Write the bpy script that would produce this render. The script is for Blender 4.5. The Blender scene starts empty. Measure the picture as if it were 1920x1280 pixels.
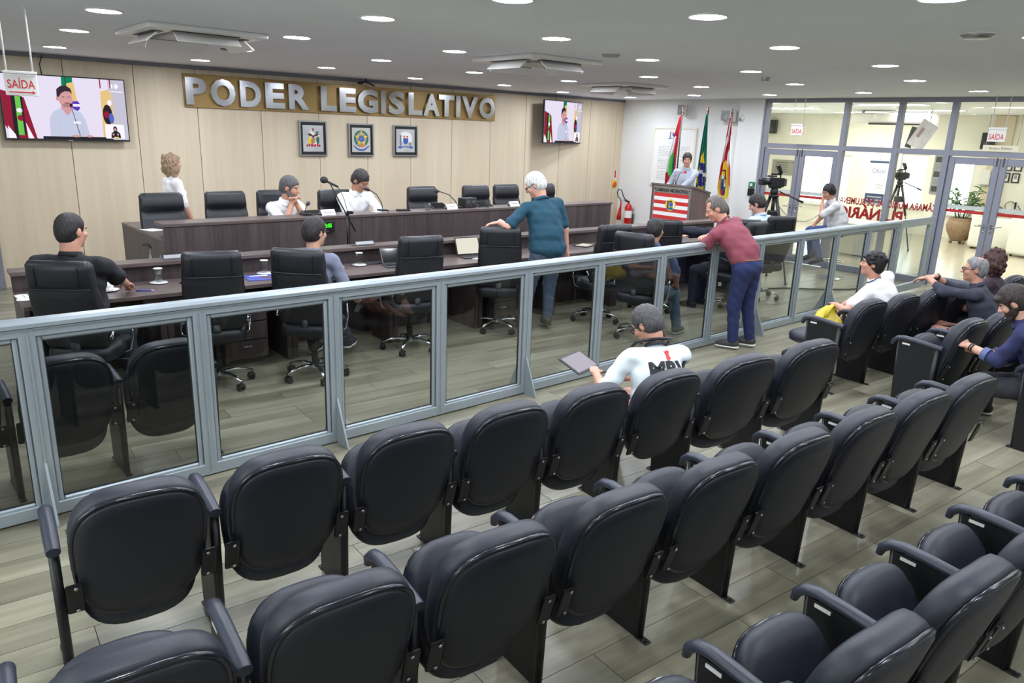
import bpy, bmesh, math, random
import numpy as np
from mathutils import Vector, Matrix, Euler
random.seed(7)
R = math.radians
PI = math.pi
scene = bpy.context.scene
C = scene.collection

# ------------------------------------------------------------------ camera
cam_data = bpy.data.cameras.new('camera')
cam = bpy.data.objects.new('camera', cam_data)
C.objects.link(cam)
YAW, PITCH, ROLL = -0.7174, 0.275, 0.0356
FPX = 1399.63
def cam_axes():
    cy, sy, cp, sp, cr, sr = math.cos(YAW), math.sin(YAW), math.cos(PITCH), math.sin(PITCH), math.cos(ROLL), math.sin(ROLL)
    f = Vector((-sy*cp, cy*cp, -sp)); r = Vector((cy, sy, 0)); u = r.cross(f)
    return cr*r+sr*u, -sr*r+cr*u, f
_r, _u, _f = cam_axes()
cam.matrix_world = Matrix(((_r.x, _u.x, -_f.x, 0), (_r.y, _u.y, -_f.y, 0), (_r.z, _u.z, -_f.z, 2.1), (0, 0, 0, 1)))
cam_data.sensor_width = 36.0
cam_data.lens = FPX/1920*36
cam_data.clip_start = 0.05
scene.camera = cam

# ------------------------------------------------------------------ world and exposure
world = bpy.data.worlds.new('sky'); scene.world = world
world.use_nodes = True
bg = world.node_tree.nodes['Background']
bg.inputs[0].default_value = (0.93, 0.97, 1.0, 1)
bg.inputs[1].default_value = 5.0
scene.view_settings.view_transform = 'Standard'
scene.view_settings.look = 'None'
scene.view_settings.gamma = 1.0
scene.view_settings.use_curve_mapping = False
scene.view_settings.exposure = 0.34
LAMP = 150.0           # radiance of a ceiling downlight
LOBBY_LAMP = 36.0
try:
    scene.cycles.use_denoising = True
    scene.cycles.max_bounces = 10
    scene.cycles.transparent_max_bounces = 24
    scene.cycles.sample_clamp_indirect = 6.0
    scene.cycles.caustics_reflective = False
    scene.cycles.caustics_refractive = False
except Exception:
    pass

XR, DW, ZC, DF, DD = 12.515, 11.007, 2.80, 4.365, 7.419

# ------------------------------------------------------------------ materials
def s2l(c):
    return tuple(((v/255.0)/12.92 if v/255.0 <= 0.04045 else ((v/255.0+0.055)/1.055)**2.4) for v in c)
def mat(name, col, rough=0.5, metal=0.0, spec=0.5, emit=None, estr=1.0, noise=0.0, nscale=8.0, bump=0.0, bscale=200.0, coat=0.0, stretch=None, srgb=True):
    m = bpy.data.materials.new(name); m.use_nodes = True
    nt = m.node_tree; b = nt.nodes['Principled BSDF']
    c = s2l(col) if srgb else col
    b.inputs['Base Color'].default_value = (*c, 1)
    b.inputs['Roughness'].default_value = rough
    b.inputs['Metallic'].default_value = metal
    b.inputs['Specular IOR Level'].default_value = spec
    b.inputs['Coat Weight'].default_value = coat
    if emit is not None:
        b.inputs['Emission Color'].default_value = (*s2l(emit), 1)
        b.inputs['Emission Strength'].default_value = estr
    if noise > 0 or bump > 0:
        tc = nt.nodes.new('ShaderNodeTexCoord')
        mp = nt.nodes.new('ShaderNodeMapping')
        nt.links.new(tc.outputs['Object'], mp.inputs[0])
        if stretch: mp.inputs['Scale'].default_value = stretch
    if noise > 0:
        n = nt.nodes.new('ShaderNodeTexNoise'); n.inputs['Scale'].default_value = nscale; n.inputs['Detail'].default_value = 4
        nt.links.new(mp.outputs[0], n.inputs['Vector'])
        r = nt.nodes.new('ShaderNodeValToRGB')
        r.color_ramp.elements[0].position = 0.3; r.color_ramp.elements[1].position = 0.7
        r.color_ramp.elements[0].color = (*[v*(1-noise) for v in c], 1)
        r.color_ramp.elements[1].color = (*[min(1, v*(1+noise)) for v in c], 1)
        nt.links.new(n.outputs['Fac'], r.inputs[0]); nt.links.new(r.outputs[0], b.inputs['Base Color'])
    if bump > 0:
        n2 = nt.nodes.new('ShaderNodeTexNoise'); n2.inputs['Scale'].default_value = bscale; n2.inputs['Detail'].default_value = 3
        nt.links.new(mp.outputs[0], n2.inputs['Vector'])
        bp = nt.nodes.new('ShaderNodeBump'); bp.inputs['Strength'].default_value = bump; bp.inputs['Distance'].default_value = 0.002
        nt.links.new(n2.outputs['Fac'], bp.inputs['Height']); nt.links.new(bp.outputs[0], b.inputs['Normal'])
    return m

def wood(name, c_dark, c_light, axis='Z', scale=1.0, rough=0.4, fine=40.0, contrast=(0.3, 0.7), rand=0.0, bump=0.0, world_space=False):
    """long grained board: noise squeezed along the grain axis, optional tone shift per object"""
    m = bpy.data.materials.new(name); m.use_nodes = True
    nt = m.node_tree; b = nt.nodes['Principled BSDF']; b.inputs['Roughness'].default_value = rough
    tc = nt.nodes.new('ShaderNodeTexCoord'); mp = nt.nodes.new('ShaderNodeMapping')
    nt.links.new(tc.outputs['Object'], mp.inputs[0])
    sc = {'X': (0.06, 1, 1), 'Y': (1, 0.06, 1), 'Z': (1, 1, 0.04)}[axis]
    mp.inputs['Scale'].default_value = tuple(v*scale for v in sc)
    if rand > 0:
        oi = nt.nodes.new('ShaderNodeObjectInfo')
        mul = nt.nodes.new('ShaderNodeMath'); mul.operation = 'MULTIPLY'; mul.inputs[1].default_value = 37.0
        nt.links.new(oi.outputs['Random'], mul.inputs[0])
        nt.links.new(mul.outputs[0], mp.inputs['Location'])
    n1 = nt.nodes.new('ShaderNodeTexNoise'); n1.inputs['Scale'].default_value = fine; n1.inputs['Detail'].default_value = 5; n1.inputs['Roughness'].default_value = 0.65
    n2 = nt.nodes.new('ShaderNodeTexNoise'); n2.inputs['Scale'].default_value = fine*0.18; n2.inputs['Detail'].default_value = 3; n2.inputs['Distortion'].default_value = 0.6
    for n in (n1, n2): nt.links.new(mp.outputs[0], n.inputs['Vector'])
    mx = nt.nodes.new('ShaderNodeMath'); mx.operation = 'ADD'
    nt.links.new(n1.outputs['Fac'], mx.inputs[0]); nt.links.new(n2.outputs['Fac'], mx.inputs[1])
    hf = nt.nodes.new('ShaderNodeMath'); hf.operation = 'MULTIPLY'; hf.inputs[1].default_value = 0.5
    nt.links.new(mx.outputs[0], hf.inputs[0])
    rp = nt.nodes.new('ShaderNodeValToRGB')
    rp.color_ramp.elements[0].position = contrast[0]; rp.color_ramp.elements[1].position = contrast[1]
    rp.color_ramp.elements[0].color = (*s2l(c_dark), 1); rp.color_ramp.elements[1].color = (*s2l(c_light), 1)
    nt.links.new(hf.outputs[0], rp.inputs[0])
    out = rp.outputs[0]
    if rand > 0:
        hs = nt.nodes.new('ShaderNodeHueSaturation')
        mr = nt.nodes.new('ShaderNodeMapRange'); mr.inputs[3].default_value = 1-rand; mr.inputs[4].default_value = 1+rand
        nt.links.new(oi.outputs['Random'], mr.inputs[0]); nt.links.new(mr.outputs[0], hs.inputs['Value'])
        nt.links.new(out, hs.inputs['Color']); out = hs.outputs[0]
    nt.links.new(out, b.inputs['Base Color'])
    if bump > 0:
        bp = nt.nodes.new('ShaderNodeBump'); bp.inputs['Strength'].default_value = bump; bp.inputs['Distance'].default_value = 0.001
        nt.links.new(hf.outputs[0], bp.inputs['Height']); nt.links.new(bp.outputs[0], b.inputs['Normal'])
    return m

def glass_mat(name, tint=(0.93, 0.97, 0.95), refl=1.0, ior=1.5):
    m = bpy.data.materials.new(name); m.use_nodes = True
    nt = m.node_tree; nt.nodes.clear()
    out = nt.nodes.new('ShaderNodeOutputMaterial'); mix = nt.nodes.new('ShaderNodeMixShader')
    tr = nt.nodes.new('ShaderNodeBsdfTransparent'); gl = nt.nodes.new('ShaderNodeBsdfGlossy')
    fr = nt.nodes.new('ShaderNodeFresnel'); fr.inputs[0].default_value = ior
    mu = nt.nodes.new('ShaderNodeMath'); mu.operation = 'MULTIPLY'; mu.inputs[1].default_value = refl; mu.use_clamp = True
    tr.inputs[0].default_value = (*tint, 1); gl.inputs['Roughness'].default_value = 0.0
    ge = nt.nodes.new('ShaderNodeNewGeometry')           # only the outer face of the sheet reflects
    inv = nt.nodes.new('ShaderNodeMath'); inv.operation = 'SUBTRACT'; inv.inputs[0].default_value = 1.0
    m2 = nt.nodes.new('ShaderNodeMath'); m2.operation = 'MULTIPLY'
    nt.links.new(ge.outputs['Backfacing'], inv.inputs[1])
    nt.links.new(fr.outputs[0], mu.inputs[0]); nt.links.new(mu.outputs[0], m2.inputs[0]); nt.links.new(inv.outputs[0], m2.inputs[1])
    nt.links.new(m2.outputs[0], mix.inputs[0])
    nt.links.new(tr.outputs[0], mix.inputs[1]); nt.links.new(gl.outputs[0], mix.inputs[2]); nt.links.new(mix.outputs[0], out.inputs[0])
    return m

def emis(name, col, strength):
    m = bpy.data.materials.new(name); m.use_nodes = True
    nt = m.node_tree; nt.nodes.clear()
    out = nt.nodes.new('ShaderNodeOutputMaterial'); e = nt.nodes.new('ShaderNodeEmission')
    e.inputs[0].default_value = (*s2l(col), 1); e.inputs[1].default_value = strength
    nt.links.new(e.outputs[0], out.inputs[0])
    return m

M = {}
M['ceiling'] = mat('ceiling_paint', (232, 237, 243), 0.9, noise=0.02, nscale=1.5)
M['white_wall'] = mat('white_wall_paint', (230, 231, 229), 0.8, noise=0.015, nscale=2)
M['cream_wall'] = mat('cream_wall_paint', (236, 233, 220), 0.8, noise=0.02, nscale=2)
M['grey_paint'] = mat('grey_paint', (128, 128, 140), 0.5)
M['maple'] = wood('maple_panel', (205, 189, 160), (224, 210, 185), 'Z', 1.0, 0.42, 14, (0.3, 0.72), rand=0.02)
M['dark_wood'] = wood('dark_striped_laminate', (50, 41, 42), (92, 79, 78), 'Z', 1.0, 0.4, 55, (0.32, 0.68))
M['dark_wood_x'] = wood('dark_laminate_top', (76, 65, 63), (112, 98, 94), 'X', 1.0, 0.35, 30, (0.3, 0.7))
M['plank'] = wood('floor_plank', (96, 92, 75), (172, 167, 145), 'X', 1.0, 0.3, 9, (0.33, 0.66), rand=0.06, bump=0.05)
M['joint'] = mat('floor_joint', (70, 64, 54), 0.8)
M['alu'] = mat('grey_aluminium', (158, 168, 174), 0.38, 0.35, noise=0.02)
M['alu_dark'] = mat('grey_aluminium_frame', (142, 145, 158), 0.42, 0.3)
M['rubber'] = mat('dark_gasket', (44, 46, 48), 0.7)
M['chrome'] = mat('chrome', (215, 218, 222), 0.12, 1.0)
M['brushed'] = mat('polished_letter_metal', (196, 198, 202), 0.16, 1.0, noise=0.08, nscale=3)
M['steel'] = mat('brushed_steel', (168, 168, 170), 0.35, 0.9)
M['gold'] = mat('gold_plate', (158, 128, 76), 0.38, 0.35, noise=0.05, nscale=2)
M['black_leather'] = mat('black_leather', (27, 28, 34), 0.42, bump=0.25, bscale=260)
M['seat_vinyl'] = mat('black_seat_vinyl', (36, 39, 49), 0.48, bump=0.2, bscale=500)
M['seat_shell'] = mat('black_seat_shell', (24, 26, 36), 0.5, bump=0.15, bscale=400)
M['seat_rim'] = mat('glossy_black_edge', (26, 28, 36), 0.2)
M['black_steel'] = mat('black_steel', (16, 17, 21), 0.45)
M['arm_pad'] = mat('charcoal_arm_pad', (46, 50, 62), 0.42)
M['black_plastic'] = mat('black_plastic', (22, 22, 25), 0.4)
M['dark_grey'] = mat('dark_grey_plastic', (60, 62, 66), 0.5)
M['grey_plastic'] = mat('grey_plastic', (150, 152, 156), 0.5)
M['white_plastic'] = mat('white_plastic', (226, 224, 220), 0.4)
M['white_gloss'] = mat('white_china', (236, 236, 234), 0.15)
M['paper'] = mat('white_paper', (238, 238, 236), 0.8)
M['cream_paper'] = mat('cream_paper', (234, 230, 214), 0.8)
M['ink'] = mat('black_ink', (30, 30, 34), 0.7)
M['grey_ink'] = mat('grey_ink', (140, 142, 144), 0.8)
M['blue'] = mat('blue_card', (62, 74, 160), 0.5)
M['navy'] = mat('navy_print', (42, 62, 104), 0.6)
M['blue_ink'] = mat('blue_print', (60, 90, 170), 0.6)
M['red'] = mat('red_gloss', (196, 26, 24), 0.3)
M['red_print'] = mat('red_print', (204, 44, 44), 0.6)
M['red_text'] = mat('dark_red_lettering', (176, 30, 40), 0.5)
M['flag_red'] = mat('red_flag_cloth', (186, 28, 42), 0.7)
M['flag_white'] = mat('white_flag_cloth', (236, 234, 232), 0.7)
M['flag_green'] = mat('green_flag_cloth', (20, 112, 84), 0.7)
M['light_green'] = mat('light_green_cloth', (96, 196, 92), 0.7)
M['flag_yellow'] = mat('yellow_flag_cloth', (236, 206, 46), 0.7)
M['flag_blue'] = mat('blue_flag_cloth', (50, 48, 130), 0.7)
M['orange'] = mat('orange_print', (232, 120, 40), 0.6)
M['brown'] = mat('brown_print', (96, 66, 50), 0.7)
M['terracotta'] = mat('terracotta', (150, 122, 96), 0.6, noise=0.15, nscale=14)
M['leaf'] = mat('green_leaf', (92, 124, 82), 0.45, noise=0.25, nscale=6)
M['soil'] = mat('soil', (60, 46, 36), 0.9)
M['white_leather'] = mat('white_leatherette', (232, 230, 222), 0.45)
M['yellow_bag'] = mat('mustard_leather', (202, 178, 44), 0.5, noise=0.12, nscale=12, bump=0.4, bscale=60)
M['glass'] = glass_mat('clear_glass', (0.95, 0.975, 0.965), 1.0, 1.55)
M['fence_glass'] = glass_mat('tinted_fence_glass', (0.80, 0.82, 0.81), 1.15, 1.6)
M['thin_glass'] = glass_mat('tumbler_glass', (0.93, 0.95, 0.95), 1.3, 1.5)
M['lamp'] = emis('downlight_glow', (238, 244, 255), LAMP)
M['lobby_lamp'] = emis('lobby_panel_glow', (255, 252, 240), LOBBY_LAMP)
M['red_led'] = emis('red_glow', (255, 40, 40), 3.0)
M['green_led'] = emis('green_digits', (60, 255, 40), 1.6)

# ------------------------------------------------------------------ mesh helpers
def add_box(bm, c, s, rot=None, bevel=0.0, seg=2, mi=0):
    r = bmesh.ops.create_cube(bm, size=1.0)
    vs = r['verts']
    mtx = Matrix.Diagonal((s[0], s[1], s[2], 1))
    if bevel > 0:
        bmesh.ops.transform(bm, matrix=mtx, verts=vs)
        es = list({e for v in vs for e in v.link_edges})
        rb = bmesh.ops.bevel(bm, geom=es, offset=bevel, segments=seg, profile=0.5, affect='EDGES')
        vs = list({v for f in rb['faces'] for v in f.verts} | {v for v in vs if v.is_valid})
        # collect the whole island
        seen = set(vs); stack = list(vs)
        while stack:
            v = stack.pop()
            for e in v.link_edges:
                o = e.other_vert(v)
                if o not in seen: seen.add(o); stack.append(o)
        vs = list(seen)
        mtx = Matrix.Identity(4)
    t = Matrix.Translation(c)
    if rot is not None:
        t = t @ (rot if isinstance(rot, Matrix) else Euler(rot).to_matrix().to_4x4())
    bmesh.ops.transform(bm, matrix=t @ mtx, verts=vs)
    if mi:
        for f in {f for v in vs for f in v.link_faces}: f.material_index = mi
    return vs
def frame_along(d):
    d = Vector(d).normalized()
    a = Vector((0, 0, 1)) if abs(d.z) < 0.9 else Vector((1, 0, 0))
    x = d.cross(a).normalized(); y = d.cross(x).normalized()
    return x, y
def add_tube(bm, pts, r, n=10, caps=True, mi=0, closed=False, flat=None):
    """tube through points; r is a number or a list; flat=(a,b) squashes the section"""
    pts = [Vector(p) for p in pts]
    rs = r if isinstance(r, (list, tuple)) else [r]*len(pts)
    rings = []
    px = None
    for i, p in enumerate(pts):
        if closed: d = pts[(i+1) % len(pts)]-pts[i-1]
        elif i == 0: d = pts[1]-pts[0]
        elif i == len(pts)-1: d = pts[-1]-pts[-2]
        else: d = pts[i+1]-pts[i-1]
        d.normalize()
        if px is None: x, y = frame_along(d)
        else:
            x = (px-d*px.dot(d))
            if x.length < 1e-6: x, _ = frame_along(d)
            x.normalize(); y = d.cross(x)
        px = x
        fa, fb = flat if flat else (1, 1)
        rings.append([bm.verts.new(p+x*(rs[i]*fa*math.cos(2*PI*k/n))+y*(rs[i]*fb*math.sin(2*PI*k/n))) for k in range(n)])
    m = len(rings)
    for i in range(m if closed else m-1):
        a, b = rings[i], rings[(i+1) % m]
        for k in range(n):
            f = bm.faces.new((a[k], a[(k+1) % n], b[(k+1) % n], b[k])); f.material_index = mi; f.smooth = True
    if caps and not closed:
        for rg in (list(reversed(rings[0])), rings[-1]):
            f = bm.faces.new(rg); f.material_index = mi
def add_loft(bm, rings, caps=True, mi=0, smooth=True, closed_ring=True):
    vr = [[bm.verts.new(p) for p in rg] for rg in rings]
    n = len(vr[0])
    for a, b in zip(vr[:-1], vr[1:]):
        for k in range(n if closed_ring else n-1):
            f = bm.faces.new((a[k], a[(k+1) % n], b[(k+1) % n], b[k])); f.material_index = mi; f.smooth = smooth
    if caps:
        f = bm.faces.new(list(reversed(vr[0]))); f.material_index = mi; f.smooth = smooth
        f = bm.faces.new(vr[-1]); f.material_index = mi; f.smooth = smooth
def add_lathe(bm, prof, c=(0, 0, 0), n=20, mi=0, axis='Z', caps=True):
    rings = []
    for r, z in prof:
        rg = []
        for k in range(n):
            a = 2*PI*k/n
            p = (r*math.cos(a), r*math.sin(a), z)
            if axis == 'Y': p = (p[0], -p[2], p[1])
            if axis == 'X': p = (p[2], p[0], p[1])
            rg.append(Vector(c)+Vector(p))
        rings.append(rg)
    add_loft(bm, rings, caps, mi)
def add_prism(bm, poly, y0, y1, plane='XZ', c=(0, 0, 0), mi=0):
    """poly: 2-D outline; extruded from y0 to y1 along the missing axis"""
    def P(p, t):
        if plane == 'XZ': return Vector(c)+Vector((p[0], t, p[1]))
        if plane == 'YZ': return Vector(c)+Vector((t, p[0], p[1]))
        return Vector(c)+Vector((p[0], p[1], t))
    a = [bm.verts.new(P(p, y0)) for p in poly]; b = [bm.verts.new(P(p, y1)) for p in poly]
    n = len(poly)
    fs = [bm.faces.new(list(reversed(a))), bm.faces.new(b)]
    for k in range(n): fs.append(bm.faces.new((a[k], a[(k+1) % n], b[(k+1) % n], b[k])))
    for f in fs: f.material_index = mi
    return fs
def add_sphere(bm, c, r, sc=(1, 1, 1), seg=12, mi=0, rot=None):
    g = bmesh.ops.create_uvsphere(bm, u_segments=seg, v_segments=max(6, seg*2//3), radius=r)
    t = Matrix.Translation(c)
    if rot is not None: t = t @ rot
    bmesh.ops.transform(bm, matrix=t @ Matrix.Diagonal((*sc, 1)), verts=g['verts'])
    for f in {f for v in g['verts'] for f in v.link_faces}: f.smooth = True; f.material_index = mi
def new_bm(): return bmesh.new()
def obj(name, bm, mats, parent=None, smooth=None, fixn=True):
    if fixn: bmesh.ops.recalc_face_normals(bm, faces=bm.faces)
    me = bpy.data.meshes.new(name); bm.to_mesh(me); bm.free()
    for m in (mats if isinstance(mats, (list, tuple)) else [mats]): me.materials.append(m)
    if smooth is True:
        me.polygons.foreach_set('use_smooth', [True]*len(me.polygons))
    elif isinstance(smooth, (int, float)) and smooth is not False:
        me.polygons.foreach_set('use_smooth', [True]*len(me.polygons))
        me.set_sharp_from_angle(angle=R(smooth))
    o = bpy.data.objects.new(name, me); C.objects.link(o)
    if parent is not None: o.parent = parent
    return o
def tag(o, label=None, cat=None, group=None, kind=None):
    if label: o['label'] = label
    if cat: o['category'] = cat
    if group: o['group'] = group
    if kind: o['kind'] = kind
    return o
def thing(name, label, cat, loc=(0, 0, 0), rz=0, group=None):
    o = bpy.data.objects.new(name, None); C.objects.link(o)
    o.location = loc; o.rotation_euler = (0, 0, rz); o.empty_display_size = 0.1
    return tag(o, label, cat, group)
def kids(o): return [c for c in C.objects if c.parent == o]
def dup(root, loc, rz, label=None, group=None, scale=None, _tree={}):
    if root.name not in _tree:
        _tree[root.name] = [(c, kids(c)) for c in kids(root)]
    r = root.copy(); C.objects.link(r); r.location = loc; r.rotation_euler = (0, 0, rz)
    if scale: r.scale = scale
    if label: r['label'] = label
    if group: r['group'] = group
    for c, gs in _tree[root.name]:
        d = c.copy(); C.objects.link(d); d.parent = r
        for g in gs:
            e = g.copy(); C.objects.link(e); e.parent = d
    return r
def struct(name, bm, m, parent=None, smooth=None):
    o = obj(name, bm, m, parent, smooth)
    if parent is None: o['kind'] = 'structure'
    return o
def box_obj(name, c, s, m, parent=None, bevel=0.0, rot=None):
    bm = new_bm(); add_box(bm, c, s, rot, bevel)
    return obj(name, bm, m, parent)
_fonts = {}
def text_mesh(body, size, depth=0.001, bold=0.0, align='CENTER', sx=1.0):
    """flat lettering lying in XZ facing -Y, as a mesh"""
    cu = bpy.data.curves.new('lettering', 'FONT')
    cu.body = body; cu.size = size; cu.extrude = depth/2; cu.offset = bold
    cu.align_x = align; cu.align_y = 'CENTER'; cu.resolution_u = 3
    o = bpy.data.objects.new('lettering', cu); C.objects.link(o)
    dg = bpy.context.evaluated_depsgraph_get()
    me = bpy.data.meshes.new_from_object(o.evaluated_get(dg))
    bpy.data.objects.remove(o); bpy.data.curves.remove(cu)
    me.transform(Matrix.Rotation(PI/2, 4, 'X') @ Matrix.Diagonal((sx, 1, 1, 1)))
    return me
def text_obj(name, body, size, m, parent=None, loc=(0, 0, 0), rz=0.0, depth=0.002, bold=0.0, sx=1.0, mirror=False, align='CENTER', rot=None):
    me = text_mesh(body, size, depth, bold, align, sx)
    if mirror: me.transform(Matrix.Diagonal((-1, 1, 1, 1))); me.flip_normals()
    t = Matrix.Translation(loc) @ (rot if rot is not None else Matrix.Rotation(rz, 4, 'Z'))
    me.transform(t)
    me.materials.clear(); me.materials.append(m)
    o = bpy.data.objects.new(name, me); C.objects.link(o)
    if parent is not None: o.parent = parent
    return o
# ================================================================== SETTING
# ---- floor: slab + boards
bm = new_bm(); add_box(bm, ((XR-3.2)/2, 3.75, -0.06), (XR+3.2, 14.7, 0.115))
floor = struct('floor', bm, M['joint'])
FA = -0.075
fc, fs_ = math.cos(FA), math.sin(FA)
def clip_poly(poly, x0, x1, y0, y1):
    for ax, lim, sg in ((0, x0, 1), (0, x1, -1), (1, y0, 1), (1, y1, -1)):
        out = []
        for i in range(len(poly)):
            a, b = poly[i-1], poly[i]
            da, db = sg*(a[ax]-lim), sg*(b[ax]-lim)
            if da >= 0 and db >= 0: out.append(b)
            elif (da >= 0) != (db >= 0):
                t = da/(da-db); p = (a[0]+t*(b[0]-a[0]), a[1]+t*(b[1]-a[1])); out.append(p)
                if db >= 0: out.append(b)
        poly = out
        if len(poly) < 3: return []
    return poly
def view_px(x, y, z):
    d = Vector((x, y, z-2.1)); w = d.dot(_f)
    if w < 0.2: return None
    return 960+FPX*d.dot(_r)/w, 640-FPX*d.dot(_u)/w, w
PWD, PLN, GAP = 0.19, 1.19, 0.0035
cells = []
rr = random.Random(3)
for j in range(-30, 75):
    off = rr.choice([0.0, 0.4, 0.8, 0.2, 0.6])*PLN
    for i in range(-5, 16):
        u0, v0 = i*PLN+off, j*PWD
        pl = [(u0+GAP/2, v0+GAP/2), (u0+PLN-GAP/2, v0+GAP/2), (u0+PLN-GAP/2, v0+PWD-GAP/2), (u0+GAP/2, v0+PWD-GAP/2)]
        pl = [(fc*u-fs_*v, fs_*u+fc*v) for u, v in pl]
        cx, cy = sum(p[0] for p in pl)/4, sum(p[1] for p in pl)/4
        pl = clip_poly(pl, -2.3, XR, -3.5, DW)
        if not pl: continue
        q = view_px(cx, cy, 0)
        vis = q and -150 < q[0] < 2070 and 200 < q[1] < 1480
        cells.append((0 if vis else 1, q[2] if q else 99, pl, (cx, cy)))
cells.sort(key=lambda c: (c[0], c[1]))
stuff_bm = new_bm()
def board(bm, pl, o=(0, 0), ang=0.0):
    ca, sa = math.cos(-ang), math.sin(-ang)
    loc = [((p[0]-o[0])*ca-(p[1]-o[1])*sa, (p[0]-o[0])*sa+(p[1]-o[1])*ca) for p in pl]
    add_prism(bm, loc, -0.006, 0.0, 'XY')
shared = None
for k, (nv, w, pl, c) in enumerate(cells):
    if k < 300 and nv == 0:
        full = len(pl) == 4 and abs((Vector(pl[1])-Vector(pl[0])).length-(PLN-GAP)) < 1e-4 and abs((Vector(pl[2])-Vector(pl[1])).length-(PWD-GAP)) < 1e-4
        if full and shared is not None:
            o = bpy.data.objects.new('plank', shared); C.objects.link(o); o.parent = floor
        else:
            bm = new_bm(); board(bm, pl, c, FA); o = obj('plank', bm, M['plank'], floor)
            if full: shared = o.data
        o.location = (c[0], c[1], 0); o.rotation_euler = (0, 0, FA)
    else:
        board(stuff_bm, pl)
o = obj('plank_field', stuff_bm, M['plank'], floor); o['kind'] = 'stuff'

# ---- ceilings, plain walls
bm = new_bm(); add_box(bm, ((XR-3.2)/2, 3.75, ZC+0.05), (XR+3.2, 14.7, 0.1)); struct('ceiling', bm, M['ceiling'])
WY0, WY1, WZ0, WZ1 = 0.6, 3.9, 0.95, 2.35          # window in the left wall, just outside the frame; its daylight falls on the near left seats
bm = new_bm()
add_box(bm, (-2.35, (-3.5+WY0)/2, 1.4), (0.12, WY0+3.5, 2.8)); add_box(bm, (-2.35, (WY1+DW+0.1)/2, 1.4), (0.12, DW+0.1-WY1, 2.8))
add_box(bm, (-2.35, (WY0+WY1)/2, WZ0/2), (0.12, WY1-WY0, WZ0)); add_box(bm, (-2.35, (WY0+WY1)/2, (WZ1+2.8)/2), (0.12, WY1-WY0, 2.8-WZ1))
struct('wall_left', bm, M['white_wall'])
bm = new_bm()
for y in (WY0+0.03, (WY0+WY1)/2, WY1-0.03): add_box(bm, (-2.35, y, (WZ0+WZ1)/2), (0.06, 0.06, WZ1-WZ0))
for z in (WZ0+0.03, WZ1-0.03): add_box(bm, (-2.35, (WY0+WY1)/2, z), (0.06, WY1-WY0-0.12, 0.06))
wl = struct('window_9', bm, M['white_plastic'])
for a, b in ((WY0+0.06, (WY0+WY1)/2-0.03), ((WY0+WY1)/2+0.03, WY1-0.06)):
    bm = new_bm(); add_box(bm, (-2.35, (a+b)/2, (WZ0+WZ1)/2), (0.006, b-a, WZ1-WZ0-0.12)); obj('pane', bm, M['glass'], wl)
bm = new_bm(); add_box(bm, ((XR-3.0)/2, -3.55, 1.4), (XR+3.0, 0.1, 2.8)); struct('wall_rear', bm, M['white_wall'])
# ---- maple wall behind the dais: carcass + panels + dark strip under the ceiling
bm = new_bm(); add_box(bm, ((XR-3.0)/2, DW+0.09, 1.4), (XR+3.0, 0.14, 2.8))
wall_back = struct('wall_back', bm, M['joint'])
seams = [1.20, 2.113, 2.917, 3.703, 4.60, 5.508, 6.35, 7.176, 8.029, 8.898, 9.751, 10.658, 11.50, 12.30, XR]
for a, b in zip(seams[:-1], seams[1:]):
    bm = new_bm(); add_box(bm, ((b-a)/2, 0, 1.376), (b-a-0.007, 0.03, 2.752), bevel=0.002, seg=1)
    o = obj('panel', bm, M['maple'], wall_back); o.location = (a, DW+0.012, 0)
bm = new_bm(); add_box(bm, ((1.2+XR)/2, DW+0.005, 2.776), (XR-1.2, 0.05, 0.046)); struct('trim_1', bm, M['grey_paint'])
bm = new_bm(); add_box(bm, (1.14, DW-0.02, 1.4), (0.12, 0.1, 2.8), bevel=0.004); struct('trim_2', bm, M['grey_paint'])
bm = new_bm(); add_box(bm, (-0.95, DW+0.01, 1.4), (4.06, 0.04, 2.8)); struct('wall_side', bm, M['white_wall'])
# ---- platform under the dais
bm = new_bm(); add_box(bm, (6.9, (7.47+DW)/2, 0.1), (9.9, DW-7.47-0.02, 0.2), bevel=0.006); struct('trim_3', bm, M['dark_wood_x'])
# ---- right wall: white part, pilaster
bm = new_bm(); add_box(bm, (XR+0.08, (8.15+DW+0.1)/2, 1.4), (0.16, DW+0.1-8.15, 2.8)); struct('wall_right', bm, M['white_wall'])
bm = new_bm(); add_box(bm, (XR+0.03, 7.9, 1.4), (0.26, 0.5, 2.8), bevel=0.01); struct('trim_4', bm, M['white_wall'])
bm = new_bm(); add_box(bm, (XR-0.006, (8.15+DW)/2, 0.26), (0.015, DW-8.15, 0.12)); struct('baseboard_right', bm, M['white_plastic'])
bm = new_bm(); add_box(bm, (XR+0.05, -1.9, 1.4), (0.2, 3.2, 2.8)); struct('wall_right_rear', bm, M['white_wall'])

# ---- glass partition on the right
def bar(bm, y0, y1, z0, z1, t=0.09, x=XR, bev=0.004):
    add_box(bm, (x, (y0+y1)/2, (z0+z1)/2), (t, y1-y0, z1-z0), bevel=bev, seg=1)
GM = [7.62, 6.17, 5.30, 4.53, 3.06, 2.2, 1.3, 0.45, -0.3]      # mullions of the partition
bm = new_bm()
bar(bm, -0.34, 7.66, 2.73, 2.80, 0.1)
bar(bm, -0.34, 7.66, 1.965, 2.045, 0.1)
for i, y in enumerate(GM): bar(bm, y-0.04, y+0.04, 0, 2.80, 0.104)
for a, b in ((1, 2), (2, 3), (4, 5), (5, 6), (6, 7), (7, 8)): bar(bm, GM[b]+0.04, GM[a]-0.04, 0.0, 0.10, 0.08)
win = struct('window_1', bm, M['alu_dark'])
for a, b in zip(GM[:-1], GM[1:]):
    bm = new_bm(); add_box(bm, (XR, (a+b)/2, 2.387), (0.008, a-b-0.08, 0.69)); obj('pane', bm, M['glass'], win)
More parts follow.
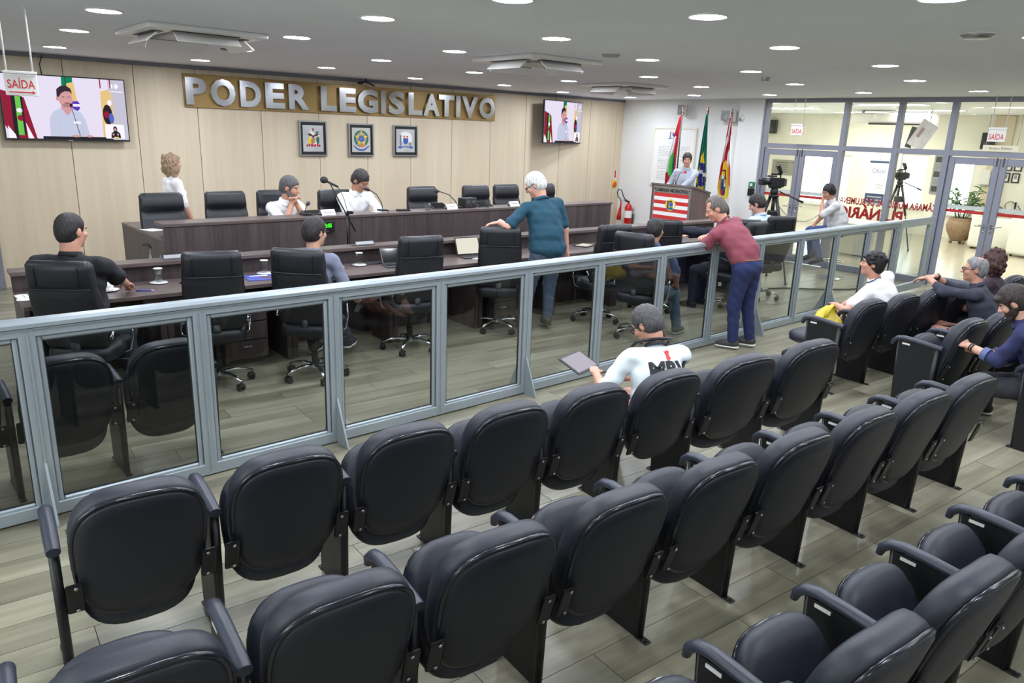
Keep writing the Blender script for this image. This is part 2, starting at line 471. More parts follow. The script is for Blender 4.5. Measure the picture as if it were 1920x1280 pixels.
for a, b in ((1, 2), (2, 3), (4, 5), (5, 6), (6, 7), (7, 8)):
    bm = new_bm(); add_box(bm, (XR, (GM[a]+GM[b])/2, 1.035), (0.008, GM[a]-GM[b]-0.08, 1.875)); obj('pane', bm, M['glass'], win)
# lettering on the panes, read from the lobby side
ROTX = Matrix.Rotation(PI/2, 4, 'Z')          # text faces +X
text_obj('lettering', 'CÂMARA MUNICIPAL DE BLUMENAU', 0.150, M['red_text'], win, (XR+0.006, 5.345, 1.165), rot=ROTX, depth=0.001, bold=0.0045, sx=0.65)
text_obj('lettering', 'PLENÁRIO', 0.24, M['red_text'], win, (XR+0.006, 5.56, 0.975), rot=ROTX, depth=0.001, bold=0.010, sx=0.98)
def glass_door(n, y0, y1, hinge_hi):
    """one aluminium leaf with pane, red safety stripe, handle"""
    bm = new_bm(); z1 = 1.95; sw = 0.085
    bar(bm, y0+0.004, y0+sw, 0.012, z1, 0.05); bar(bm, y1-sw, y1-0.004, 0.012, z1, 0.05)
    bar(bm, y0+sw, y1-sw, z1-0.10, z1, 0.048); bar(bm, y0+sw, y1-sw, 0.012, 0.15, 0.048)
    d = struct('door_%d' % n, bm, M['alu_dark'])
    bm = new_bm(); add_box(bm, (XR, (y0+y1)/2, 1.0), (0.008, y1-y0-2*sw, 1.7)); obj('pane', bm, M['glass'], d)
    bm = new_bm(); add_box(bm, (XR+0.006, (y0+y1)/2, 1.165), (0.002, y1-y0-2*sw, 0.046)); obj('safety_stripe', bm, M['red_print'], d)
    bm = new_bm(); add_box(bm, (XR+0.006, (y0+y1)/2, 1.225), (0.002, y1-y0-2*sw, 0.06)); obj('frosted_band', bm, M['white_plastic'], d)
    hy = y0+0.045 if hinge_hi else y1-0.045
    bm = new_bm(); sgn = 1 if hinge_hi else -1
    for sx in (-1, 1):
        add_tube(bm, [(XR+sx*0.02, hy, 0.98), (XR+sx*0.07, hy, 0.98), (XR+sx*0.075, hy+sgn*0.11, 0.985)], 0.009, 8)
        add_box(bm, (XR+sx*0.028, hy, 0.98), (0.008, 0.03, 0.05)); add_lathe(bm, [(0.014, -0.004), (0.014, 0.004)], (XR+sx*0.028, hy, 0.90), 10, axis='X')
    obj('door_handle', bm, M['chrome'], d)
    bm = new_bm(); add_box(bm, (XR-0.03, y1-0.04 if not hinge_hi else y0+0.04, 1.90), (0.012, 0.016, 0.12)); obj('bolt', bm, M['dark_grey'], d)
glass_door(1, 6.90, 7.58, True); glass_door(2, 6.21, 6.895, False)
glass_door(3, 3.80, 4.49, True); glass_door(4, 3.10, 3.795, False)

# ---- lobby shell
LX = 19.5
bm = new_bm(); add_box(bm, ((XR+LX+0.6)/2, 4.4, -0.05), (LX+0.6-XR, 16.2, 0.1)); struct('floor_lobby', bm, mat('lobby_floor', (186, 178, 158), 0.22, noise=0.06, nscale=1.3, stretch=(0.3, 2, 1)))
bm = new_bm(); add_box(bm, ((XR+LX+0.6)/2, 4.4, ZC+0.05), (LX+0.6-XR, 16.2, 0.1)); struct('ceiling_lobby', bm, M['ceiling'])
bm = new_bm(); add_box(bm, ((XR+LX)/2, 12.3, 1.4), (LX-XR, 0.1, 2.8)); struct('wall_lobby_left', bm, M['cream_wall'])
bm = new_bm(); add_box(bm, ((XR+LX)/2, -3.5, 1.4), (LX-XR, 0.1, 2.8)); struct('wall_lobby_right', bm, M['cream_wall'])
WINS = [(9.3, 10.65, 0.5, 1.78), (7.43, 8.08, 0.64, 1.89), (6.42, 6.90, 0.55, 1.78)]
bm = new_bm()
ys = -3.5
for (a, b, z0, z1) in sorted(WINS):
    add_box(bm, (LX+0.1, (ys+a)/2, 1.4), (0.2, a-ys, 2.8))
    add_box(bm, (LX+0.1, (a+b)/2, z0/2), (0.2, b-a, z0)); add_box(bm, (LX+0.1, (a+b)/2, (z1+2.8)/2), (0.2, b-a, 2.8-z1)); ys = b
add_box(bm, (LX+0.1, (ys+12.3)/2, 1.4), (0.2, 12.3-ys, 2.8))
struct('wall_lobby_far', bm, M['cream_wall'])
for n, (a, b, z0, z1) in enumerate(WINS):
    bm = new_bm(); t = 0.04
    for y in (a+t/2, b-t/2): add_box(bm, (LX+0.06, y, (z0+z1)/2), (0.05, t, z1-z0))
    for z in (z0+t/2, z1-t/2): add_box(bm, (LX+0.06, (a+b)/2, z), (0.05, b-a-2*t, t))
    if b-a > 1: add_box(bm, (LX+0.06, a+(b-a)*0.55, (z0+z1)/2), (0.04, 0.03, z1-z0-2*t))
    w = struct('window_%d' % (n+2), bm, M['white_plastic'])
    bm = new_bm(); add_box(bm, (LX+0.06, (a+b)/2, (z0+z1)/2), (0.006, b-a-2*t, z1-z0-2*t)); obj('pane', bm, M['glass'], w)
    bm = new_bm(); add_box(bm, (LX-0.03, (a+b)/2, z0-0.015), (0.1, b-a+0.06, 0.03)); obj('sill', bm, M['white_plastic'], w)

# ---- ceiling downlights
DL = [(1.46, 6.06), (1.6, 7.67), (1.82, 9.71), (3.0, 6.34), (3.17, 8.0), (3.39, 9.84), (2.82, 4.72), (4.78, 9.28), (4.57, 7.59), (4.42, 6.03), (6.48, 9.81), (6.16, 7.97), (8.08, 9.67), (4.26, 4.49), (6.05, 6.45), (7.76, 7.88), (9.82, 10.11), (4.01, 2.92), (5.9, 4.94), (7.58, 6.31), (9.53, 8.39), (11.56, 10.03), (5.64, 3.36), (7.42, 4.78), (9.36, 6.81), (11.19, 8.27), (9.28, 5.32), (11.32, 6.9), (7.37, 3.34), (9.17, 3.8), (11.12, 5.29), (11.13, 3.8), (2.89, 3.41), (4.17, 1.66),
      (1.35, 4.6), (1.3, 3.0), (2.9, 1.9), (0.2, 1.6), (5.9, 1.7), (7.6, 1.7), (9.4, 1.8), (2.2, 0.0), (4.4, 0.0), (6.6, 0.0), (0.0, -1.2), (2.5, -1.6), (5.0, -1.6), (-1.4, 3.4), (-1.4, 6.4), (9.0, 0.0), (11.2, 1.8)]
def make_downlight():
    t = thing('downlight', 'round white ceiling downlight', 'ceiling light')
    bm = new_bm(); add_lathe(bm, [(0.125, 0.0), (0.123, -0.008), (0.110, -0.010), (0.107, -0.004)], (0, 0, 0), 24, caps=False); obj('ring', bm, M['white_plastic'], t)
    bm = new_bm(); add_lathe(bm, [(0.001, -0.005), (0.109, -0.005)], (0, 0, 0), 20, caps=False)
    o = obj('diffuser', bm, M['lamp'], t, fixn=False)
    return t
dl0 = make_downlight(); rows_ = {}
for i, (x, y) in enumerate(DL):
    q = view_px(x, y, ZC)
    vis = q and -60 < q[0] < 1980 and -60 < q[1] < 1340
    o = dl0 if i == 0 else dup(dl0, (x, y, ZC), 0)
    o.location = (x, y, ZC)
    o['group'] = 'ceiling downlights'
    if i < 34:
        row = min(4, sorted(range(5), key=lambda k: abs(y-0.08*(x-6)-(9.75, 7.95, 6.4, 4.9, 3.35)[k]))[0])
        rows_.setdefault(row, []).append((x, o))
    else: o['label'] = 'round recessed downlight over the seats, outside the frame of the photo'
ORDN = ['leftmost', 'second from the left', 'third from the left', 'fourth from the left', 'fifth from the left', 'sixth from the left', 'seventh from the left', 'eighth from the left', 'ninth from the left']
for row, lst in rows_.items():
    for k, (x, o) in enumerate(sorted(lst, key=lambda q: q[0])):
        o['label'] = 'round lit ceiling downlight, '+ORDN[k]+' in '+['the row nearest the maple wall', 'the second row from the maple wall', 'the third row from the maple wall', 'the row above the railing', 'the row nearest the camera'][row]
# lobby ceiling light panels
for i, (x, y, sx, sy) in enumerate([(14.2, 2.2, 0.3, 1.25), (15.6, 4.4, 0.3, 1.25), (16.9, 6.6, 0.3, 1.25), (14.6, 6.4, 0.3, 1.25), (17.6, 3.0, 0.3, 1.25), (16.0, 9.2, 0.3, 1.25), (14.3, 9.6, 0.3, 1.25), (18.2, 8.6, 0.3, 1.25), (15.0, 0.2, 0.3, 1.25)]):
    t = thing('light_panel', 'long fluorescent light panel in the lobby ceiling, '+['above the first pane left', 'above the white table', 'above the second camera', 'near the banner', 'above the armchairs', 'far left', 'left of the operator', 'by the far window', 'at the right'][i], 'ceiling light', (x, y, ZC), 0, 'lobby light panels')
    bm = new_bm()
    for s in (-1, 1): add_box(bm, (s*(sx/2+0.01), 0, -0.006), (0.02, sy+0.04, 0.012)); add_box(bm, (0, s*(sy/2+0.01), -0.006), (sx, 0.02, 0.012))
    obj('frame', bm, M['white_plastic'], t)
    bm = new_bm(); bm.faces.new([bm.verts.new(p) for p in ((-sx/2, -sy/2, -0.004), (-sx/2, sy/2, -0.004), (sx/2, sy/2, -0.004), (sx/2, -sy/2, -0.004))])
    obj('diffuser', bm, M['lobby_lamp'], t, fixn=False)
# air-conditioning cassettes
def cassette(loc, rz, label, s=0.84):
    t = thing('air_conditioner', label, 'air conditioner', loc, rz, 'ceiling cassettes')
    bm = new_bm()
    add_box(bm, (0, 0, -0.02), (s+0.1, s+0.1, 0.04), bevel=0.012)
    obj('body', bm, M['white_plastic'], t)
    bm = new_bm(); add_box(bm, (0, 0, -0.045), (s*0.58, s*0.58, 0.02), bevel=0.006)
    g = obj('grille', bm, M['grey_plastic'], t)
    bm = new_bm()
    for k in range(9): add_box(bm, (0, (k-4)*s*0.058, -0.057), (s*0.52, 0.012, 0.006))
    obj('grille_bar', bm, M['white_plastic'], g)
    for k in range(4):
        bm = new_bm(); rot = Matrix.Rotation(k*PI/2, 4, 'Z')
        add_box(bm, rot @ Vector((0, s*0.41, -0.0425)), (s*0.62, 0.085, 0.006) if k % 2 == 0 else (0.085, s*0.62, 0.006)); obj('outlet', bm, M['black_plastic'], t)
        bm = new_bm()
        add_box(bm, (0, 0, 0), (s*0.60, 0.11, 0.012), bevel=0.004)
        o = obj('louver', bm, M['white_plastic'], t)
        o.matrix_local = rot @ Matrix.Translation((0, s*0.46, -0.085)) @ Matrix.Rotation(R(-38), 4, 'X')
    return t
cassette((2.30, 6.85, ZC), 0, 'white ceiling cassette air conditioner with open flaps above left of gold sign')
cassette((5.38, 5.95, ZC), 0, 'white ceiling cassette air conditioner in middle of the chamber ceiling')
cassette((8.75, 7.75, ZC), 0, 'white ceiling cassette air conditioner furthest back above the right screen')
def ceiling_disc(name, label, cat, loc, r, m, h=0.03):
    t = thing(name, label, cat, loc)
    bm = new_bm(); add_lathe(bm, [(r, 0), (r, -h*0.5), (r*0.8, -h), (0.001, -h)], n=20, caps=False); obj('body', bm, m, t, 40)
    bm = new_bm(); add_lathe(bm, [(r*1.12, 0), (r*1.12, -0.006), (r, -0.008)], n=20, caps=False); obj('rim', bm, M['white_plastic'], t)
ceiling_disc('smoke_detector', 'round grey smoke detector on ceiling right of the middle cassette', 'smoke detector', (5.34, 4.9, ZC), 0.085, M['grey_plastic'])
ceiling_disc('ceiling_speaker', 'round unlit chrome ceiling fitting at upper right', 'ceiling fitting', (5.60, 1.98, ZC), 0.10, M['steel'])
ceiling_disc('ceiling_vent', 'dark round ceiling vent near the gold sign', 'vent', (3.05, 7.98, ZC), 0.10, M['dark_grey'], 0.02)
ceiling_disc('ceiling_sensor', 'small chrome ceiling sensor above the right-hand flag', 'sensor', (8.15, 5.05, ZC), 0.05, M['steel'], 0.05)

# ================================================================== GLASS FENCE
fence = thing('glass_fence', 'long grey aluminium railing with tinted glass panels between public seats and chamber', 'fence', (0, DF, 0))
FX0, FX1 = -2.28, 10.80
PX = [-1.98, -1.13, -0.27] + [0.528+0.853*n for n in range(13)]
bm = new_bm()
for x0, x1 in ((FX0, FX1),):
    pr = [(-0.05, 1.062), (-0.05, 1.082), (-0.036, 1.098), (0.036, 1.098), (0.05, 1.082), (0.05, 1.062)]
    add_prism(bm, pr, x0, x1, 'YZ')
obj('top_rail', bm, M['alu'], fence)
bm = new_bm(); add_box(bm, ((FX0+FX1)/2, 0, 1.035), (FX1-FX0, 0.06, 0.05), bevel=0.003, seg=1)
add_box(bm, ((FX0+FX1)/2, -0.034, 1.052), (FX1-FX0, 0.01, 0.008)); obj('upper_bar', bm, M['alu'], fence)
bm = new_bm(); add_box(bm, ((FX0+FX1)/2, 0, 0.045), (FX1-FX0, 0.06, 0.07), bevel=0.003, seg=1); obj('lower_bar', bm, M['alu'], fence)
PW = 0.075
post_me = None
for k, x in enumerate(PX):
    if post_me is None:
        bm = new_bm(); add_box(bm, (0, 0, 0.535), (PW, 0.062, 1.05), bevel=0.003, seg=1)
        add_box(bm, (0, -0.034, 0.535), (0.008, 0.008, 1.0))
        o = obj('post', bm, M['alu'], fence); post_me = o.data
    else:
        o = bpy.data.objects.new('post', post_me); C.objects.link(o); o.parent = fence
    o.location = (x, 0, 0)
    if k % 2 == 1:
        for s in (-1, 1):
            bm = new_bm(); add_prism(bm, [(s*0.03, 0.0), (s*0.17, 0.0), (s*0.17, 0.012), (s*0.03, 0.34)], -0.006, 0.006, 'YZ')
            b = obj('brace', bm, M['alu'], fence); b.location = (x, 0, 0)
for a, b in zip(PX[:-1], PX[1:]):
    w = b-a-PW
    bm = new_bm(); t = 0.028
    for s in (-1, 1):
        add_box(bm, (s*(w/2-t/2), 0, 0.54), (t, 0.034, 0.94), bevel=0.008, seg=1)
        add_box(bm, (0, 0, 0.54+s*(0.47-t/2)), (w-2*t, 0.034, t), bevel=0.008, seg=1)
    fr = obj('panel_frame', bm, M['alu'], fence); fr.location = ((a+b)/2, 0, 0)
    bm = new_bm(); add_box(bm, (0, 0, 0.54), (w-2*t+0.006, 0.006, 0.94-2*t+0.006)); obj('pane', bm, M['fence_glass'], fr)
    bm = new_bm()
    for s in (-1, 1): add_box(bm, (s*(w/2-t-0.002), 0, 0.54), (0.005, 0.016, 0.88)); add_box(bm, (0, 0, 0.54+s*(0.47-t-0.002)), (w-2*t, 0.016, 0.005))
    obj('gasket', bm, M['rubber'], fr)
# small gate at the partition end
gate = thing('fence_gate', 'small grey framed glass gate closing the railing beside the glass partition', 'gate', (10.83, DF, 0))
bm = new_bm(); gw = 1.10
for x in (0.045, gw-0.045): add_box(bm, (x, 0, 0.57), (0.09, 0.05, 1.05), bevel=0.003, seg=1)
add_box(bm, (gw/2, 0, 1.04), (gw-0.18, 0.05, 0.11), bevel=0.003, seg=1); add_box(bm, (gw/2, 0, 0.10), (gw-0.18, 0.05, 0.11), bevel=0.003, seg=1)
obj('frame', bm, M['alu'], gate)
bm = new_bm(); add_box(bm, (gw/2, 0, 0.57), (gw-0.17, 0.006, 0.84)); obj('pane', bm, M['fence_glass'], gate)
bm = new_bm()
for z in (0.3, 0.85): add_tube(bm, [(-0.012, -0.02, z-0.04), (-0.012, -0.02, z+0.04)], 0.01, 8)
obj('hinge', bm, M['steel'], gate)
bm = new_bm(); add_tube(bm, [(gw-0.06, -0.03, 1.10), (gw+0.02, -0.03, 1.10), (gw+0.02, 0.03, 1.10)], 0.008, 8); obj('latch', bm, M['steel'], gate)
# ================================================================== AUDITORIUM SEATS
def outline(w_top, w_bot, z0, z1, n=40, ex=2.8):
    """rounded seat-back outline in (x,z): flat-ish bottom, domed top"""
    pts = []
    zc, hz = (z0+z1)/2, (z1-z0)/2
    for k in range(n):
        a = 2*PI*k/n
        c, s = math.cos(a), math.sin(a)
        x = math.copysign(abs(c)**(2/ex), c); z = math.copysign(abs(s)**(2/ex), s)
        t = (z+1)/2
        pts.append((x*(w_bot+(w_top-w_bot)*t), zc+z*hz))
    return pts
def cushion(bm, ol, ysc, wrap=0.0, mi=0):
    """ysc: list of (depth, scale) rings"""
    cz = sum(p[1] for p in ol)/len(ol); w = max(p[0] for p in ol)
    rings = []
    for y, s in ysc:
        rings.append([Vector((p[0]*s, y+wrap*(p[0]*s/w)**2, cz+(p[1]-cz)*s)) for p in ol])
    add_loft(bm, rings, True, mi)
def tilt(o_bm, ang, pivot, verts=None):
    bmesh.ops.transform(o_bm, matrix=Matrix.Translation(pivot) @ Matrix.Rotation(ang, 4, 'X') @ Matrix.Translation([-v for v in pivot]), verts=verts or o_bm.verts)
BACK_OL = outline(0.243, 0.217, 0.285, 0.862, 44, 3.0)
BTILT, BPIV = R(16), (0, 0.10, 0.40)
def make_seat():
    t = thing('auditorium_seat', 'black folding auditorium seat', 'seat')
    # upholstered front of the back
    bm = new_bm()
    cushion(bm, BACK_OL, [(0.018, 0.93), (0.020, 0.985), (0.036, 1.0), (0.07, 0.995), (0.098, 0.96), (0.112, 0.88), (0.118, 0.70), (0.114, 0.4), (0.112, 0.05)], 0.02)
    tilt(bm, BTILT, BPIV); obj('backrest', bm, M['seat_vinyl'], t, True)
    bm = new_bm()
    cushion(bm, BACK_OL, [(0.02, 0.955), (0.002, 0.95), (-0.006, 0.93), (-0.010, 0.75), (-0.014, 0.4), (-0.015, 0.05)], 0.02)
    tilt(bm, BTILT, BPIV); sh = obj('back_shell', bm, M['seat_shell'], t, True)
    bm = new_bm()
    cz = sum(p[1] for p in BACK_OL)/len(BACK_OL)
    add_tube(bm, [(p[0]*0.965, 0.010+0.02*(p[0]/0.243)**2, cz+(p[1]-cz)*0.965) for p in BACK_OL], 0.0105, 8, closed=True)
    tilt(bm, BTILT, BPIV); obj('edge_trim', bm, M['seat_rim'], sh, True)
    # folded seat pan
    SEAT_OL = outline(0.215, 0.222, 0.0, 0.50, 36, 3.0)
    bm = new_bm()
    cushion(bm, SEAT_OL, [(-0.05, 0.2), (-0.055, 0.6), (-0.048, 0.88), (-0.025, 0.985), (0.0, 1.0), (0.018, 0.97)], 0.0)
    bmesh.ops.transform(bm, matrix=Matrix.Translation((0, 0.095, 0.095)) @ Matrix.Rotation(R(-26), 4, 'X'), verts=bm.verts)
    st = obj('seat', bm, M['seat_vinyl'], t, True)
    bm = new_bm()
    cushion(bm, SEAT_OL, [(0.018, 0.985), (0.032, 0.97), (0.04, 0.9), (0.044, 0.5), (0.045, 0.05)], 0.0)
    bmesh.ops.transform(bm, matrix=Matrix.Translation((0, 0.095, 0.095)) @ Matrix.Rotation(R(-26), 4, 'X'), verts=bm.verts)
    obj('seat_shell', bm, M['seat_rim'], st, True)
    for s in (-1, 1):
        bm = new_bm(); add_box(bm, (s*0.232, -0.006, 0.45), (0.058, 0.010, 0.14), bevel=0.008)
        tilt(bm, BTILT, BPIV); br = obj('bracket', bm, M['black_steel'], t)
        for z in (0.395, 0.505):
            bm = new_bm(); add_lathe(bm, [(0.007, 0), (0.007, 0.004), (0.003, 0.006)], (s*0.226, -0.014, z), 8, axis='Y')
            tilt(bm, BTILT, BPIV); obj('bolt', bm, M['steel'], br)
    return t
def side_frame(parent, x, sticker=True):
    bm = new_bm()
    pr = [(0.075, 0.0), (0.315, 0.0), (0.345, 0.60), (0.05, 0.60)]
    add_prism(bm, pr, -0.014, 0.014, 'YZ')
    p = obj('side_panel', bm, M['black_steel'], parent); p.location.x = x
    bm = new_bm(); add_tube(bm, [(0, 0.072, 0.0), (0, 0.046, 0.60)], 0.019, 10); add_tube(bm, [(0, 0.318, 0.0), (0, 0.348, 0.60)], 0.015, 8)
    o = obj('tube', bm, M['black_steel'], p)
    for y0, y1 in ((0.012, 0.075), (0.315, 0.36)):
        bm = new_bm(); add_box(bm, (0, (y0+y1)/2, 0.004), (0.036, y1-y0, 0.008), bevel=0.003, seg=1); add_lathe(bm, [(0.008, 0), (0.008, 0.005), (0.001, 0.006)], (0, y0+0.016 if y0 < 0.2 else y1-0.014, 0.008), 8)
        obj('foot_tab', bm, M['black_steel'], p)
    bm = new_bm()
    pts = [(0, 0.012, 0.604), (0, 0.10, 0.611), (0, 0.22, 0.620), (0, 0.31, 0.624), (0, 0.36, 0.614), (0, 0.393, 0.585), (0, 0.402, 0.555)]
    add_tube(bm, pts, [0.024, 0.026, 0.026, 0.026, 0.026, 0.024, 0.018], 12, flat=(1.0, 0.78))
    a = obj('armrest', bm, M['arm_pad'], parent, 50); a.location.x = x
    if sticker:
        bm = new_bm(); add_box(bm, (-0.0155, 0.285, 0.583), (0.004, 0.060, 0.013)); s = obj('sticker', bm, M['white_plastic'], p)
    return p
proto = make_seat(); side_frame(proto, -0.277)
proto_end = None
def place_seat(x, y, rz, label, group, ends='L', sx=1.0, first=[True], down=False, snug=False):
    if first[0]:
        o = proto; first[0] = False
        o.location = (x, y, 0); o.rotation_euler = (0, 0, rz); o['label'] = label; o['group'] = group
        if sx != 1.0: o.scale = (sx, 1, 1)
    else:
        o = dup(proto, (x, y, 0), rz, label, group, (sx, 1, 1) if sx != 1.0 else None)
    if 'R' in ends: side_frame(o, 0.277)
    if snug:                         # pan folded closer to the back
        for c in o.children:
            if c.name.startswith('seat'): c.location = (0, 0.0, 0.085)
    if down:                         # seat pan let down under a sitter
        for c in o.children:
            if c.name.startswith('seat'):
                p = Vector((0, 0.095, 0.095)); q = Matrix.Rotation(R(-63), 3, 'X')
                c.matrix_local = Matrix.Translation(p-q @ p+Vector((0, 0.04, 0.28))) @ q.to_4x4()
    return o
ORD = ['first', 'second', 'third', 'fourth', 'fifth', 'sixth', 'seventh', 'eighth', 'ninth']
RA = math.atan(-0.0985)
r1 = [(0.60, 2.765), (1.15, 2.71), (1.695, 2.655), (2.235, 2.60), (2.785, 2.545), (3.33, 2.475), (3.965, 2.40), (4.66, 2.33)]
for i, (x, y) in enumerate(r1):
    wide = 1.22 if i >= 6 else 1.0
    nm = ORD[i]+' seat from the left' if i < 7 else 'last seat at the aisle end'
    if i == 5: nm = 'occupied by the man in the white printed T-shirt'
    if i == 6: nm = 'wider, just right of the man in white T-shirt'
    place_seat(x, y, RA, 'black folding seat in front row, '+nm, 'front row of auditorium seats', 'LR' if i == 7 else 'L', wide, down=(i == 5), snug=(i in (0, 6)))
r2 = [(0.345+0.551*i, 1.825-0.0545*i) for i in range(9)]
for i, (x, y) in enumerate(r2):
    nm = ORD[i]+' seat from the left' if i < 8 else 'last seat at the aisle end'
    place_seat(x, y, RA, 'black folding auditorium seat in middle row, '+nm, 'middle row of auditorium seats', 'LR' if i == 8 else 'L', snug=(i == 8))
r3 = [(1.42+0.5475*i, 0.735-0.054*i) for i in range(5)]
for i, (x, y) in enumerate(r3):
    nm = ['nearest the camera at bottom right', 'second from the camera', 'third from the camera', 'fourth from the camera', 'at the right edge of the photo'][i]
    place_seat(x, y, RA, 'black folding auditorium seat in rear row, '+nm, 'rear row of auditorium seats', 'LR' if i == 4 else 'L')
rA = [(6.385+0.525*i, 2.735-0.062*i) for i in range(7)]
for i, (x, y) in enumerate(rA):
    nm = ['with the mustard bag on it', 'behind the woman in white', 'gripped by the grey-haired man', 'beyond the grey-haired man', 'in front of the curly-haired woman', 'second from the right end', 'at the right end'][i]
    place_seat(x, y, RA, 'black folding seat of the far right block, front row, '+nm, 'right block front row', 'LR' if i == 6 else 'L', 0.955, down=(i in (0, 1)))
rB = [(6.36+0.525*i, 1.945-0.06*i) for i in range(5)]
for i, (x, y) in enumerate(rB):
    nm = ['at the aisle', 'second from the aisle', 'where the grey-haired man sits', 'where the curly-haired woman sits', 'furthest from the aisle'][i]
    place_seat(x, y, RA, 'black folding seat of the right block, second row, '+nm, 'right block second row', 'LR' if i == 4 else 'L', 0.955, down=(i in (2, 3)))
for i in range(2):
    place_seat(6.33+0.53*i, 1.06-0.06*i, RA, 'black folding seat of the right block, rear row, '+['where the bearded man sits', 'right of the bearded man'][i], 'right block rear row', 'LR' if i == 1 else 'L', 0.955, down=(i == 0))
for i in range(3):
    place_seat(0.16+0.55*i, 4.60, 0.0, 'black folding auditorium seat seen through the railing glass at left, '+['leftmost of three', 'middle of three', 'rightmost of three'][i], 'seats behind the railing glass', 'LR' if i == 2 else 'L')

# ================================================================== EXECUTIVE CHAIRS
def make_exec():
    t = thing('executive_chair', 'black leather executive swivel chair', 'chair')
    # backrest: rounded-rectangle sections climbing the back
    bm = new_bm(); rings = []
    N = 28; H0, H1 = 0.50, 1.155
    def yb(s):   # rear surface of the back along the height (forward is +y)
        return -0.20 - 0.17*s - 0.035*math.sin(PI*s) + (0.0 if s < 0.93 else 0.03*((s-0.93)/0.07)**2)
    for k in range(23):
        s = k/22
        z = H0+(H1-H0)*s
        w = 0.212+0.014*math.sin(PI*min(1, s*1.1)); th = 0.085
        if s > 0.70: th += 0.03*max(0, math.sin(PI*(s-0.70)/0.30))**0.7
        if abs(s-0.70) < 0.03: th -= 0.014
        if s < 0.06: w -= 0.03*(1-s/0.06); th -= 0.03
        if s > 0.95: q = (s-0.95)/0.05; th *= (1-0.6*q*q); w -= 0.02*q*q
        rg = []
        for j in range(N):
            a = 2*PI*j/N; c, sn = math.cos(a), math.sin(a)
            x = math.copysign(abs(c)**0.35, c)*w; y = math.copysign(abs(sn)**0.45, sn)*th/2
            if sn > 0 and s < 0.72: y += 0.022*max(0, abs(x)/w-0.62)/0.38
            if sn < 0 and abs(s-0.705) < 0.025: y += 0.008
            rg.append(Vector((x, yb(s)+th/2+y+0.02*(x/w)**2, z)))
        rings.append(rg)
    add_loft(bm, rings); br = obj('backrest', bm, M['black_leather'], t, True)
    bm = new_bm()
    s = 0.705; z = H0+(H1-H0)*s
    add_tube(bm, [(x, yb(s)-0.001+0.02*(x/0.26)**2, z) for x in [(-0.205+0.041*q) for q in range(11)]], 0.006, 6)
    for x in (-0.14, 0.14):
        add_tube(bm, [(x, yb(q)+0.004, H0+(H1-H0)*q) for q in (0.74, 0.8, 0.86, 0.92, 0.96)], 0.004, 6)
        add_tube(bm, [(x*1.05, yb(q)+0.087+(0.03*max(0, math.sin(PI*(q-0.70)/0.30))**0.7 if q > 0.7 else 0), H0+(H1-H0)*q) for q in (0.12, 0.25, 0.4, 0.55, 0.66)], 0.004, 6)
    add_tube(bm, [(x, yb(0.70)+0.076+0.02*(x/0.26)**2, H0+(H1-H0)*0.70) for x in [(-0.2+0.04*q) for q in range(11)]], 0.005, 6)
    add_tube(bm, [(0.13*math.cos(a), yb(0.3)+0.086+0.0*a, H0+0.20-0.10*math.sin(a)) for a in [PI*q/8 for q in range(9)]], 0.004, 6)
    obj('stitching', bm, M['black_plastic'], br)
    # seat
    bm = new_bm(); rings = []
    for z, s in ((0.40, 0.88), (0.41, 0.97), (0.44, 1.0), (0.48, 0.99), (0.505, 0.93), (0.515, 0.75), (0.515, 0.3)):
        rings.append([Vector((math.copysign(abs(math.cos(2*PI*j/28))**0.45, math.cos(2*PI*j/28))*0.232*s, 0.03+math.copysign(abs(math.sin(2*PI*j/28))**0.45, math.sin(2*PI*j/28))*0.255*s, z-0.02*(1 if math.sin(2*PI*j/28) > 0.8 else 0))) for j in range(28)])
    add_loft(bm, rings); obj('seat', bm, M['black_leather'], t, True)
    for sg in (-1, 1):
        bm = new_bm()
        add_tube(bm, [(sg*0.240, -0.15, 0.655), (sg*0.245, -0.02, 0.685), (sg*0.245, 0.10, 0.685), (sg*0.238, 0.17, 0.66)], [0.026, 0.03, 0.03, 0.024], 10, flat=(1, 0.75))
        a = obj('armrest', bm, M['black_leather'], t, True)
        bm = new_bm()
        add_tube(bm, [(sg*0.20, 0.06, 0.405), (sg*0.25, 0.08, 0.43), (sg*0.265, 0.11, 0.53), (sg*0.248, 0.12, 0.665)], [0.016, 0.016, 0.016, 0.014], 8, flat=(1.5, 0.6))
        obj('arm_support', bm, M['chrome'], a)
        bm = new_bm(); add_tube(bm, [(sg*0.240, -0.14, 0.635), (sg*0.235, -0.19, 0.58)], 0.013, 8); obj('rear_bracket', bm, M['chrome'], a)
    bm = new_bm(); add_box(bm, (0, 0, 0.385), (0.2, 0.24, 0.04), bevel=0.008); add_tube(bm, [(0.09, 0.02, 0.375), (0.27, 0.02, 0.365)], 0.007, 6)
    add_tube(bm, [(0, -0.12, 0.38), (0, -0.2, 0.40), (0, -0.215, 0.56)], 0.022, 8, flat=(1.6, 0.5))
    obj('mechanism', bm, M['black_plastic'], t)
    bm = new_bm(); add_lathe(bm, [(0.028, 0.09), (0.028, 0.23), (0.02, 0.235), (0.02, 0.37)], n=14); obj('gas_column', bm, M['black_plastic'], t, 40)
    bm = new_bm(); add_lathe(bm, [(0.03, 0.085), (0.045, 0.09), (0.045, 0.12), (0.03, 0.13)], n=14)
    hub = obj('star_base', bm, M['chrome'], t, 40)
    leg_me = cas_me = None
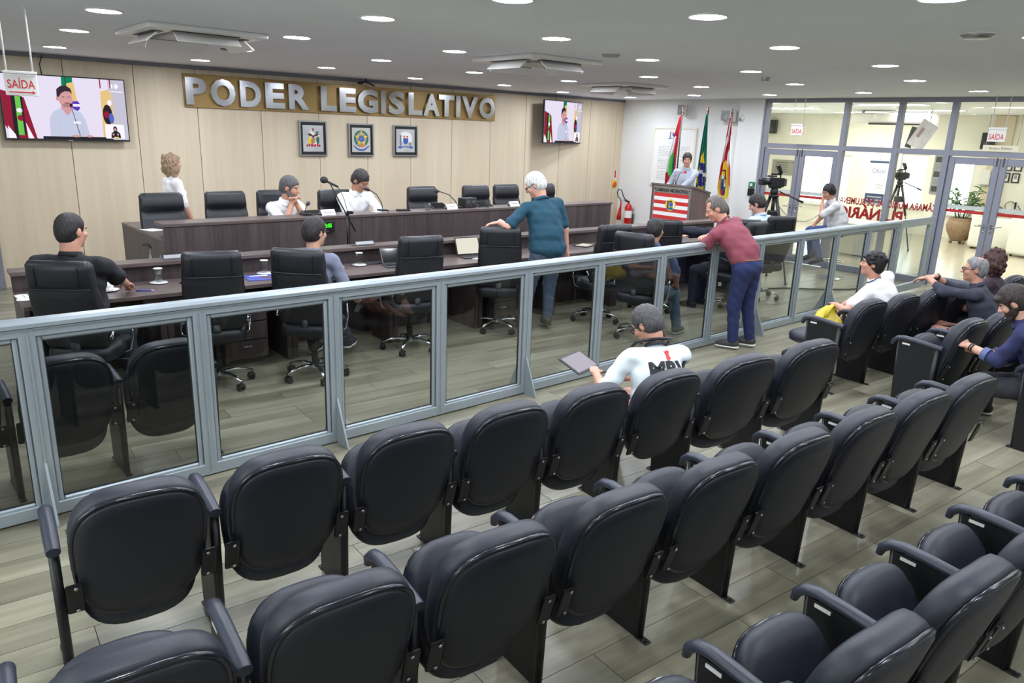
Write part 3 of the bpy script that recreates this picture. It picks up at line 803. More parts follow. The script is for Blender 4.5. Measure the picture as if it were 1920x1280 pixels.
    for k in range(5):
        if leg_me is None:
            bm = new_bm(); add_tube(bm, [(0.03, 0, 0.108), (0.12, 0, 0.118), (0.20, 0, 0.105), (0.275, 0, 0.078)], [0.022, 0.02, 0.017, 0.014], 10, flat=(1.1, 0.7))
            o = obj('leg', bm, M['chrome'], t, True); leg_me = o.data
            bm = new_bm()
            add_tube(bm, [(0.27, 0, 0.085), (0.27, 0, 0.045)], 0.008, 6)
            for s in (-1, 1): add_lathe(bm, [(0.001, -0.009), (0.027, -0.008), (0.029, 0), (0.027, 0.008), (0.001, 0.009)], (0.26, s*0.018, 0.029), 14, axis='Y')
            add_box(bm, (0.262, 0, 0.045), (0.05, 0.055, 0.022), bevel=0.006)
            c = obj('caster', bm, M['black_plastic'], o); cas_me = c.data
        else:
            o = bpy.data.objects.new('leg', leg_me); C.objects.link(o); o.parent = t
            c = bpy.data.objects.new('caster', cas_me); C.objects.link(c); c.parent = o
        o.rotation_euler = (0, 0, 2*PI*k/5+0.3)
    return t
ex0 = make_exec()
def place_exec(x, y, az, label, group, z=0.0, first=[True]):
    """az: degrees clockwise from +Y of the way the chair faces"""
    o = ex0 if first[0] else dup(ex0, (x, y, z), R(-az))
    first[0] = False
    o.location = (x, y, z); o.rotation_euler = (0, 0, R(-az)); o['label'] = label; o['group'] = group
    return o
# chair positions: (back-top x, y), facing; base lies ahead of the back
def from_back(x, y, az):
    return x+0.30*math.sin(R(az)), y+0.30*math.cos(R(az))
FRONT = [(0.94, 5.75, 36, 'behind the man in the black shirt'), (1.93, 5.68, 18, 'standing empty in front of the drawer unit'), (2.53, 5.50, 46, 'behind the man in the grey-blue shirt'),
         (3.81, 5.67, 12, 'standing empty before the dark tablet'), (4.89, 5.84, 38, 'that the white-haired man rests his hand on'), (6.20, 5.45, 14, 'standing empty right of the white-haired man'),
         (7.15, 5.52, 34, 'standing empty in front of the lectern'), (5.86, 4.90, 74, 'occupied by the man in blue by the railing'), (8.12, 4.90, -4, 'occupied by the man in the dark suit'),
         (8.19, 5.13, 46, 'beyond the man in the maroon shirt'), (9.06, 5.12, 20, 'occupied by the man in the light blue shirt')]
FR_POS = []
for x, y, az, lb in FRONT:
    bx, by = from_back(x, y, az); FR_POS.append((bx, by, az))
    place_exec(bx, by, az, 'black leather swivel chair at long desk, '+lb, 'executive chairs at the long desk')
DA = [(2.36, 8.33, 180, 'at the left end, in front of the standing woman'), (3.03, 8.35, 186, 'empty, second from the left end'), (3.60, 8.35, 182, 'behind the man with hands at his mouth'), (4.28, 8.22, 180, 'behind the man reading in a white shirt'),
      (5.60, 8.33, 186, 'empty, between two gooseneck microphones'), (6.49, 8.33, 184, 'empty, behind the black box'), (7.04, 8.33, 184, 'empty, left of the white-haired man'), (7.77, 8.33, 180, 'half hidden by the white-haired man')]
DA_POS = []
for x, y, az, lb in DA:
    bx, by = from_back(x, y, az); DA_POS.append((bx, by, az))
    place_exec(bx, by, az, 'black leather chair behind the dais, '+lb, 'executive chairs at the dais', 0.2)
# ================================================================== DAIS
dais = thing('dais', 'long raised dark wood dais under the gold wall sign', 'dais', (2.10, DD, 0))
LD = 6.18
bm = new_bm(); add_box(bm, (LD/2, 0.0, 0.56), (LD, 0.036, 1.12), bevel=0.002, seg=1); obj('front_panel', bm, M['dark_wood'], dais)
bm = new_bm(); add_box(bm, (LD/2, 0.12, 1.135), (LD+0.02, 0.30, 0.03), bevel=0.003, seg=1); obj('ledge_top', bm, M['dark_wood_x'], dais)
bm = new_bm(); add_box(bm, (LD/2, 0.31, 0.985), (LD, 0.56, 0.03), bevel=0.003, seg=1); obj('counter', bm, M['dark_wood_x'], dais)
bm = new_bm(); add_box(bm, (0.10, 1.04, 0.985), (0.20, 0.90, 0.03), bevel=0.003, seg=1); obj('return_counter', bm, M['dark_wood_x'], dais)
bm = new_bm(); add_box(bm, (0.018, 0.75, 0.485), (0.036, 1.46, 0.97), bevel=0.002, seg=1); obj('end_panel', bm, M['dark_wood'], dais)
bm = new_bm(); add_box(bm, (LD-0.018, 0.31, 0.485), (0.036, 0.56, 0.97), bevel=0.002, seg=1); obj('end_panel', bm, M['dark_wood'], dais)
for k in range(1, 5):
    bm = new_bm(); add_box(bm, (LD*k/5, 0.30, 0.585), (0.03, 0.5, 0.77)); obj('support', bm, M['dark_wood'], dais)
# clock on the dais front
ck = thing('digital_clock', 'small black digital clock with green digits on dais front', 'clock', (3.737, DD-0.045, 1.042))
bm = new_bm(); add_box(bm, (0, 0, 0), (0.175, 0.045, 0.118), bevel=0.006); obj('body', bm, M['black_plastic'], ck)
text_obj('digits', '03:05', 0.058, M['green_led'], ck, (0, -0.024, 0.012), depth=0.001, bold=0.0015, sx=0.85)

# ================================================================== LONG COUNCIL DESK
DRZ = -R(1.9)
DO = Vector((0.77, 6.27, 0))
def dk(u, v, z=0.0):
    """desk frame to world"""
    return Vector((DO.x+u*math.cos(DRZ)-v*math.sin(DRZ), DO.y+u*math.sin(DRZ)+v*math.cos(DRZ), z))
desk = thing('council_desk', 'long dark laminate council desk with raised front ledge behind the railing', 'desk', DO, DRZ)
LT = 8.9
bm = new_bm(); add_box(bm, (LT/2, 0.30, 0.732), (LT, 0.60, 0.034), bevel=0.003, seg=1); obj('worktop', bm, M['dark_wood_x'], desk)
bm = new_bm(); add_box(bm, (LT/2, 0.615, 0.44), (LT, 0.03, 0.88), bevel=0.002, seg=1); obj('front_panel', bm, M['dark_wood'], desk)
bm = new_bm(); add_box(bm, (LT/2, 0.615, 0.902), (LT+0.02, 0.20, 0.034), bevel=0.003, seg=1); obj('ledge', bm, M['dark_wood_x'], desk)
bm = new_bm(); add_box(bm, (0.018, 0.30, 0.357), (0.036, 0.6, 0.714), bevel=0.002, seg=1); obj('end_panel', bm, M['dark_wood'], desk)
for k in range(8):
    for d in (-0.028, 0.028):
        bm = new_bm(); add_box(bm, (0, 0.34, 0.357), (0.05, 0.5, 0.714), bevel=0.002, seg=1); o = obj('leg_panel', bm, M['dark_wood'], desk); o.location.x = 0.98+1.06*k+d
    bm = new_bm(); add_box(bm, (0.98+1.06*k, 0.07, 0.68), (0.34, 0.02, 0.06)); obj('apron', bm, M['dark_wood'], desk)
def pedestal(p, label):
    t = thing('drawer_pedestal', label, 'drawer unit', p, DRZ, 'drawer pedestals')
    bm = new_bm(); add_box(bm, (0, 0.22, 0.315), (0.40, 0.42, 0.51), bevel=0.003, seg=1); obj('body', bm, M['dark_wood'], t)
    for k in range(3):
        bm = new_bm(); add_box(bm, (0, 0, 0.145+0.168*k), (0.38, 0.02, 0.158), bevel=0.002, seg=1); d = obj('drawer', bm, M['dark_wood'], t)
        bm = new_bm(); add_tube(bm, [(-0.05, -0.008, 0.18+0.168*k), (-0.03, -0.03, 0.18+0.168*k), (0.03, -0.03, 0.18+0.168*k), (0.05, -0.008, 0.18+0.168*k)], 0.007, 6); obj('handle', bm, M['chrome'], d)
    for sx in (-0.16, 0.16):
        for y in (0.07, 0.37):
            bm = new_bm(); add_lathe(bm, [(0.001, -0.014), (0.026, -0.012), (0.026, 0.012), (0.001, 0.014)], (sx, y, 0.026), 12, axis='X'); add_box(bm, (sx, y, 0.052), (0.02, 0.03, 0.012)); obj('caster', bm, M['black_plastic'], t)
pedestal(dk(1.63, 0.12), 'low wooden three drawer pedestal under the desk near its left end')
pedestal(dk(4.55, 0.17), 'low wooden three drawer pedestal under the desk behind the chair with the hand on it')

# ================================================================== TABLE ITEMS
def g_tumbler(loc, label, group):
    t = thing('water_glass', label, 'glass', loc, 0, group)
    bm = new_bm(); add_lathe(bm, [(0.001, 0.012), (0.028, 0.012), (0.031, 0.06), (0.033, 0.125), (0.0315, 0.125), (0.029, 0.06), (0.026, 0.02), (0.001, 0.02)], n=18, caps=False); obj('tumbler', bm, M['thin_glass'], t, True)
    bm = new_bm(); add_lathe(bm, [(0.001, 0.126), (0.036, 0.126), (0.036, 0.131), (0.001, 0.132)], n=18, caps=False); obj('cover', bm, M['white_plastic'], t, 30)
    bm = new_bm(); add_lathe(bm, [(0.001, 0.0), (0.04, 0.0), (0.072, 0.010), (0.070, 0.012), (0.04, 0.004), (0.001, 0.004)], n=24, caps=False); obj('saucer', bm, M['white_gloss'], t, True)
    bm = new_bm(); add_box(bm, (0, 0, 0.008), (0.07, 0.07, 0.003), rot=(0, 0, 0.5)); obj('napkin', bm, M['paper'], t)
def g_cup(loc, label, rz=0, group='coffee cups on the desk'):
    t = thing('coffee_cup', label, 'cup', loc, rz, group)
    bm = new_bm(); add_lathe(bm, [(0.001, 0.008), (0.024, 0.008), (0.034, 0.03), (0.040, 0.068), (0.038, 0.068), (0.031, 0.03), (0.022, 0.012), (0.001, 0.012)], n=20, caps=False); obj('cup_body', bm, M['white_gloss'], t, True)
    bm = new_bm(); add_tube(bm, [(0.034, 0, 0.055), (0.055, 0, 0.056), (0.060, 0, 0.04), (0.05, 0, 0.026), (0.031, 0, 0.026)], 0.0045, 8); obj('handle', bm, M['white_gloss'], t, True)
    bm = new_bm(); add_lathe(bm, [(0.001, 0.0), (0.04, 0.0), (0.075, 0.012), (0.073, 0.014), (0.04, 0.004), (0.001, 0.004)], n=24, caps=False); obj('saucer', bm, M['white_gloss'], t, True)
def g_paper(loc, rz, label, sx=0.21, sy=0.297, n=2, cat='paper', lines=True, m=None):
    t = thing('paper_sheet', label, cat, loc, rz)
    for k in range(n):
        bm = new_bm(); add_box(bm, (0, 0, 0.001+0.002*k), (sx, sy, 0.0015), rot=(0, 0, 0.12*k)); o = obj('sheet', bm, m or M['paper'], t)
    if lines:
        bm = new_bm()
        for k in range(9): add_box(bm, (0, sy*(0.38-0.09*k), 0.0032+0.002*(n-1)), (sx*0.78*(1 if k % 4 else 0.6), 0.004, 0.0004), rot=(0, 0, 0.12*(n-1)))
        obj('print', bm, M['grey_ink'], t)['kind'] = 'stuff'
DT = 0.7495
def dz(x, y): return (x, y, DT)
g_paper(dz(0.98, 6.60), R(80), 'white printed papers at left end of the council desk', 0.24, 0.40, 3)
G = 'covered water glasses on saucers'
g_tumbler(dz(1.81, 6.66), 'covered water glass on white saucer, right of the man in black', G)
g_tumbler(dz(2.72, 6.62), 'covered water glass on white saucer behind the blue folder', G)
g_tumbler(dz(3.68, 6.58), 'covered water glass on white saucer right of the man in grey-blue', G)
g_tumbler(dz(5.22, 6.55), 'covered water glass beside the open laptop', G)
g_cup(dz(3.42, 6.56), 'white coffee cup and saucer beside the man in grey-blue shirt', R(30))
g_cup(dz(5.38, 6.58), 'white coffee cup and saucer right of the open laptop', R(20))
g_cup(dz(8.02, 6.46), 'white coffee cup left of the dark suited man', R(200))
g_cup(dz(1.40, 6.55), 'white cup in front of the man in black shirt', R(120))
t = thing('blue_folder', 'blue printed folder lying on desk between two chairs', 'folder', dz(2.66, 6.46), R(-12))
bm = new_bm(); add_box(bm, (0, 0, 0.003), (0.34, 0.25, 0.006), bevel=0.001, seg=1); obj('cover', bm, M['blue'], t)
bm = new_bm(); add_box(bm, (-0.05, 0.07, 0.0065), (0.16, 0.03, 0.0008)); obj('title_label', bm, M['paper'], t)
bm = new_bm(); add_box(bm, (0.02, -0.02, 0.0065), (0.12, 0.07, 0.0008)); obj('print', bm, M['brown'], t)
bm = new_bm(); add_box(bm, (0.16, 0.09, 0.002), (0.10, 0.08, 0.002)); obj('sheet', bm, M['paper'], t)
def tablet(loc, rz, label, ang=62, m='black_plastic', w=0.27, cat='tablet', base=True, hh=0.19):
    t = thing('tablet', label, cat, loc, rz)
    rot = Matrix.Translation((0, 0.0, 0.012)) @ Matrix.Rotation(R(ang), 4, 'X')
    bm = new_bm(); add_box(bm, (0, hh/2, 0), (w, hh, 0.009), bevel=0.004); bmesh.ops.transform(bm, matrix=rot, verts=bm.verts); obj('case', bm, M['black_plastic'], t)
    bm = new_bm(); add_box(bm, (0, hh/2, 0.005), (w-0.025, hh-0.025, 0.002)); bmesh.ops.transform(bm, matrix=rot, verts=bm.verts); s = obj('screen', bm, M[m], t)
    if base:
        bm = new_bm(); add_box(bm, (0, -0.085, 0.006), (w, 0.17, 0.010), bevel=0.003); kb = obj('keyboard', bm, M['dark_grey'], t)
        bm = new_bm()
        for i in range(10):
            for j in range(4): add_box(bm, (-w*0.42+i*w*0.093, -0.04-j*0.022, 0.0125), (w*0.075, 0.016, 0.003))
        obj('keys', bm, M['black_plastic'], kb)['kind'] = 'stuff'
    return t
M['screen_lit'] = emis('lit_document_screen', (226, 222, 206), 0.85)
M['screen_dark'] = mat('dark_glass_screen', (14, 14, 18), 0.08)
tb = tablet(dz(4.02, 6.44), R(-16), 'black tablet with folded cover standing on desk, dark screen', 48, 'screen_dark', 0.28)
lp = tablet(dz(5.02, 6.53), R(-8), 'open laptop showing a white document on the council desk', 68, 'screen_lit', 0.30, 'laptop', True, 0.20)
g_paper(dz(5.12, 6.33), R(-60), 'white papers lying in front of the open laptop', 0.22, 0.34, 3)
tp = thing('tablet', 'tablet lying flat with bright screen right of the white-haired man', 'tablet', dz(6.76, 6.44), R(-70))
bm = new_bm(); add_box(bm, (0, 0, 0.006), (0.19, 0.27, 0.010), bevel=0.003); obj('case', bm, M['black_plastic'], tp)
bm = new_bm(); add_box(bm, (0, 0, 0.0118), (0.15, 0.22, 0.001)); obj('screen', bm, M['screen_lit'], tp)
g_paper(dz(7.36, 6.50), R(-50), 'white papers on desk left of the empty chair near the lectern', 0.21, 0.30, 2)
t = thing('mobile_phone', 'dark mobile phone lying on desk beside water glass near left end', 'phone', dz(2.02, 6.60), R(-40))
bm = new_bm(); add_box(bm, (0, 0, 0.005), (0.075, 0.15, 0.009), bevel=0.003); obj('case', bm, M['black_plastic'], t)
bm = new_bm(); add_box(bm, (0, 0, 0.0100), (0.066, 0.135, 0.0006)); obj('screen', bm, M['screen_dark'], t)
t = thing('pen', 'blue and white ballpoint pen lying on desk by the man in black', 'pen', dz(1.63, 6.40), R(-25))
bm = new_bm(); add_tube(bm, [(-0.07, 0, 0.006), (0.045, 0, 0.006)], 0.0055, 8); obj('barrel', bm, M['blue'], t)
bm = new_bm(); add_tube(bm, [(0.045, 0, 0.006), (0.06, 0, 0.006), (0.072, 0, 0.005)], [0.0055, 0.004, 0.001], 8); obj('tip', bm, M['white_plastic'], t)
t = thing('notebook_tray', 'flat dark folder lying on desk left of the dark tablet', 'folder', dz(3.86, 6.62), R(-5))
bm = new_bm(); add_box(bm, (0, 0, 0.005), (0.22, 0.12, 0.009), bevel=0.002); obj('cover', bm, M['dark_grey'], t)
bm = new_bm(); add_box(bm, (0, -0.055, 0.010), (0.21, 0.01, 0.002)); obj('spine', bm, M['black_plastic'], t)
# name plates lying on the ledge
for (u, lb) in ((3.05, 'clear name plate on desk ledge in front of the microphone stand'), (1.22, 'clear name plate on desk ledge near the first water glass')):
    t = thing('name_plate', lb, 'name plate', dk(u, 0.60, 0.919), DRZ)
    bm = new_bm(); add_prism(bm, [(-0.05, 0), (0.05, 0), (0.004, 0.055), (-0.004, 0.055)], -0.12, 0.12, 'YZ'); obj('holder', bm, M['thin_glass'], t)
    bm = new_bm(); add_box(bm, (0, -0.0275, 0.027), (0.2, 0.002, 0.035), rot=(R(-40), 0, 0)); obj('card', bm, M['grey_plastic'], t)
# gooseneck microphones and things on the dais ledge
DZ_ = 1.1505
def gooseneck(base, tip, label):
    t = thing('gooseneck_microphone', label, 'microphone', base, 0, 'gooseneck microphones on the dais')
    d = Vector(tip)-Vector(base)
    bm = new_bm(); add_box(bm, (0, 0, 0.012), (0.09, 0.12, 0.024), bevel=0.006); obj('base', bm, M['black_plastic'], t)
    pts = [Vector((0, 0, 0.02)), Vector((d.x*0.1, d.y*0.1, d.z*0.4)), Vector((d.x*0.45, d.y*0.45, d.z*0.8)), Vector((d.x*0.9, d.y*0.9, d.z*0.98)), d]
    bm = new_bm(); add_tube(bm, pts, 0.006, 8); obj('neck', bm, M['black_plastic'], t, True)
    bm = new_bm(); e = (pts[-1]-pts[-2]).normalized(); add_tube(bm, [d-e*0.01, d+e*0.005, d+e*0.03, d+e*0.05, d+e*0.06], [0.010, 0.018, 0.022, 0.018, 0.006], 10); obj('head', bm, M['rubber'], t, True)
gooseneck((3.60, 7.58, DZ_), (3.645, 7.62, 1.255), 'short gooseneck microphone before the man with hands at his mouth')
gooseneck((4.56, 7.58, DZ_), (4.44, 7.68, 1.39), 'gooseneck microphone right of the man reading at the dais')
gooseneck((5.63, 7.58, DZ_), (5.40, 7.66, 1.35), 'gooseneck microphone leaning left beside the black box on the dais')
def dcard(x, label, y=7.52):
    t = thing('name_card', label, 'name card', (x, y, DZ_), R(4), 'folded name cards')
    bm = new_bm(); add_prism(bm, [(-0.035, 0), (-0.032, 0), (0, 0.052), (0.032, 0), (0.035, 0), (0, 0.057)], -0.085, 0.085, 'YZ'); obj('card', bm, M['paper'], t)
    bm = new_bm(); add_box(bm, (0, -0.0195, 0.03), (0.11, 0.0008, 0.008), rot=(R(-31.5), 0, 0)); obj('print', bm, M['grey_ink'], t)
dcard(3.83, 'white folded name card left of the microphone stand on dais'); dcard(5.49, 'white folded name card left of the leaning gooseneck microphone'); dcard(6.50, 'white folded name card at the right end of the dais')
g_paper((4.50, 7.56, DZ_), R(10), 'curled white paper in front of the man reading', 0.16, 0.12, 2, lines=False)
t = thing('tablet', 'small dark tablet on dais right of the man with hands at his mouth', 'tablet', (3.70, 7.60, DZ_), R(5))
bm = new_bm(); add_box(bm, (0, 0, 0.02), (0.22, 0.14, 0.012), rot=(R(14), 0, 0), bevel=0.003); obj('case', bm, M['black_plastic'], t)
bm = new_bm(); add_box(bm, (0, 0, 0.0275), (0.19, 0.115, 0.002), rot=(R(14), 0, 0)); obj('screen', bm, M['screen_dark'], t)
bm = new_bm(); add_box(bm, (0, 0.05, 0.011), (0.1, 0.012, 0.022)); obj('stand', bm, M['black_plastic'], t)
for x, lb in ((5.36, 'dark tablet propped on dais before the empty chair'), (6.06, 'dark tablet propped on dais right of the black box')):
    t = thing('tablet', lb, 'tablet', (x, 7.60, DZ_), R(6))
    bm = new_bm(); add_box(bm, (0, 0, 0.028), (0.24, 0.15, 0.012), rot=(R(24), 0, 0), bevel=0.003); obj('case', bm, M['black_plastic'], t)
    bm = new_bm(); add_box(bm, (0, -0.002, 0.0355), (0.21, 0.12, 0.002), rot=(R(24), 0, 0)); obj('screen', bm, M['screen_dark'], t)
    bm = new_bm(); add_box(bm, (0, 0.045, 0.02), (0.1, 0.012, 0.04)); obj('stand', bm, M['black_plastic'], t)
t = thing('mobile_phone', 'black mobile phone resting on dais left of the empty chair', 'phone', (4.81, 7.54, DZ_), R(70))
bm = new_bm(); add_box(bm, (0, 0, 0.010), (0.075, 0.16, 0.018), bevel=0.004); obj('case', bm, M['black_plastic'], t)
bm = new_bm(); add_box(bm, (0, 0, 0.0195), (0.066, 0.14, 0.0008)); obj('screen', bm, M['screen_dark'], t)
def plain_glass(loc, label):
    t = thing('water_glass', label, 'glass', loc, 0, 'tumblers on the dais')
    bm = new_bm(); add_lathe(bm, [(0.001, 0), (0.030, 0), (0.036, 0.085), (0.034, 0.085), (0.028, 0.006), (0.001, 0.006)], n=18, caps=False); obj('tumbler', bm, M['thin_glass'], t, True)
    bm = new_bm(); add_lathe(bm, [(0.001, 0.0065), (0.0275, 0.0065), (0.031, 0.05), (0.001, 0.05)], n=18, caps=False); obj('water', bm, M['thin_glass'], t, True)
plain_glass((5.13, 7.50, DZ_), 'clear water glass on dais in front of the empty chair'); plain_glass((6.02, 7.47, DZ_), 'clear water glass on dais before the propped right-hand tablet')
t = thing('black_box', 'small black speaker box standing on the dais', 'speaker', (5.80, 7.60, DZ_), R(5))
bm = new_bm(); add_box(bm, (0, 0, 0.06), (0.21, 0.13, 0.12), bevel=0.01); obj('body', bm, M['black_plastic'], t)
bm = new_bm(); add_box(bm, (0, -0.066, 0.06), (0.18, 0.004, 0.09)); obj('grille', bm, M['rubber'], t)
bm = new_bm()
for s in (-1, 1): add_lathe(bm, [(0.03, -0.002), (0.03, 0.002), (0.012, 0.004)], (s*0.045, -0.069, 0.06), 14, axis='Y')
obj('cone', bm, M['dark_grey'], t)
g_paper((2.20, 8.16, 1.0005), R(20), 'white paper on lower counter at left end of dais', 0.14, 0.20, 2, lines=False)
# microphone on a boom stand between desk and dais
ms = thing('microphone_stand', 'black boom microphone stand rising between desk and dais', 'microphone stand', (3.86, 7.14, 0))
bm = new_bm(); add_tube(bm, [(0, 0, 0.02), (0, 0, 0.75)], 0.012, 10); obj('pole', bm, M['black_plastic'], ms, True)
bm = new_bm(); add_tube(bm, [(0, 0, 0.75), (0, 0, 1.22)], 0.008, 10); obj('upper_pole', bm, M['black_plastic'], ms, True)
bm = new_bm(); add_tube(bm, [(0, 0, 0.74), (0, 0, 0.79)], 0.016, 10); obj('clutch', bm, M['blue'], ms, True)
for k in range(3):
    bm = new_bm(); a = 2*PI*k/3+0.4; add_tube(bm, [(0, 0, 0.14), (0.28*math.cos(a), 0.28*math.sin(a), 0.015)], 0.009, 8); obj('leg', bm, M['black_plastic'], ms, True)
bt = Vector((-0.17, 0.05, 1.53)); bb = Vector((0.085, -0.02, 1.01))
bm = new_bm(); add_tube(bm, [bb, bt], 0.007, 8); obj('boom', bm, M['black_plastic'], ms, True)
bm = new_bm(); add_sphere(bm, (0, 0, 1.20), 0.022); add_box(bm, (0.02, -0.03, 1.215), (0.06, 0.05, 0.035), bevel=0.008); obj('knob', bm, M['black_plastic'], ms)
bm = new_bm(); add_tube(bm, [bt+Vector((0.10, 0, -0.055)), bt+Vector((-0.02, 0, 0.0))], 0.012, 10); add_sphere(bm, bt+Vector((-0.055, 0, 0.018)), 0.042, (1, 0.85, 0.85)); obj('microphone', bm, M['rubber'], ms, True)
bm = new_bm(); add_tube(bm, [bt+Vector((0.10, 0, -0.055)), bt+Vector((0.16, 0, -0.16)), (0.03, 0.0, 1.15), (0.02, 0, 0.6)], 0.004, 6); obj('cable', bm, M['black_plastic'], ms, True)

# ================================================================== GOLD WALL SIGN
sg = thing('wall_sign', 'gold wall plate carrying large polished metal capital letters', 'sign', (3.527, DW-0.02, 2.256))
bm = new_bm(); add_box(bm, (2.724, 0, 0.2185), (5.448, 0.024, 0.437), bevel=0.003, seg=1); obj('plate', bm, M['gold'], sg)
LET = [('P', 3.539, 3.816), ('O', 3.873, 4.215), ('D', 4.282, 4.586), ('E', 4.648, 4.94), ('R', 5.005, 5.327), ('L', 5.518, 5.777), ('E', 5.831, 6.117), ('G', 6.145, 6.51), ('I', 6.559, 6.658), ('S', 6.707, 7.012), ('L', 7.084, 7.358), ('A', 7.38, 7.717), ('T', 7.695, 8.02), ('I', 8.055, 8.158), ('V', 8.182, 8.535), ('O', 8.571, 8.926)]
for ch, x0, x1 in LET:
    me = text_mesh(ch, 0.5, 0.045, 0.022)
    xs = [v.co.x for v in me.vertices]; zs = [v.co.z for v in me.vertices]
    w, h = max(xs)-min(xs), max(zs)-min(zs)
    sx = (x1-x0)/w if ch != 'I' else (x1-x0)*0.9/w
    over = 1.02 if ch in 'OGS' else 1.0
    me.transform(Matrix.Translation((-(max(xs)+min(xs))/2, 0, -(max(zs)+min(zs))/2)))
    me.transform(Matrix.Diagonal((sx, 1, 0.355*over/h, 1)))
    me.materials.clear(); me.materials.append(M['brushed'])
    o = bpy.data.objects.new('letter', me); C.objects.link(o); o.parent = sg
    o.location = ((x0+x1)/2-3.527, -0.040, 0.213)
# small black spot fitting above the sign
t = thing('spotlight', 'small black wire spotlight fitting on the ceiling edge above the sign', 'spotlight', (6.25, DW-0.16, ZC))
bm = new_bm(); add_tube(bm, [(0, 0, 0), (0, 0, -0.05)], 0.012, 8); obj('stem', bm, M['black_plastic'], t)
bm = new_bm(); add_tube(bm, [(-0.14, 0, -0.07), (0.0, 0, -0.045), (0.15, 0, -0.10)], 0.014, 8); obj('arm', bm, M['black_plastic'], t)
bm = new_bm(); add_lathe(bm, [(0.02, -0.03), (0.045, -0.07), (0.04, -0.07), (0.015, -0.03)], (-0.1, 0, -0.02), 12, caps=False); obj('shade', bm, M['black_plastic'], t)

# ================================================================== FLAT ART (screens, crests, posters)
def art(name, polys, mats, parent, origin, ex, ez, ny):
    """polys: (list of (u,v), material index, layer); u along ex, v up along ez; stacked layers 0.6 mm apart along ny"""
    bm = new_bm(); O, ex, ez, ny = Vector(origin), Vector(ex), Vector(ez), Vector(ny)
    for pl, mi, ly in polys:
        vs = [bm.verts.new(O+ex*u+ez*v+ny*(0.0008*ly)) for u, v in pl]
        f = bm.faces.new(vs); f.material_index = mi
        f.normal_update()
        if f.normal.dot(ny) < 0: f.normal_flip()
    return obj(name, bm, mats, parent, fixn=False)
def ell(cx, cy, rx, ry, n=20, a0=0, a1=2*PI):
    return [(cx+rx*math.cos(a0+(a1-a0)*k/(n if a1-a0 >= 2*PI-0.01 else n-1)), cy+ry*math.sin(a0+(a1-a0)*k/(n if a1-a0 >= 2*PI-0.01 else n-1))) for k in range(n)]
def rect(x0, y0, x1, y1): return [(x0, y0), (x1, y0), (x1, y1), (x0, y1)]
SCR = [emis('screen_'+n, c, 0.80) for n, c in (('wall', (232, 224, 244)), ('red', (150, 36, 60)), ('green', (112, 200, 84)), ('hair', (58, 46, 60)), ('skin', (212, 158, 160)), ('shirt', (198, 204, 228)), ('gold', (232, 198, 130)), ('black', (44, 40, 48)), ('white', (250, 246, 255)), ('teal', (24, 130, 90)), ('blue', (84, 110, 200)), ('violet', (92, 60, 190)), ('grey', (200, 196, 214)), ('stubble', (176, 130, 136)))]
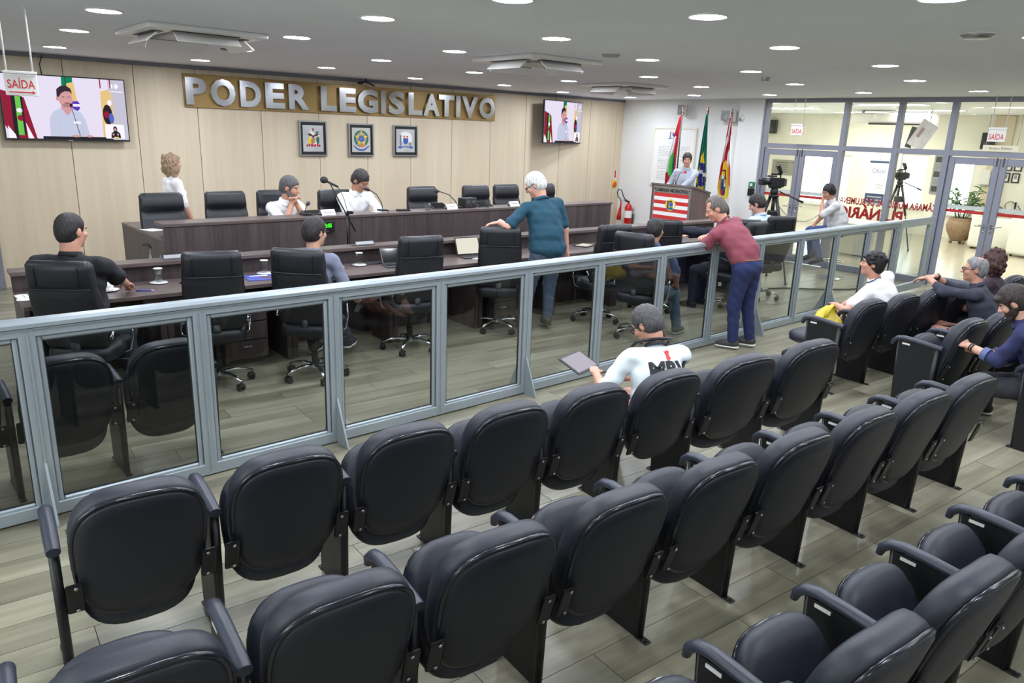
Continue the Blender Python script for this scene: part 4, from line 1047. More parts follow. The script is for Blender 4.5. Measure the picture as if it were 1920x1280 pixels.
def tv_picture():
    P = []
    P.append((rect(0, 0, 1, 1), 0, 0)); P.append((rect(0.86, 0, 1, 1), 12, 1))
    P += [([(0, 0.2), (0.0, 0.75), (0.10, 0.70), (0.17, 0.64), (0.235, 0), (0.06, 0)], 1, 1), ([(0.06, 0.0), (0.07, 0.7), (0.10, 0.7), (0.095, 0)], 7, 2), ([(0.095, 0.05), (0.10, 0.66), (0.155, 0.66), (0.15, 0.05)], 2, 2),
          (ell(0.125, 0.44, 0.025, 0.035, 10), 8, 3), (ell(0.13, 0.32, 0.03, 0.05, 10), 1, 3), (rect(0.14, 0.05, 0.156, 0.66), 7, 3), ([(0.02, 0), (0.02, 0.2), (0.07, 0.06), (0.075, 0)], 8, 3), ([(0.16, 0.25), (0.21, 0), (0.165, 0)], 8, 3)]
    P += [([(0.475, 0.8), (0.48, 1), (0.57, 1), (0.565, 0.88)], 9, 1), ([(0.52, 0.62), (0.515, 0.9), (0.575, 0.93), (0.59, 0.62)], 6, 2), (ell(0.575, 0.55, 0.035, 0.09, 12), 11, 1), (rect(0.55, 0.535, 0.61, 0.575), 8, 2), (rect(0.507, 0.8, 0.513, 1), 7, 3)]
    P += [(rect(0.79, 0.85, 0.80, 1), 1, 1), (rect(0.875, 0.86, 0.885, 1), 1, 2), ([(0.78, 0.0), (0.79, 0.80), (0.86, 0.84), (0.89, 0.76), (0.89, 0.25), (0.80, 0.2), (0.795, 0)], 6, 1), (ell(0.835, 0.42, 0.042, 0.17, 12), 7, 2), (ell(0.825, 0.42, 0.025, 0.06, 10), 1, 3), (ell(0.865, 0.36, 0.022, 0.09, 10), 10, 3), (ell(0.86, 0.62, 0.02, 0.05, 10), 8, 3)]
    P += [([(0.34, 0.03), (0.35, 0.33), (0.385, 0.44), (0.445, 0.50), (0.545, 0.50), (0.61, 0.44), (0.64, 0.33), (0.67, 0.03)], 5, 4), ([(0.45, 0.50), (0.50, 0.38), (0.55, 0.50), (0.52, 0.6), (0.46, 0.6)], 4, 5), (ell(0.495, 0.66, 0.058, 0.15, 18), 4, 6), (ell(0.43, 0.65, 0.012, 0.035, 8), 4, 5),
          ([(0.427, 0.68), (0.43, 0.80), (0.465, 0.855), (0.51, 0.865), (0.545, 0.82), (0.555, 0.73), (0.535, 0.77), (0.50, 0.775), (0.465, 0.74), (0.445, 0.68)], 3, 7), (ell(0.505, 0.548, 0.042, 0.036, 10), 13, 7), (ell(0.505, 0.585, 0.022, 0.008, 8), 1, 8), (rect(0.467, 0.678, 0.487, 0.688), 3, 8), (rect(0.512, 0.678, 0.532, 0.688), 3, 8), (rect(0.498, 0.61, 0.514, 0.655), 4, 8),
          (ell(0.535, 0.55, 0.013, 0.035, 10), 7, 9), (ell(0.533, 0.527, 0.009, 0.016, 8), 1, 10), ([(0.535, 0.5), (0.54, 0.5), (0.586, 0.05), (0.58, 0.05)], 7, 9), (rect(0.54, 0.255, 0.60, 0.29), 8, 9), ([(0.415, 0.06), (0.425, 0.30), (0.43, 0.06)], 12, 5), ([(0.60, 0.06), (0.61, 0.28), (0.615, 0.06)], 12, 5),
          (rect(0.28, 0.0, 0.86, 0.04), 7, 10), (ell(0.55, 0.05, 0.04, 0.02, 8), 4, 11), (ell(0.66, 0.05, 0.03, 0.02, 8), 4, 11)]
    P += [(rect(0.80, 0.02, 0.965, 0.26), 8, 11), (ell(0.885, 0.185, 0.018, 0.045, 10), 3, 12), (ell(0.885, 0.175, 0.010, 0.025, 8), 4, 13), ([(0.845, 0.03), (0.85, 0.11), (0.875, 0.15), (0.90, 0.15), (0.925, 0.11), (0.93, 0.03)], 7, 12), (rect(0.87, 0.02, 0.91, 0.05), 6, 13), (ell(0.866, 0.09, 0.008, 0.02, 8), 4, 13), (ell(0.905, 0.09, 0.008, 0.02, 8), 4, 13),
          (rect(0.885, 0.86, 0.90, 0.93), 8, 9), (ell(0.93, 0.895, 0.018, 0.04, 10), 8, 9), (rect(0.875, 0.80, 0.985, 0.815), 8, 9)]
    return P
def television(name_label, x0, x1, z0, z1, yaw, stand=0.12):
    w, h = x1-x0, z1-z0
    t = thing('television', name_label, 'television', ((x0+x1)/2, DW-stand, (z0+z1)/2), yaw)
    bm = new_bm(); add_box(bm, (0, 0.018, 0), (w, 0.036, h), bevel=0.006); obj('body', bm, M['black_plastic'], t)
    b = 0.014
    art('screen', tv_picture(), SCR, t, (-w/2+b, -0.0012, -h/2+b+0.008), (w-2*b, 0, 0), (0, 0, h-2*b-0.008), (0, -1, 0))
    bm = new_bm(); add_box(bm, (0, stand/2+0.01, 0), (0.3, stand-0.03, 0.25)); obj('wall_bracket', bm, M['dark_grey'], t)
    bm = new_bm(); add_box(bm, (0, 0.0, -h/2+0.004), (0.05, 0.004, 0.01)); obj('badge', bm, M['grey_plastic'], t)
    bm = new_bm(); add_tube(bm, [(0.06-w*0.2, 0.05, h/2-0.02), (0.05-w*0.2, 0.06, h/2+0.12), (0.09-w*0.2, 0.09, ZC-(z0+z1)/2-0.02)], 0.006, 6); obj('cable', bm, M['black_plastic'], t, True)
television('large wall television at left showing a man speaking, behind the hanging exit sign', 1.408, 2.775, 1.79, 2.555, R(0))
television('smaller wall television right of the gold sign showing a man speaking', 9.84, 11.22, 1.89, 2.68, R(14), 0.22)
# three framed coats of arms
CR = [M['paper'], M['flag_red'], M['flag_green'], M['flag_yellow'], M['blue_ink'], M['brown'], M['steel'], M['grey_ink'], M['orange']]
def star(cx, cy, r, n=5, q=0.42, rot=PI/2): return [(cx+(r if k % 2 == 0 else r*q)*math.cos(rot+PI*k/n), cy+(r if k % 2 == 0 else r*q)*1.0*math.sin(rot+PI*k/n)) for k in range(2*n)]
def crest_frame(label, x0, x1, z0, z1, polys, backm):
    w, h = x1-x0, z1-z0
    t = thing('framed_crest', label, 'picture frame', ((x0+x1)/2, DW-0.03, (z0+z1)/2), 0, 'framed coats of arms')
    bm = new_bm(); b = 0.022
    for s in (-1, 1): add_box(bm, (s*(w/2-b/2), 0, 0), (b, 0.035, h), bevel=0.003, seg=1); add_box(bm, (0, 0, s*(h/2-b/2)), (w-2*b, 0.035, b), bevel=0.003, seg=1)
    obj('frame', bm, M['steel'], t)
    bm = new_bm(); add_box(bm, (0, 0.006, 0), (w-2*b, 0.012, h-2*b)); obj('mat_board', bm, M['black_plastic'], t)
    bm = new_bm(); add_box(bm, (0, -0.002, 0), (w-0.12, 0.004, h-0.13)); obj('plate', bm, backm, t)
    art('emblem', polys, CR, t, (-(w-0.12)/2, -0.0052, -(h-0.13)/2), (w-0.12, 0, 0), (0, 0, h-0.13), (0, -1, 0))
M['silver_plate'] = mat('silver_plate', (206, 208, 208), 0.3, 0.6, noise=0.2, nscale=3)
M['matte_plate'] = mat('grey_plate', (190, 188, 182), 0.5)
P1 = [(star(0.5, 0.5, 0.36, 4, 0.55, 0.4), 0, 1), ([(0.22, 0.66), (0.36, 0.70), (0.48, 0.62), (0.52, 0.62), (0.64, 0.70), (0.80, 0.68), (0.70, 0.60), (0.58, 0.58), (0.5, 0.50), (0.42, 0.58), (0.30, 0.60)], 5, 2), (ell(0.5, 0.84, 0.035, 0.07, 10), 1, 2), (ell(0.70, 0.74, 0.07, 0.04, 10), 2, 3), (ell(0.33, 0.42, 0.10, 0.14, 12), 3, 2), (ell(0.72, 0.44, 0.08, 0.15, 12), 2, 2), ([(0.40, 0.34), (0.64, 0.56), (0.68, 0.52), (0.46, 0.30)], 8, 3), (ell(0.5, 0.42, 0.10, 0.12, 12), 7, 2)]
for k, (x, r) in enumerate(((0.16, 0.1), (0.26, -0.3), (0.38, 0.2), (0.47, 0), (0.55, 0), (0.66, 0.2), (0.76, -0.2))): P1.append((rect(x, 0.19+0.02*(k % 2), x+0.075, 0.27+0.02*(k % 3)), 1, 4))
P2 = [(ell(0.5, 0.56, 0.40, 0.34, 28), 2, 1), (ell(0.5, 0.56, 0.30, 0.27, 28), 6, 2), (star(0.5, 0.56, 0.36), 3, 3), (star(0.5, 0.56, 0.27), 8, 4), (star(0.5, 0.56, 0.24), 3, 5), (ell(0.5, 0.56, 0.16, 0.14, 20), 4, 6), (ell(0.5, 0.56, 0.12, 0.105, 20), 4, 7),
      ([(0.07, 0.30), (0.16, 0.24), (0.34, 0.14), (0.5, 0.12), (0.66, 0.14), (0.84, 0.24), (0.93, 0.30), (0.90, 0.22), (0.68, 0.07), (0.5, 0.05), (0.32, 0.07), (0.10, 0.22)], 4, 3), (rect(0.36, 0.24, 0.64, 0.30), 8, 6)]
for k in range(5): P2.append((ell(0.44+0.06*(k % 3), 0.53+0.045*(k//2), 0.012, 0.012, 6), 0, 8))
P3 = [(ell(0.5, 0.66, 0.34, 0.24, 20), 0, 1), ([(0.36, 0.62), (0.36, 0.46), (0.42, 0.38), (0.5, 0.34), (0.58, 0.38), (0.64, 0.46), (0.64, 0.62)], 4, 3), (ell(0.42, 0.68, 0.07, 0.05, 10), 8, 4), (ell(0.59, 0.68, 0.05, 0.04, 10), 1, 4), (rect(0.18, 0.28, 0.27, 0.76), 7, 2), (rect(0.70, 0.44, 0.84, 0.76), 0, 3), (rect(0.70, 0.28, 0.80, 0.44), 7, 3), ([(0.06, 0.18), (0.14, 0.26), (0.86, 0.26), (0.92, 0.18), (0.74, 0.16), (0.70, 0.22), (0.30, 0.22), (0.26, 0.16)], 4, 4)]
for k in range(4): P3.append((rect(0.20, 0.32+0.11*k, 0.25, 0.38+0.11*k), 4, 4))
crest_frame('black matted silver frame with eagle crest and red ribbon, left of three', 5.164, 5.619, 1.62, 2.14, P1, M['silver_plate'])
crest_frame('black matted silver frame with yellow star and green wreath crest, middle of three', 5.995, 6.445, 1.62, 2.125, P2, M['matte_plate'])
crest_frame('black matted silver frame with pale blue shield crest, right of three', 6.815, 7.295, 1.625, 2.125, P3, M['silver_plate'])

# ================================================================== WHITE WALL: hymn poster, speakers, panel, stickers, extinguisher
t = thing('framed_document', 'large cream framed document with crest and black text on white wall behind the speaker', 'poster', (XR-0.025, 9.62, 1.70))
bm = new_bm(); W_, H_ = 1.06, 1.16
for s in (-1, 1): add_box(bm, (0, s*(W_/2-0.02), 0), (0.03, 0.04, H_), bevel=0.004, seg=1); add_box(bm, (0, 0, s*(H_/2-0.02)), (0.03, W_-0.08, 0.04), bevel=0.004, seg=1)
obj('frame', bm, M['cream_paper'], t)
bm = new_bm(); add_box(bm, (0.004, 0, 0), (0.01, W_-0.08, H_-0.08)); obj('sheet', bm, M['paper'], t)
bm = new_bm(); M['pale_ink'] = mat('pale_ink', (178, 180, 180), 0.8)
rr = random.Random(11)
for k in range(22):
    y = 0.36
    while y > -0.34:
        l = rr.uniform(0.03, 0.10)
        if k % 8 != 7: add_box(bm, (-0.0014, y-l/2, 0.20-0.031*k), (0.0012, l, 0.009))
        y -= l+0.02
obj('lettering', bm, M['pale_ink'], t)['kind'] = 'stuff'
bm = new_bm(); add_tube(bm, [(-0.0018, 0.14-0.028*k, 0.27+0.022*math.sin(k*2.1)) for k in range(11)], 0.004, 5, flat=(1, 0.2)); obj('title_script', bm, M['grey_ink'], t)
art('crest', [(p, i, l) for p, i, l in P3], CR, t, (-0.0014, 0.17, 0.31), (0, -0.34, 0), (0, 0, 0.24), (-1, 0, 0))
def wall_speaker(label, loc, rz, s=(0.16, 0.15, 0.22), m='white_plastic'):
    t = thing('wall_speaker', label, 'speaker', loc, rz)
    bm = new_bm(); add_box(bm, (0, 0, 0), s, bevel=0.015); obj('body', bm, M[m], t)
    bm = new_bm(); add_box(bm, (0, -s[1]/2-0.002, 0), (s[0]*0.86, 0.006, s[2]*0.88), bevel=0.002, seg=1); g = obj('grille', bm, M['grey_plastic' if m == 'white_plastic' else 'rubber'], t)
    bm = new_bm(); add_lathe(bm, [(s[0]*0.3, -0.002), (s[0]*0.3, 0.002), (s[0]*0.1, 0.004)], (0, -s[1]/2-0.006, -s[2]*0.15), 14, axis='Y'); obj('cone', bm, M['dark_grey'] if m != 'white_plastic' else M['grey_plastic'], g)
    bm = new_bm(); add_box(bm, (0, s[1]/2+0.02, 0), (0.04, 0.05, 0.08)); obj('bracket', bm, M[m], t)
wall_speaker('small white wall loudspeaker above the left flag', (XR-0.14, 9.40, 2.60), R(-70), (0.16, 0.14, 0.20))
wall_speaker('larger white wall loudspeaker behind the right-hand flag pole', (XR-0.14, 8.34, 2.50), R(-100), (0.26, 0.15, 0.20))
t = thing('camera_dome', 'white round security camera beside the right wall loudspeaker', 'camera', (XR-0.09, 8.08, 2.46))
bm = new_bm(); add_sphere(bm, (0, 0, 0), 0.075, (1, 1, 0.9)); obj('housing', bm, M['white_plastic'], t)
bm = new_bm(); add_sphere(bm, (-0.045, 0, -0.01), 0.04); obj('lens', bm, M['grey_plastic'], t)
t = thing('alarm_call_point', 'green and black alarm boxes beside the glass partition', 'alarm box', (XR-0.12, 7.70, 1.235))
bm = new_bm(); add_box(bm, (0, 0, 0.065), (0.04, 0.11, 0.10), bevel=0.006); obj('green_box', bm, mat('green_plastic', (30, 120, 80), 0.4), t)
bm = new_bm(); add_box(bm, (-0.022, 0, 0.065), (0.004, 0.05, 0.05)); obj('button', bm, M['white_plastic'], t)
bm = new_bm(); add_box(bm, (0, 0, -0.065), (0.045, 0.12, 0.13), bevel=0.006); obj('black_box', bm, M['black_plastic'], t)
t = thing('arrow_sticker', 'red fire extinguisher arrow sticker on the maple wall', 'sticker', (12.36, DW-0.008, 1.27))
bm = new_bm(); add_box(bm, (0, 0, 0), (0.09, 0.004, 0.20)); obj('backing', bm, M['paper'], t)
bm = new_bm(); add_prism(bm, [(-0.025, 0.09), (0.025, 0.09), (0.025, -0.03), (0.04, -0.03), (0, -0.09), (-0.04, -0.03), (-0.025, -0.03)], -0.004, -0.003, 'XZ'); obj('arrow', bm, M['red_print'], t)
t = thing('round_sticker', 'yellow and red round extinguisher sticker on the maple wall', 'sticker', (12.36, DW-0.008, 1.07))
bm = new_bm(); add_lathe(bm, [(0.085, -0.002), (0.085, 0.002)], n=24, axis='Y'); obj('disc', bm, M['flag_yellow'], t)
bm = new_bm(); add_lathe(bm, [(0.066, -0.001), (0.066, 0.001)], (0, -0.003, 0), 24, axis='Y'); obj('inner_disc', bm, M['orange'], t)
bm = new_bm()
for k in range(3): add_box(bm, (0, -0.0048, 0.025-0.025*k), (0.07, 0.001, 0.011))
obj('print', bm, M['red_print'], t)
fe = thing('fire_extinguisher', 'red fire extinguisher with black hose on white wall beside the dais', 'fire extinguisher', (XR-0.16, 10.55, 0.28))
bm = new_bm(); add_lathe(bm, [(0.001, 0), (0.07, 0.0), (0.078, 0.015), (0.078, 0.33), (0.06, 0.385), (0.025, 0.41), (0.022, 0.44), (0.001, 0.44)], n=24, caps=False); obj('cylinder', bm, M['red'], fe, 50)
bm = new_bm(); add_lathe(bm, [(0.0788, 0.12), (0.0788, 0.27)], n=24, caps=False); obj('label', bm, M['paper'], fe, True)
bm = new_bm(); add_box(bm, (-0.02, 0, 0.455), (0.06, 0.03, 0.03), bevel=0.004); add_box(bm, (-0.05, 0.03, 0.49), (0.03, 0.14, 0.012), rot=(0.3, 0, 0)); add_box(bm, (-0.05, 0.03, 0.465), (0.03, 0.14, 0.012), rot=(0.1, 0, 0)); obj('valve', bm, M['black_plastic'], fe)
bm = new_bm(); add_tube(bm, [(-0.04, 0.03, 0.45), (-0.05, 0.12, 0.56), (-0.05, 0.18, 0.68), (-0.05, 0.27, 0.70), (-0.05, 0.30, 0.62), (-0.05, 0.26, 0.53), (-0.05, 0.20, 0.50), (-0.05, 0.17, 0.42)], 0.011, 8); obj('hose', bm, M['black_plastic'], fe, True)
bm = new_bm(); add_tube(bm, [(-0.05, 0.17, 0.44), (-0.05, 0.18, 0.34), (-0.05, 0.205, 0.16), (-0.05, 0.21, 0.06)], [0.016, 0.02, 0.045, 0.055], 12); obj('horn', bm, M['red'], fe, True)
bm = new_bm(); add_box(bm, (0.09, 0, 0.30), (0.10, 0.06, 0.05)); add_box(bm, (0.13, 0, 0.1), (0.03, 0.12, 0.2)); obj('wall_hook', bm, M['steel'], fe)

def fit_text(name, body, w, h, m, parent, loc, bold=0.0, rot=None):
    me = text_mesh(body, 1.0, 0.0, bold)
    xs = [v.co.x for v in me.vertices]; zs = [v.co.z for v in me.vertices]
    me.transform(Matrix.Translation((-(max(xs)+min(xs))/2, 0, -(max(zs)+min(zs))/2)))
    me.transform(Matrix.Diagonal((w/(max(xs)-min(xs)), 1, h/(max(zs)-min(zs)), 1)))
    me.transform(Matrix.Translation(loc) @ (rot or Matrix.Identity(4)))
    me.materials.clear(); me.materials.append(m)
    o = bpy.data.objects.new(name, me); C.objects.link(o); o.parent = parent
    return o
# ================================================================== LECTERN
lc = thing('lectern', 'dark wood lectern with steel plate and red and white striped board', 'lectern', (10.02, 7.67, 0.2))
bm = new_bm(); LWd = 0.82
pr = [(0.0, 0.0), (0.0, 1.12), (0.46, 1.02), (0.52, 0.92), (0.52, 0.0)]
add_prism(bm, pr, -LWd/2, LWd/2, 'XZ'); obj('body', bm, wood('lectern_wood', (84, 68, 66), (118, 98, 94), 'Z', 1, 0.4, 30), lc)
bm = new_bm(); add_box(bm, (0.23, 0, 1.085), (0.50, LWd+0.03, 0.03), rot=(0, R(12.3), 0)); obj('top', bm, M['dark_wood_x'], lc)
bm = new_bm(); add_box(bm, (-0.008, -0.02, 0.62), (0.012, LWd-0.06, 0.98), bevel=0.002, seg=1); pl = obj('steel_plate', bm, M['steel'], lc)
st_cols = [M['red_print'], M['paper'], M['flag_yellow'], M['navy'], M['flag_green'], M['blue_ink'], M['ink']]
polys = []
for k in range(7): polys.append((rect(0, (6-k)/7, 1, (7-k)/7), 0 if k % 2 == 0 else 1, 0))
polys += [(ell(0.5, 0.56, 0.155, 0.22, 28), 2, 1), (rect(0.40, 0.42, 0.45, 0.68), 3, 2), ([(0.47, 0.66), (0.47, 0.54), (0.52, 0.48), (0.57, 0.54), (0.57, 0.66)], 5, 2), (rect(0.58, 0.44, 0.62, 0.66), 1, 2), (rect(0.46, 0.42, 0.58, 0.48), 4, 2), (rect(0.385, 0.385, 0.63, 0.42), 5, 3), (ell(0.5, 0.70, 0.05, 0.03, 10), 6, 3), (ell(0.42, 0.70, 0.03, 0.03, 8), 4, 3)]
art('striped_board', polys, st_cols, pl, (-0.0155, 0.335, 0.585), (0, -0.69, 0), (0, 0, 0.42), (-1, 0, 0))
ct = fit_text('lettering', 'CÂMARA MUNICIPAL', 0.66, 0.068, M['ink'], pl, (0, 0, 0), 0.02); ct.data.transform(Matrix.Translation((-0.0165, -0.01, 1.058)) @ Matrix.Rotation(-PI/2, 4, 'Z'))
bm = new_bm()
for y in (-0.36, 0.33):
    for z in (0.17, 1.07): add_lathe(bm, [(0.012, -0.003), (0.012, 0.003), (0.004, 0.005)], (-0.016, y, z), 10, axis='X')
obj('screw', bm, M['dark_grey'], pl)['kind'] = 'stuff'
lm = thing('lectern_microphone', 'gooseneck microphone with red light ring on the lectern', 'microphone', (10.30, 7.82, 1.262))
bm = new_bm(); add_lathe(bm, [(0.035, 0), (0.035, 0.02), (0.012, 0.03)], n=14); obj('base', bm, M['black_plastic'], lm)
mt = Vector((0.36, 0.11, 0.255))
bm = new_bm(); add_tube(bm, [(0, 0, 0.02), (0.05, 0.01, 0.16), (0.16, 0.05, 0.25), mt], 0.006, 8); obj('neck', bm, M['black_plastic'], lm, True)
bm = new_bm(); add_lathe(bm, [(0.012, -0.006), (0.019, -0.004), (0.019, 0.004), (0.012, 0.006)], mt, 12, axis='X'); obj('light_ring', bm, M['red_led'], lm)
bm = new_bm(); add_sphere(bm, mt+Vector((0.028, 0.008, 0.004)), 0.023, (1.4, 1, 1)); obj('head', bm, M['rubber'], lm)
# ================================================================== FLAGS
def flag(label, px, py, ztop, pattern, mats, spread, zlow, lean=(0, 0)):
    t = thing('flag', label, 'flag', (px, py, 0.2))
    h = ztop-0.2
    bm = new_bm(); add_tube(bm, [(0, 0, 0.05), (0, 0, h-0.13)], 0.013, 10); obj('pole', bm, M['black_plastic'], t, True)
    bm = new_bm(); add_lathe(bm, [(0.018, h-0.13), (0.02, h-0.11), (0.012, h-0.09), (0.024, h-0.07), (0.012, h-0.05), (0.014, h-0.03), (0.001, h+0.02)], n=12, caps=False); obj('finial', bm, M['brown'], t, 40)
    bm = new_bm(); add_lathe(bm, [(0.001, 0), (0.17, 0.0), (0.17, 0.03), (0.06, 0.05), (0.02, 0.09), (0.001, 0.09)], n=20, caps=False); obj('base', bm, M['brown'], t, 40)
    bm = new_bm(); NU, NV = 40, 54
    grid = []
    z0, z1 = h-0.14, zlow-0.2
    for j in range(NV+1):
        v = j/NV
        w0, w1 = spread(v)           # extent along y (left in the photo is +y)
        row = []
        for i in range(NU+1):
            u = i/NU
            amp = 0.012+0.05*min(1, v*2.2)
            y = w0+(w1-w0)*u+0.012*math.sin(u*9+v*3)*v
            x = -0.02-amp*(0.5+0.5*math.sin(u*2*PI*3.2+0.6+1.1*v))-0.03*v
            z = z0+(z1-z0)*v-0.10*v*(u-0.5)**2*2+0.02*math.sin(u*12)*v
            row.append(bm.verts.new((x, y, z)))
        grid.append(row)
    for j in range(NV):
        for i in range(NU):
            f = bm.faces.new((grid[j][i], grid[j][i+1], grid[j+1][i+1], grid[j+1][i])); f.material_index = pattern((i+0.5)/NU, (j+0.5)/NV); f.smooth = True
    o = obj('cloth', bm, mats, t)
    md = o.modifiers.new('thick', 'SOLIDIFY'); md.thickness = 0.004
    return t
FM = [M['flag_red'], M['flag_white'], M['light_green'], M['flag_green'], M['flag_yellow'], M['flag_blue'], M['brown'], M['navy'], M['blue_ink']]
# u grows toward +y, which is left in the photo
def p_sc(u, v):
    a = 1-u                          # 0 = left in the photo
    if v < 0.28: return 0
    if (a-0.55)**2/0.05+(v-0.66)**2/0.035 < 1: return 2 if a < 0.66 else 3
    if a < 0.5 and v < 0.66: return 1 if a+v*0.25 < 0.62 else 0
    if 0.66 < v < 0.74 and a < 0.35: return 1
    return 0
def p_br(u, v):
    a = 1-u
    if ((a-0.55)/0.42)**2+((v-0.60)/0.13)**2 < 1:
        if abs(v-0.555-0.05*a) < 0.018: return 1
        if (int(a*40)*7+int(v*54)*13) % 23 == 0 and v > 0.6: return 1
        return 5
    if abs(a-0.5)*0.9+abs(v-0.60)*2.1 < 0.52: return 4
    return 3
def p_bl(u, v):
    a = 1-u
    if ((a-0.48)/0.40)**2+((v-0.64)/0.21)**2 < 1:
        if ((a-0.45)/0.25)**2+((v-0.64)/0.13)**2 < 1:
            k = (int(a*9)+int(v*26)*3) % 7
            return (6, 7, 8, 4, 0, 7, 1)[k]
        return 4
    k = (a*0.9+v*1.6)*2.6
    return 0 if int(k) % 2 == 0 else 1
flag('red, white and green flag hanging on a pole directly behind the speaker', 11.3, 8.575, 2.60, p_sc, FM, lambda v: (-0.012-0.01*v, 0.02+0.17*min(1, v*1.5)), 1.17)
flag('green and yellow flag with blue disc hanging between the other two flags', 11.3, 8.035, 2.62, p_br, FM, lambda v: (-0.03-0.13*min(1, v*1.6), 0.01+0.05*v), 0.80)
flag('red and white striped flag with yellow emblem hanging on the right pole', 11.3, 7.545, 2.58, p_bl, FM, lambda v: (-0.02-0.16*min(1, v*1.4), 0.015+0.08*min(1, v*1.3)), 0.78)

# ================================================================== EXIT SIGNS
def exit_sign(label, loc, rz, w, h, arrow=False):
    t = thing('exit_sign', label, 'exit sign', loc, rz, 'hanging exit signs')
    bm = new_bm(); add_box(bm, (0, 0, 0), (w, 0.012, h), bevel=0.002, seg=1); obj('plate', bm, M['white_plastic'], t)
    bm = new_bm(); add_box(bm, (0, 0, h/2+0.014), (w*1.05, 0.035, 0.03 if not arrow else 0.018), bevel=0.004); obj('top_clip', bm, M['white_plastic'], t)
    fit_text('lettering', 'SAÍDA', w*0.84, h*(0.52 if arrow else 0.60), M['red_print'], t, (0, -0.0075, h*(0.10 if arrow else -0.04)), 0.012)
    if arrow:
        bm = new_bm(); add_prism(bm, [(-w*0.40, -h*0.36), (-w*0.40, -h*0.31), (w*0.32, -h*0.31), (w*0.32, -h*0.25), (w*0.42, -h*0.335), (w*0.32, -h*0.42), (w*0.32, -h*0.36)], -0.0085, -0.0065, 'XZ'); obj('arrow', bm, M['red_print'], t)
    for s in (-1, 1):
        bm = new_bm(); add_tube(bm, [(s*w*0.40, 0, h/2+0.02), (s*w*0.40, 0, ZC-loc[2])], 0.006, 8); obj('rod', bm, M['white_plastic'], t, True)
exit_sign('hanging white exit sign with red lettering and arrow at upper left before the television', (0.935, 6.2, 2.281), R(-6), 0.188, 0.135, True)
exit_sign('hanging white exit sign with red lettering above the left glass doors', (12.2, 6.845, 2.27), R(-90), 0.215, 0.155)
exit_sign('hanging white exit sign with red lettering above the right glass doors', (12.2, 3.825, 2.265), R(-90), 0.225, 0.165)

# ================================================================== VIDEO CAMERA ON TRIPOD
vc = thing('video_camera', 'black professional video camera on tripod left of the seated operator', 'video camera', (10.42, 6.08, 0), R(236))
def vbox(name, c, s, m='black_plastic', rot=None, bev=0.008):
    bm = new_bm(); add_box(bm, (c[0], c[1]*0.68, 1.43+(c[2]-1.43)*0.9), (s[0]*0.9, s[1]*0.68, s[2]*0.9), rot, bev); return obj(name, bm, M[m], vc)
body = vbox('camera_body', (0, 0.02, 1.50), (0.13, 0.30, 0.15))
bm = new_bm(); add_lathe(bm, [(0.045, 0.08), (0.05, 0.13), (0.055, 0.145), (0.055, 0.20), (0.05, 0.20), (0.045, 0.15)], (0, 0, 1.50), 18, axis='Y')
bmesh.ops.transform(bm, matrix=Matrix.Translation((0, 0, 0)), verts=bm.verts); obj('lens', bm, M['black_plastic'], vc, 40)
vbox('lens_hood', (0, -0.33, 1.50), (0.13, 0.06, 0.10), 'black_steel')
vbox('top_handle', (0, 0.0, 1.63), (0.03, 0.24, 0.03)); vbox('handle_post', (0, -0.09, 1.595), (0.025, 0.03, 0.06)); vbox('handle_post', (0, 0.10, 1.595), (0.025, 0.03, 0.06))
vbox('viewfinder', (0.0, 0.06, 1.71), (0.10, 0.05, 0.15), 'black_plastic', (R(28), 0, 0)); vbox('viewfinder_arm', (0.0, 0.06, 1.645), (0.03, 0.04, 0.06))
vbox('microphone', (0.07, -0.14, 1.60), (0.03, 0.22, 0.03), 'rubber'); vbox('battery', (0, 0.20, 1.50), (0.10, 0.07, 0.12), 'dark_grey')
bm = new_bm(); add_lathe(bm, [(0.04, 1.30), (0.06, 1.33), (0.06, 1.37), (0.045, 1.41)], n=16); add_box(bm, (0, 0, 1.415), (0.09, 0.16, 0.02)); obj('pan_head', bm, M['black_plastic'], vc)
bm = new_bm(); add_tube(bm, [(0.04, 0.06, 1.36), (0.10, 0.36, 1.24)], 0.010, 8); add_tube(bm, [(0.095, 0.33, 1.25), (0.11, 0.42, 1.215)], 0.017, 8); obj('pan_bar', bm, M['black_plastic'], vc, True)
for k in range(3):
    a = 2*PI*k/3+0.5; c, s = math.cos(a), math.sin(a)
    bm = new_bm(); add_tube(bm, [(0.05*c, 0.05*s, 1.28), (0.22*c, 0.22*s, 0.70)], 0.020, 8, flat=(1.4, 0.8)); lg = obj('leg', bm, M['black_plastic'], vc, True)
    bm = new_bm(); add_tube(bm, [(0.21*c, 0.21*s, 0.74), (0.40*c, 0.40*s, 0.02)], 0.012, 8); obj('lower_leg', bm, M['dark_grey'], lg, True)
    bm = new_bm(); add_sphere(bm, (0.40*c, 0.40*s, 0.022), 0.022); obj('foot', bm, M['rubber'], lg)
bm = new_bm(); add_lathe(bm, [(0.06, 1.27), (0.075, 1.285), (0.075, 1.305), (0.05, 1.315)], n=16); add_tube(bm, [(0, 0, 1.0), (0, 0, 1.28)], 0.02, 10); add_box(bm, (0.02, 0.02, 1.02), (0.16, 0.14, 0.12), bevel=0.02); obj('spreader', bm, M['black_plastic'], vc)
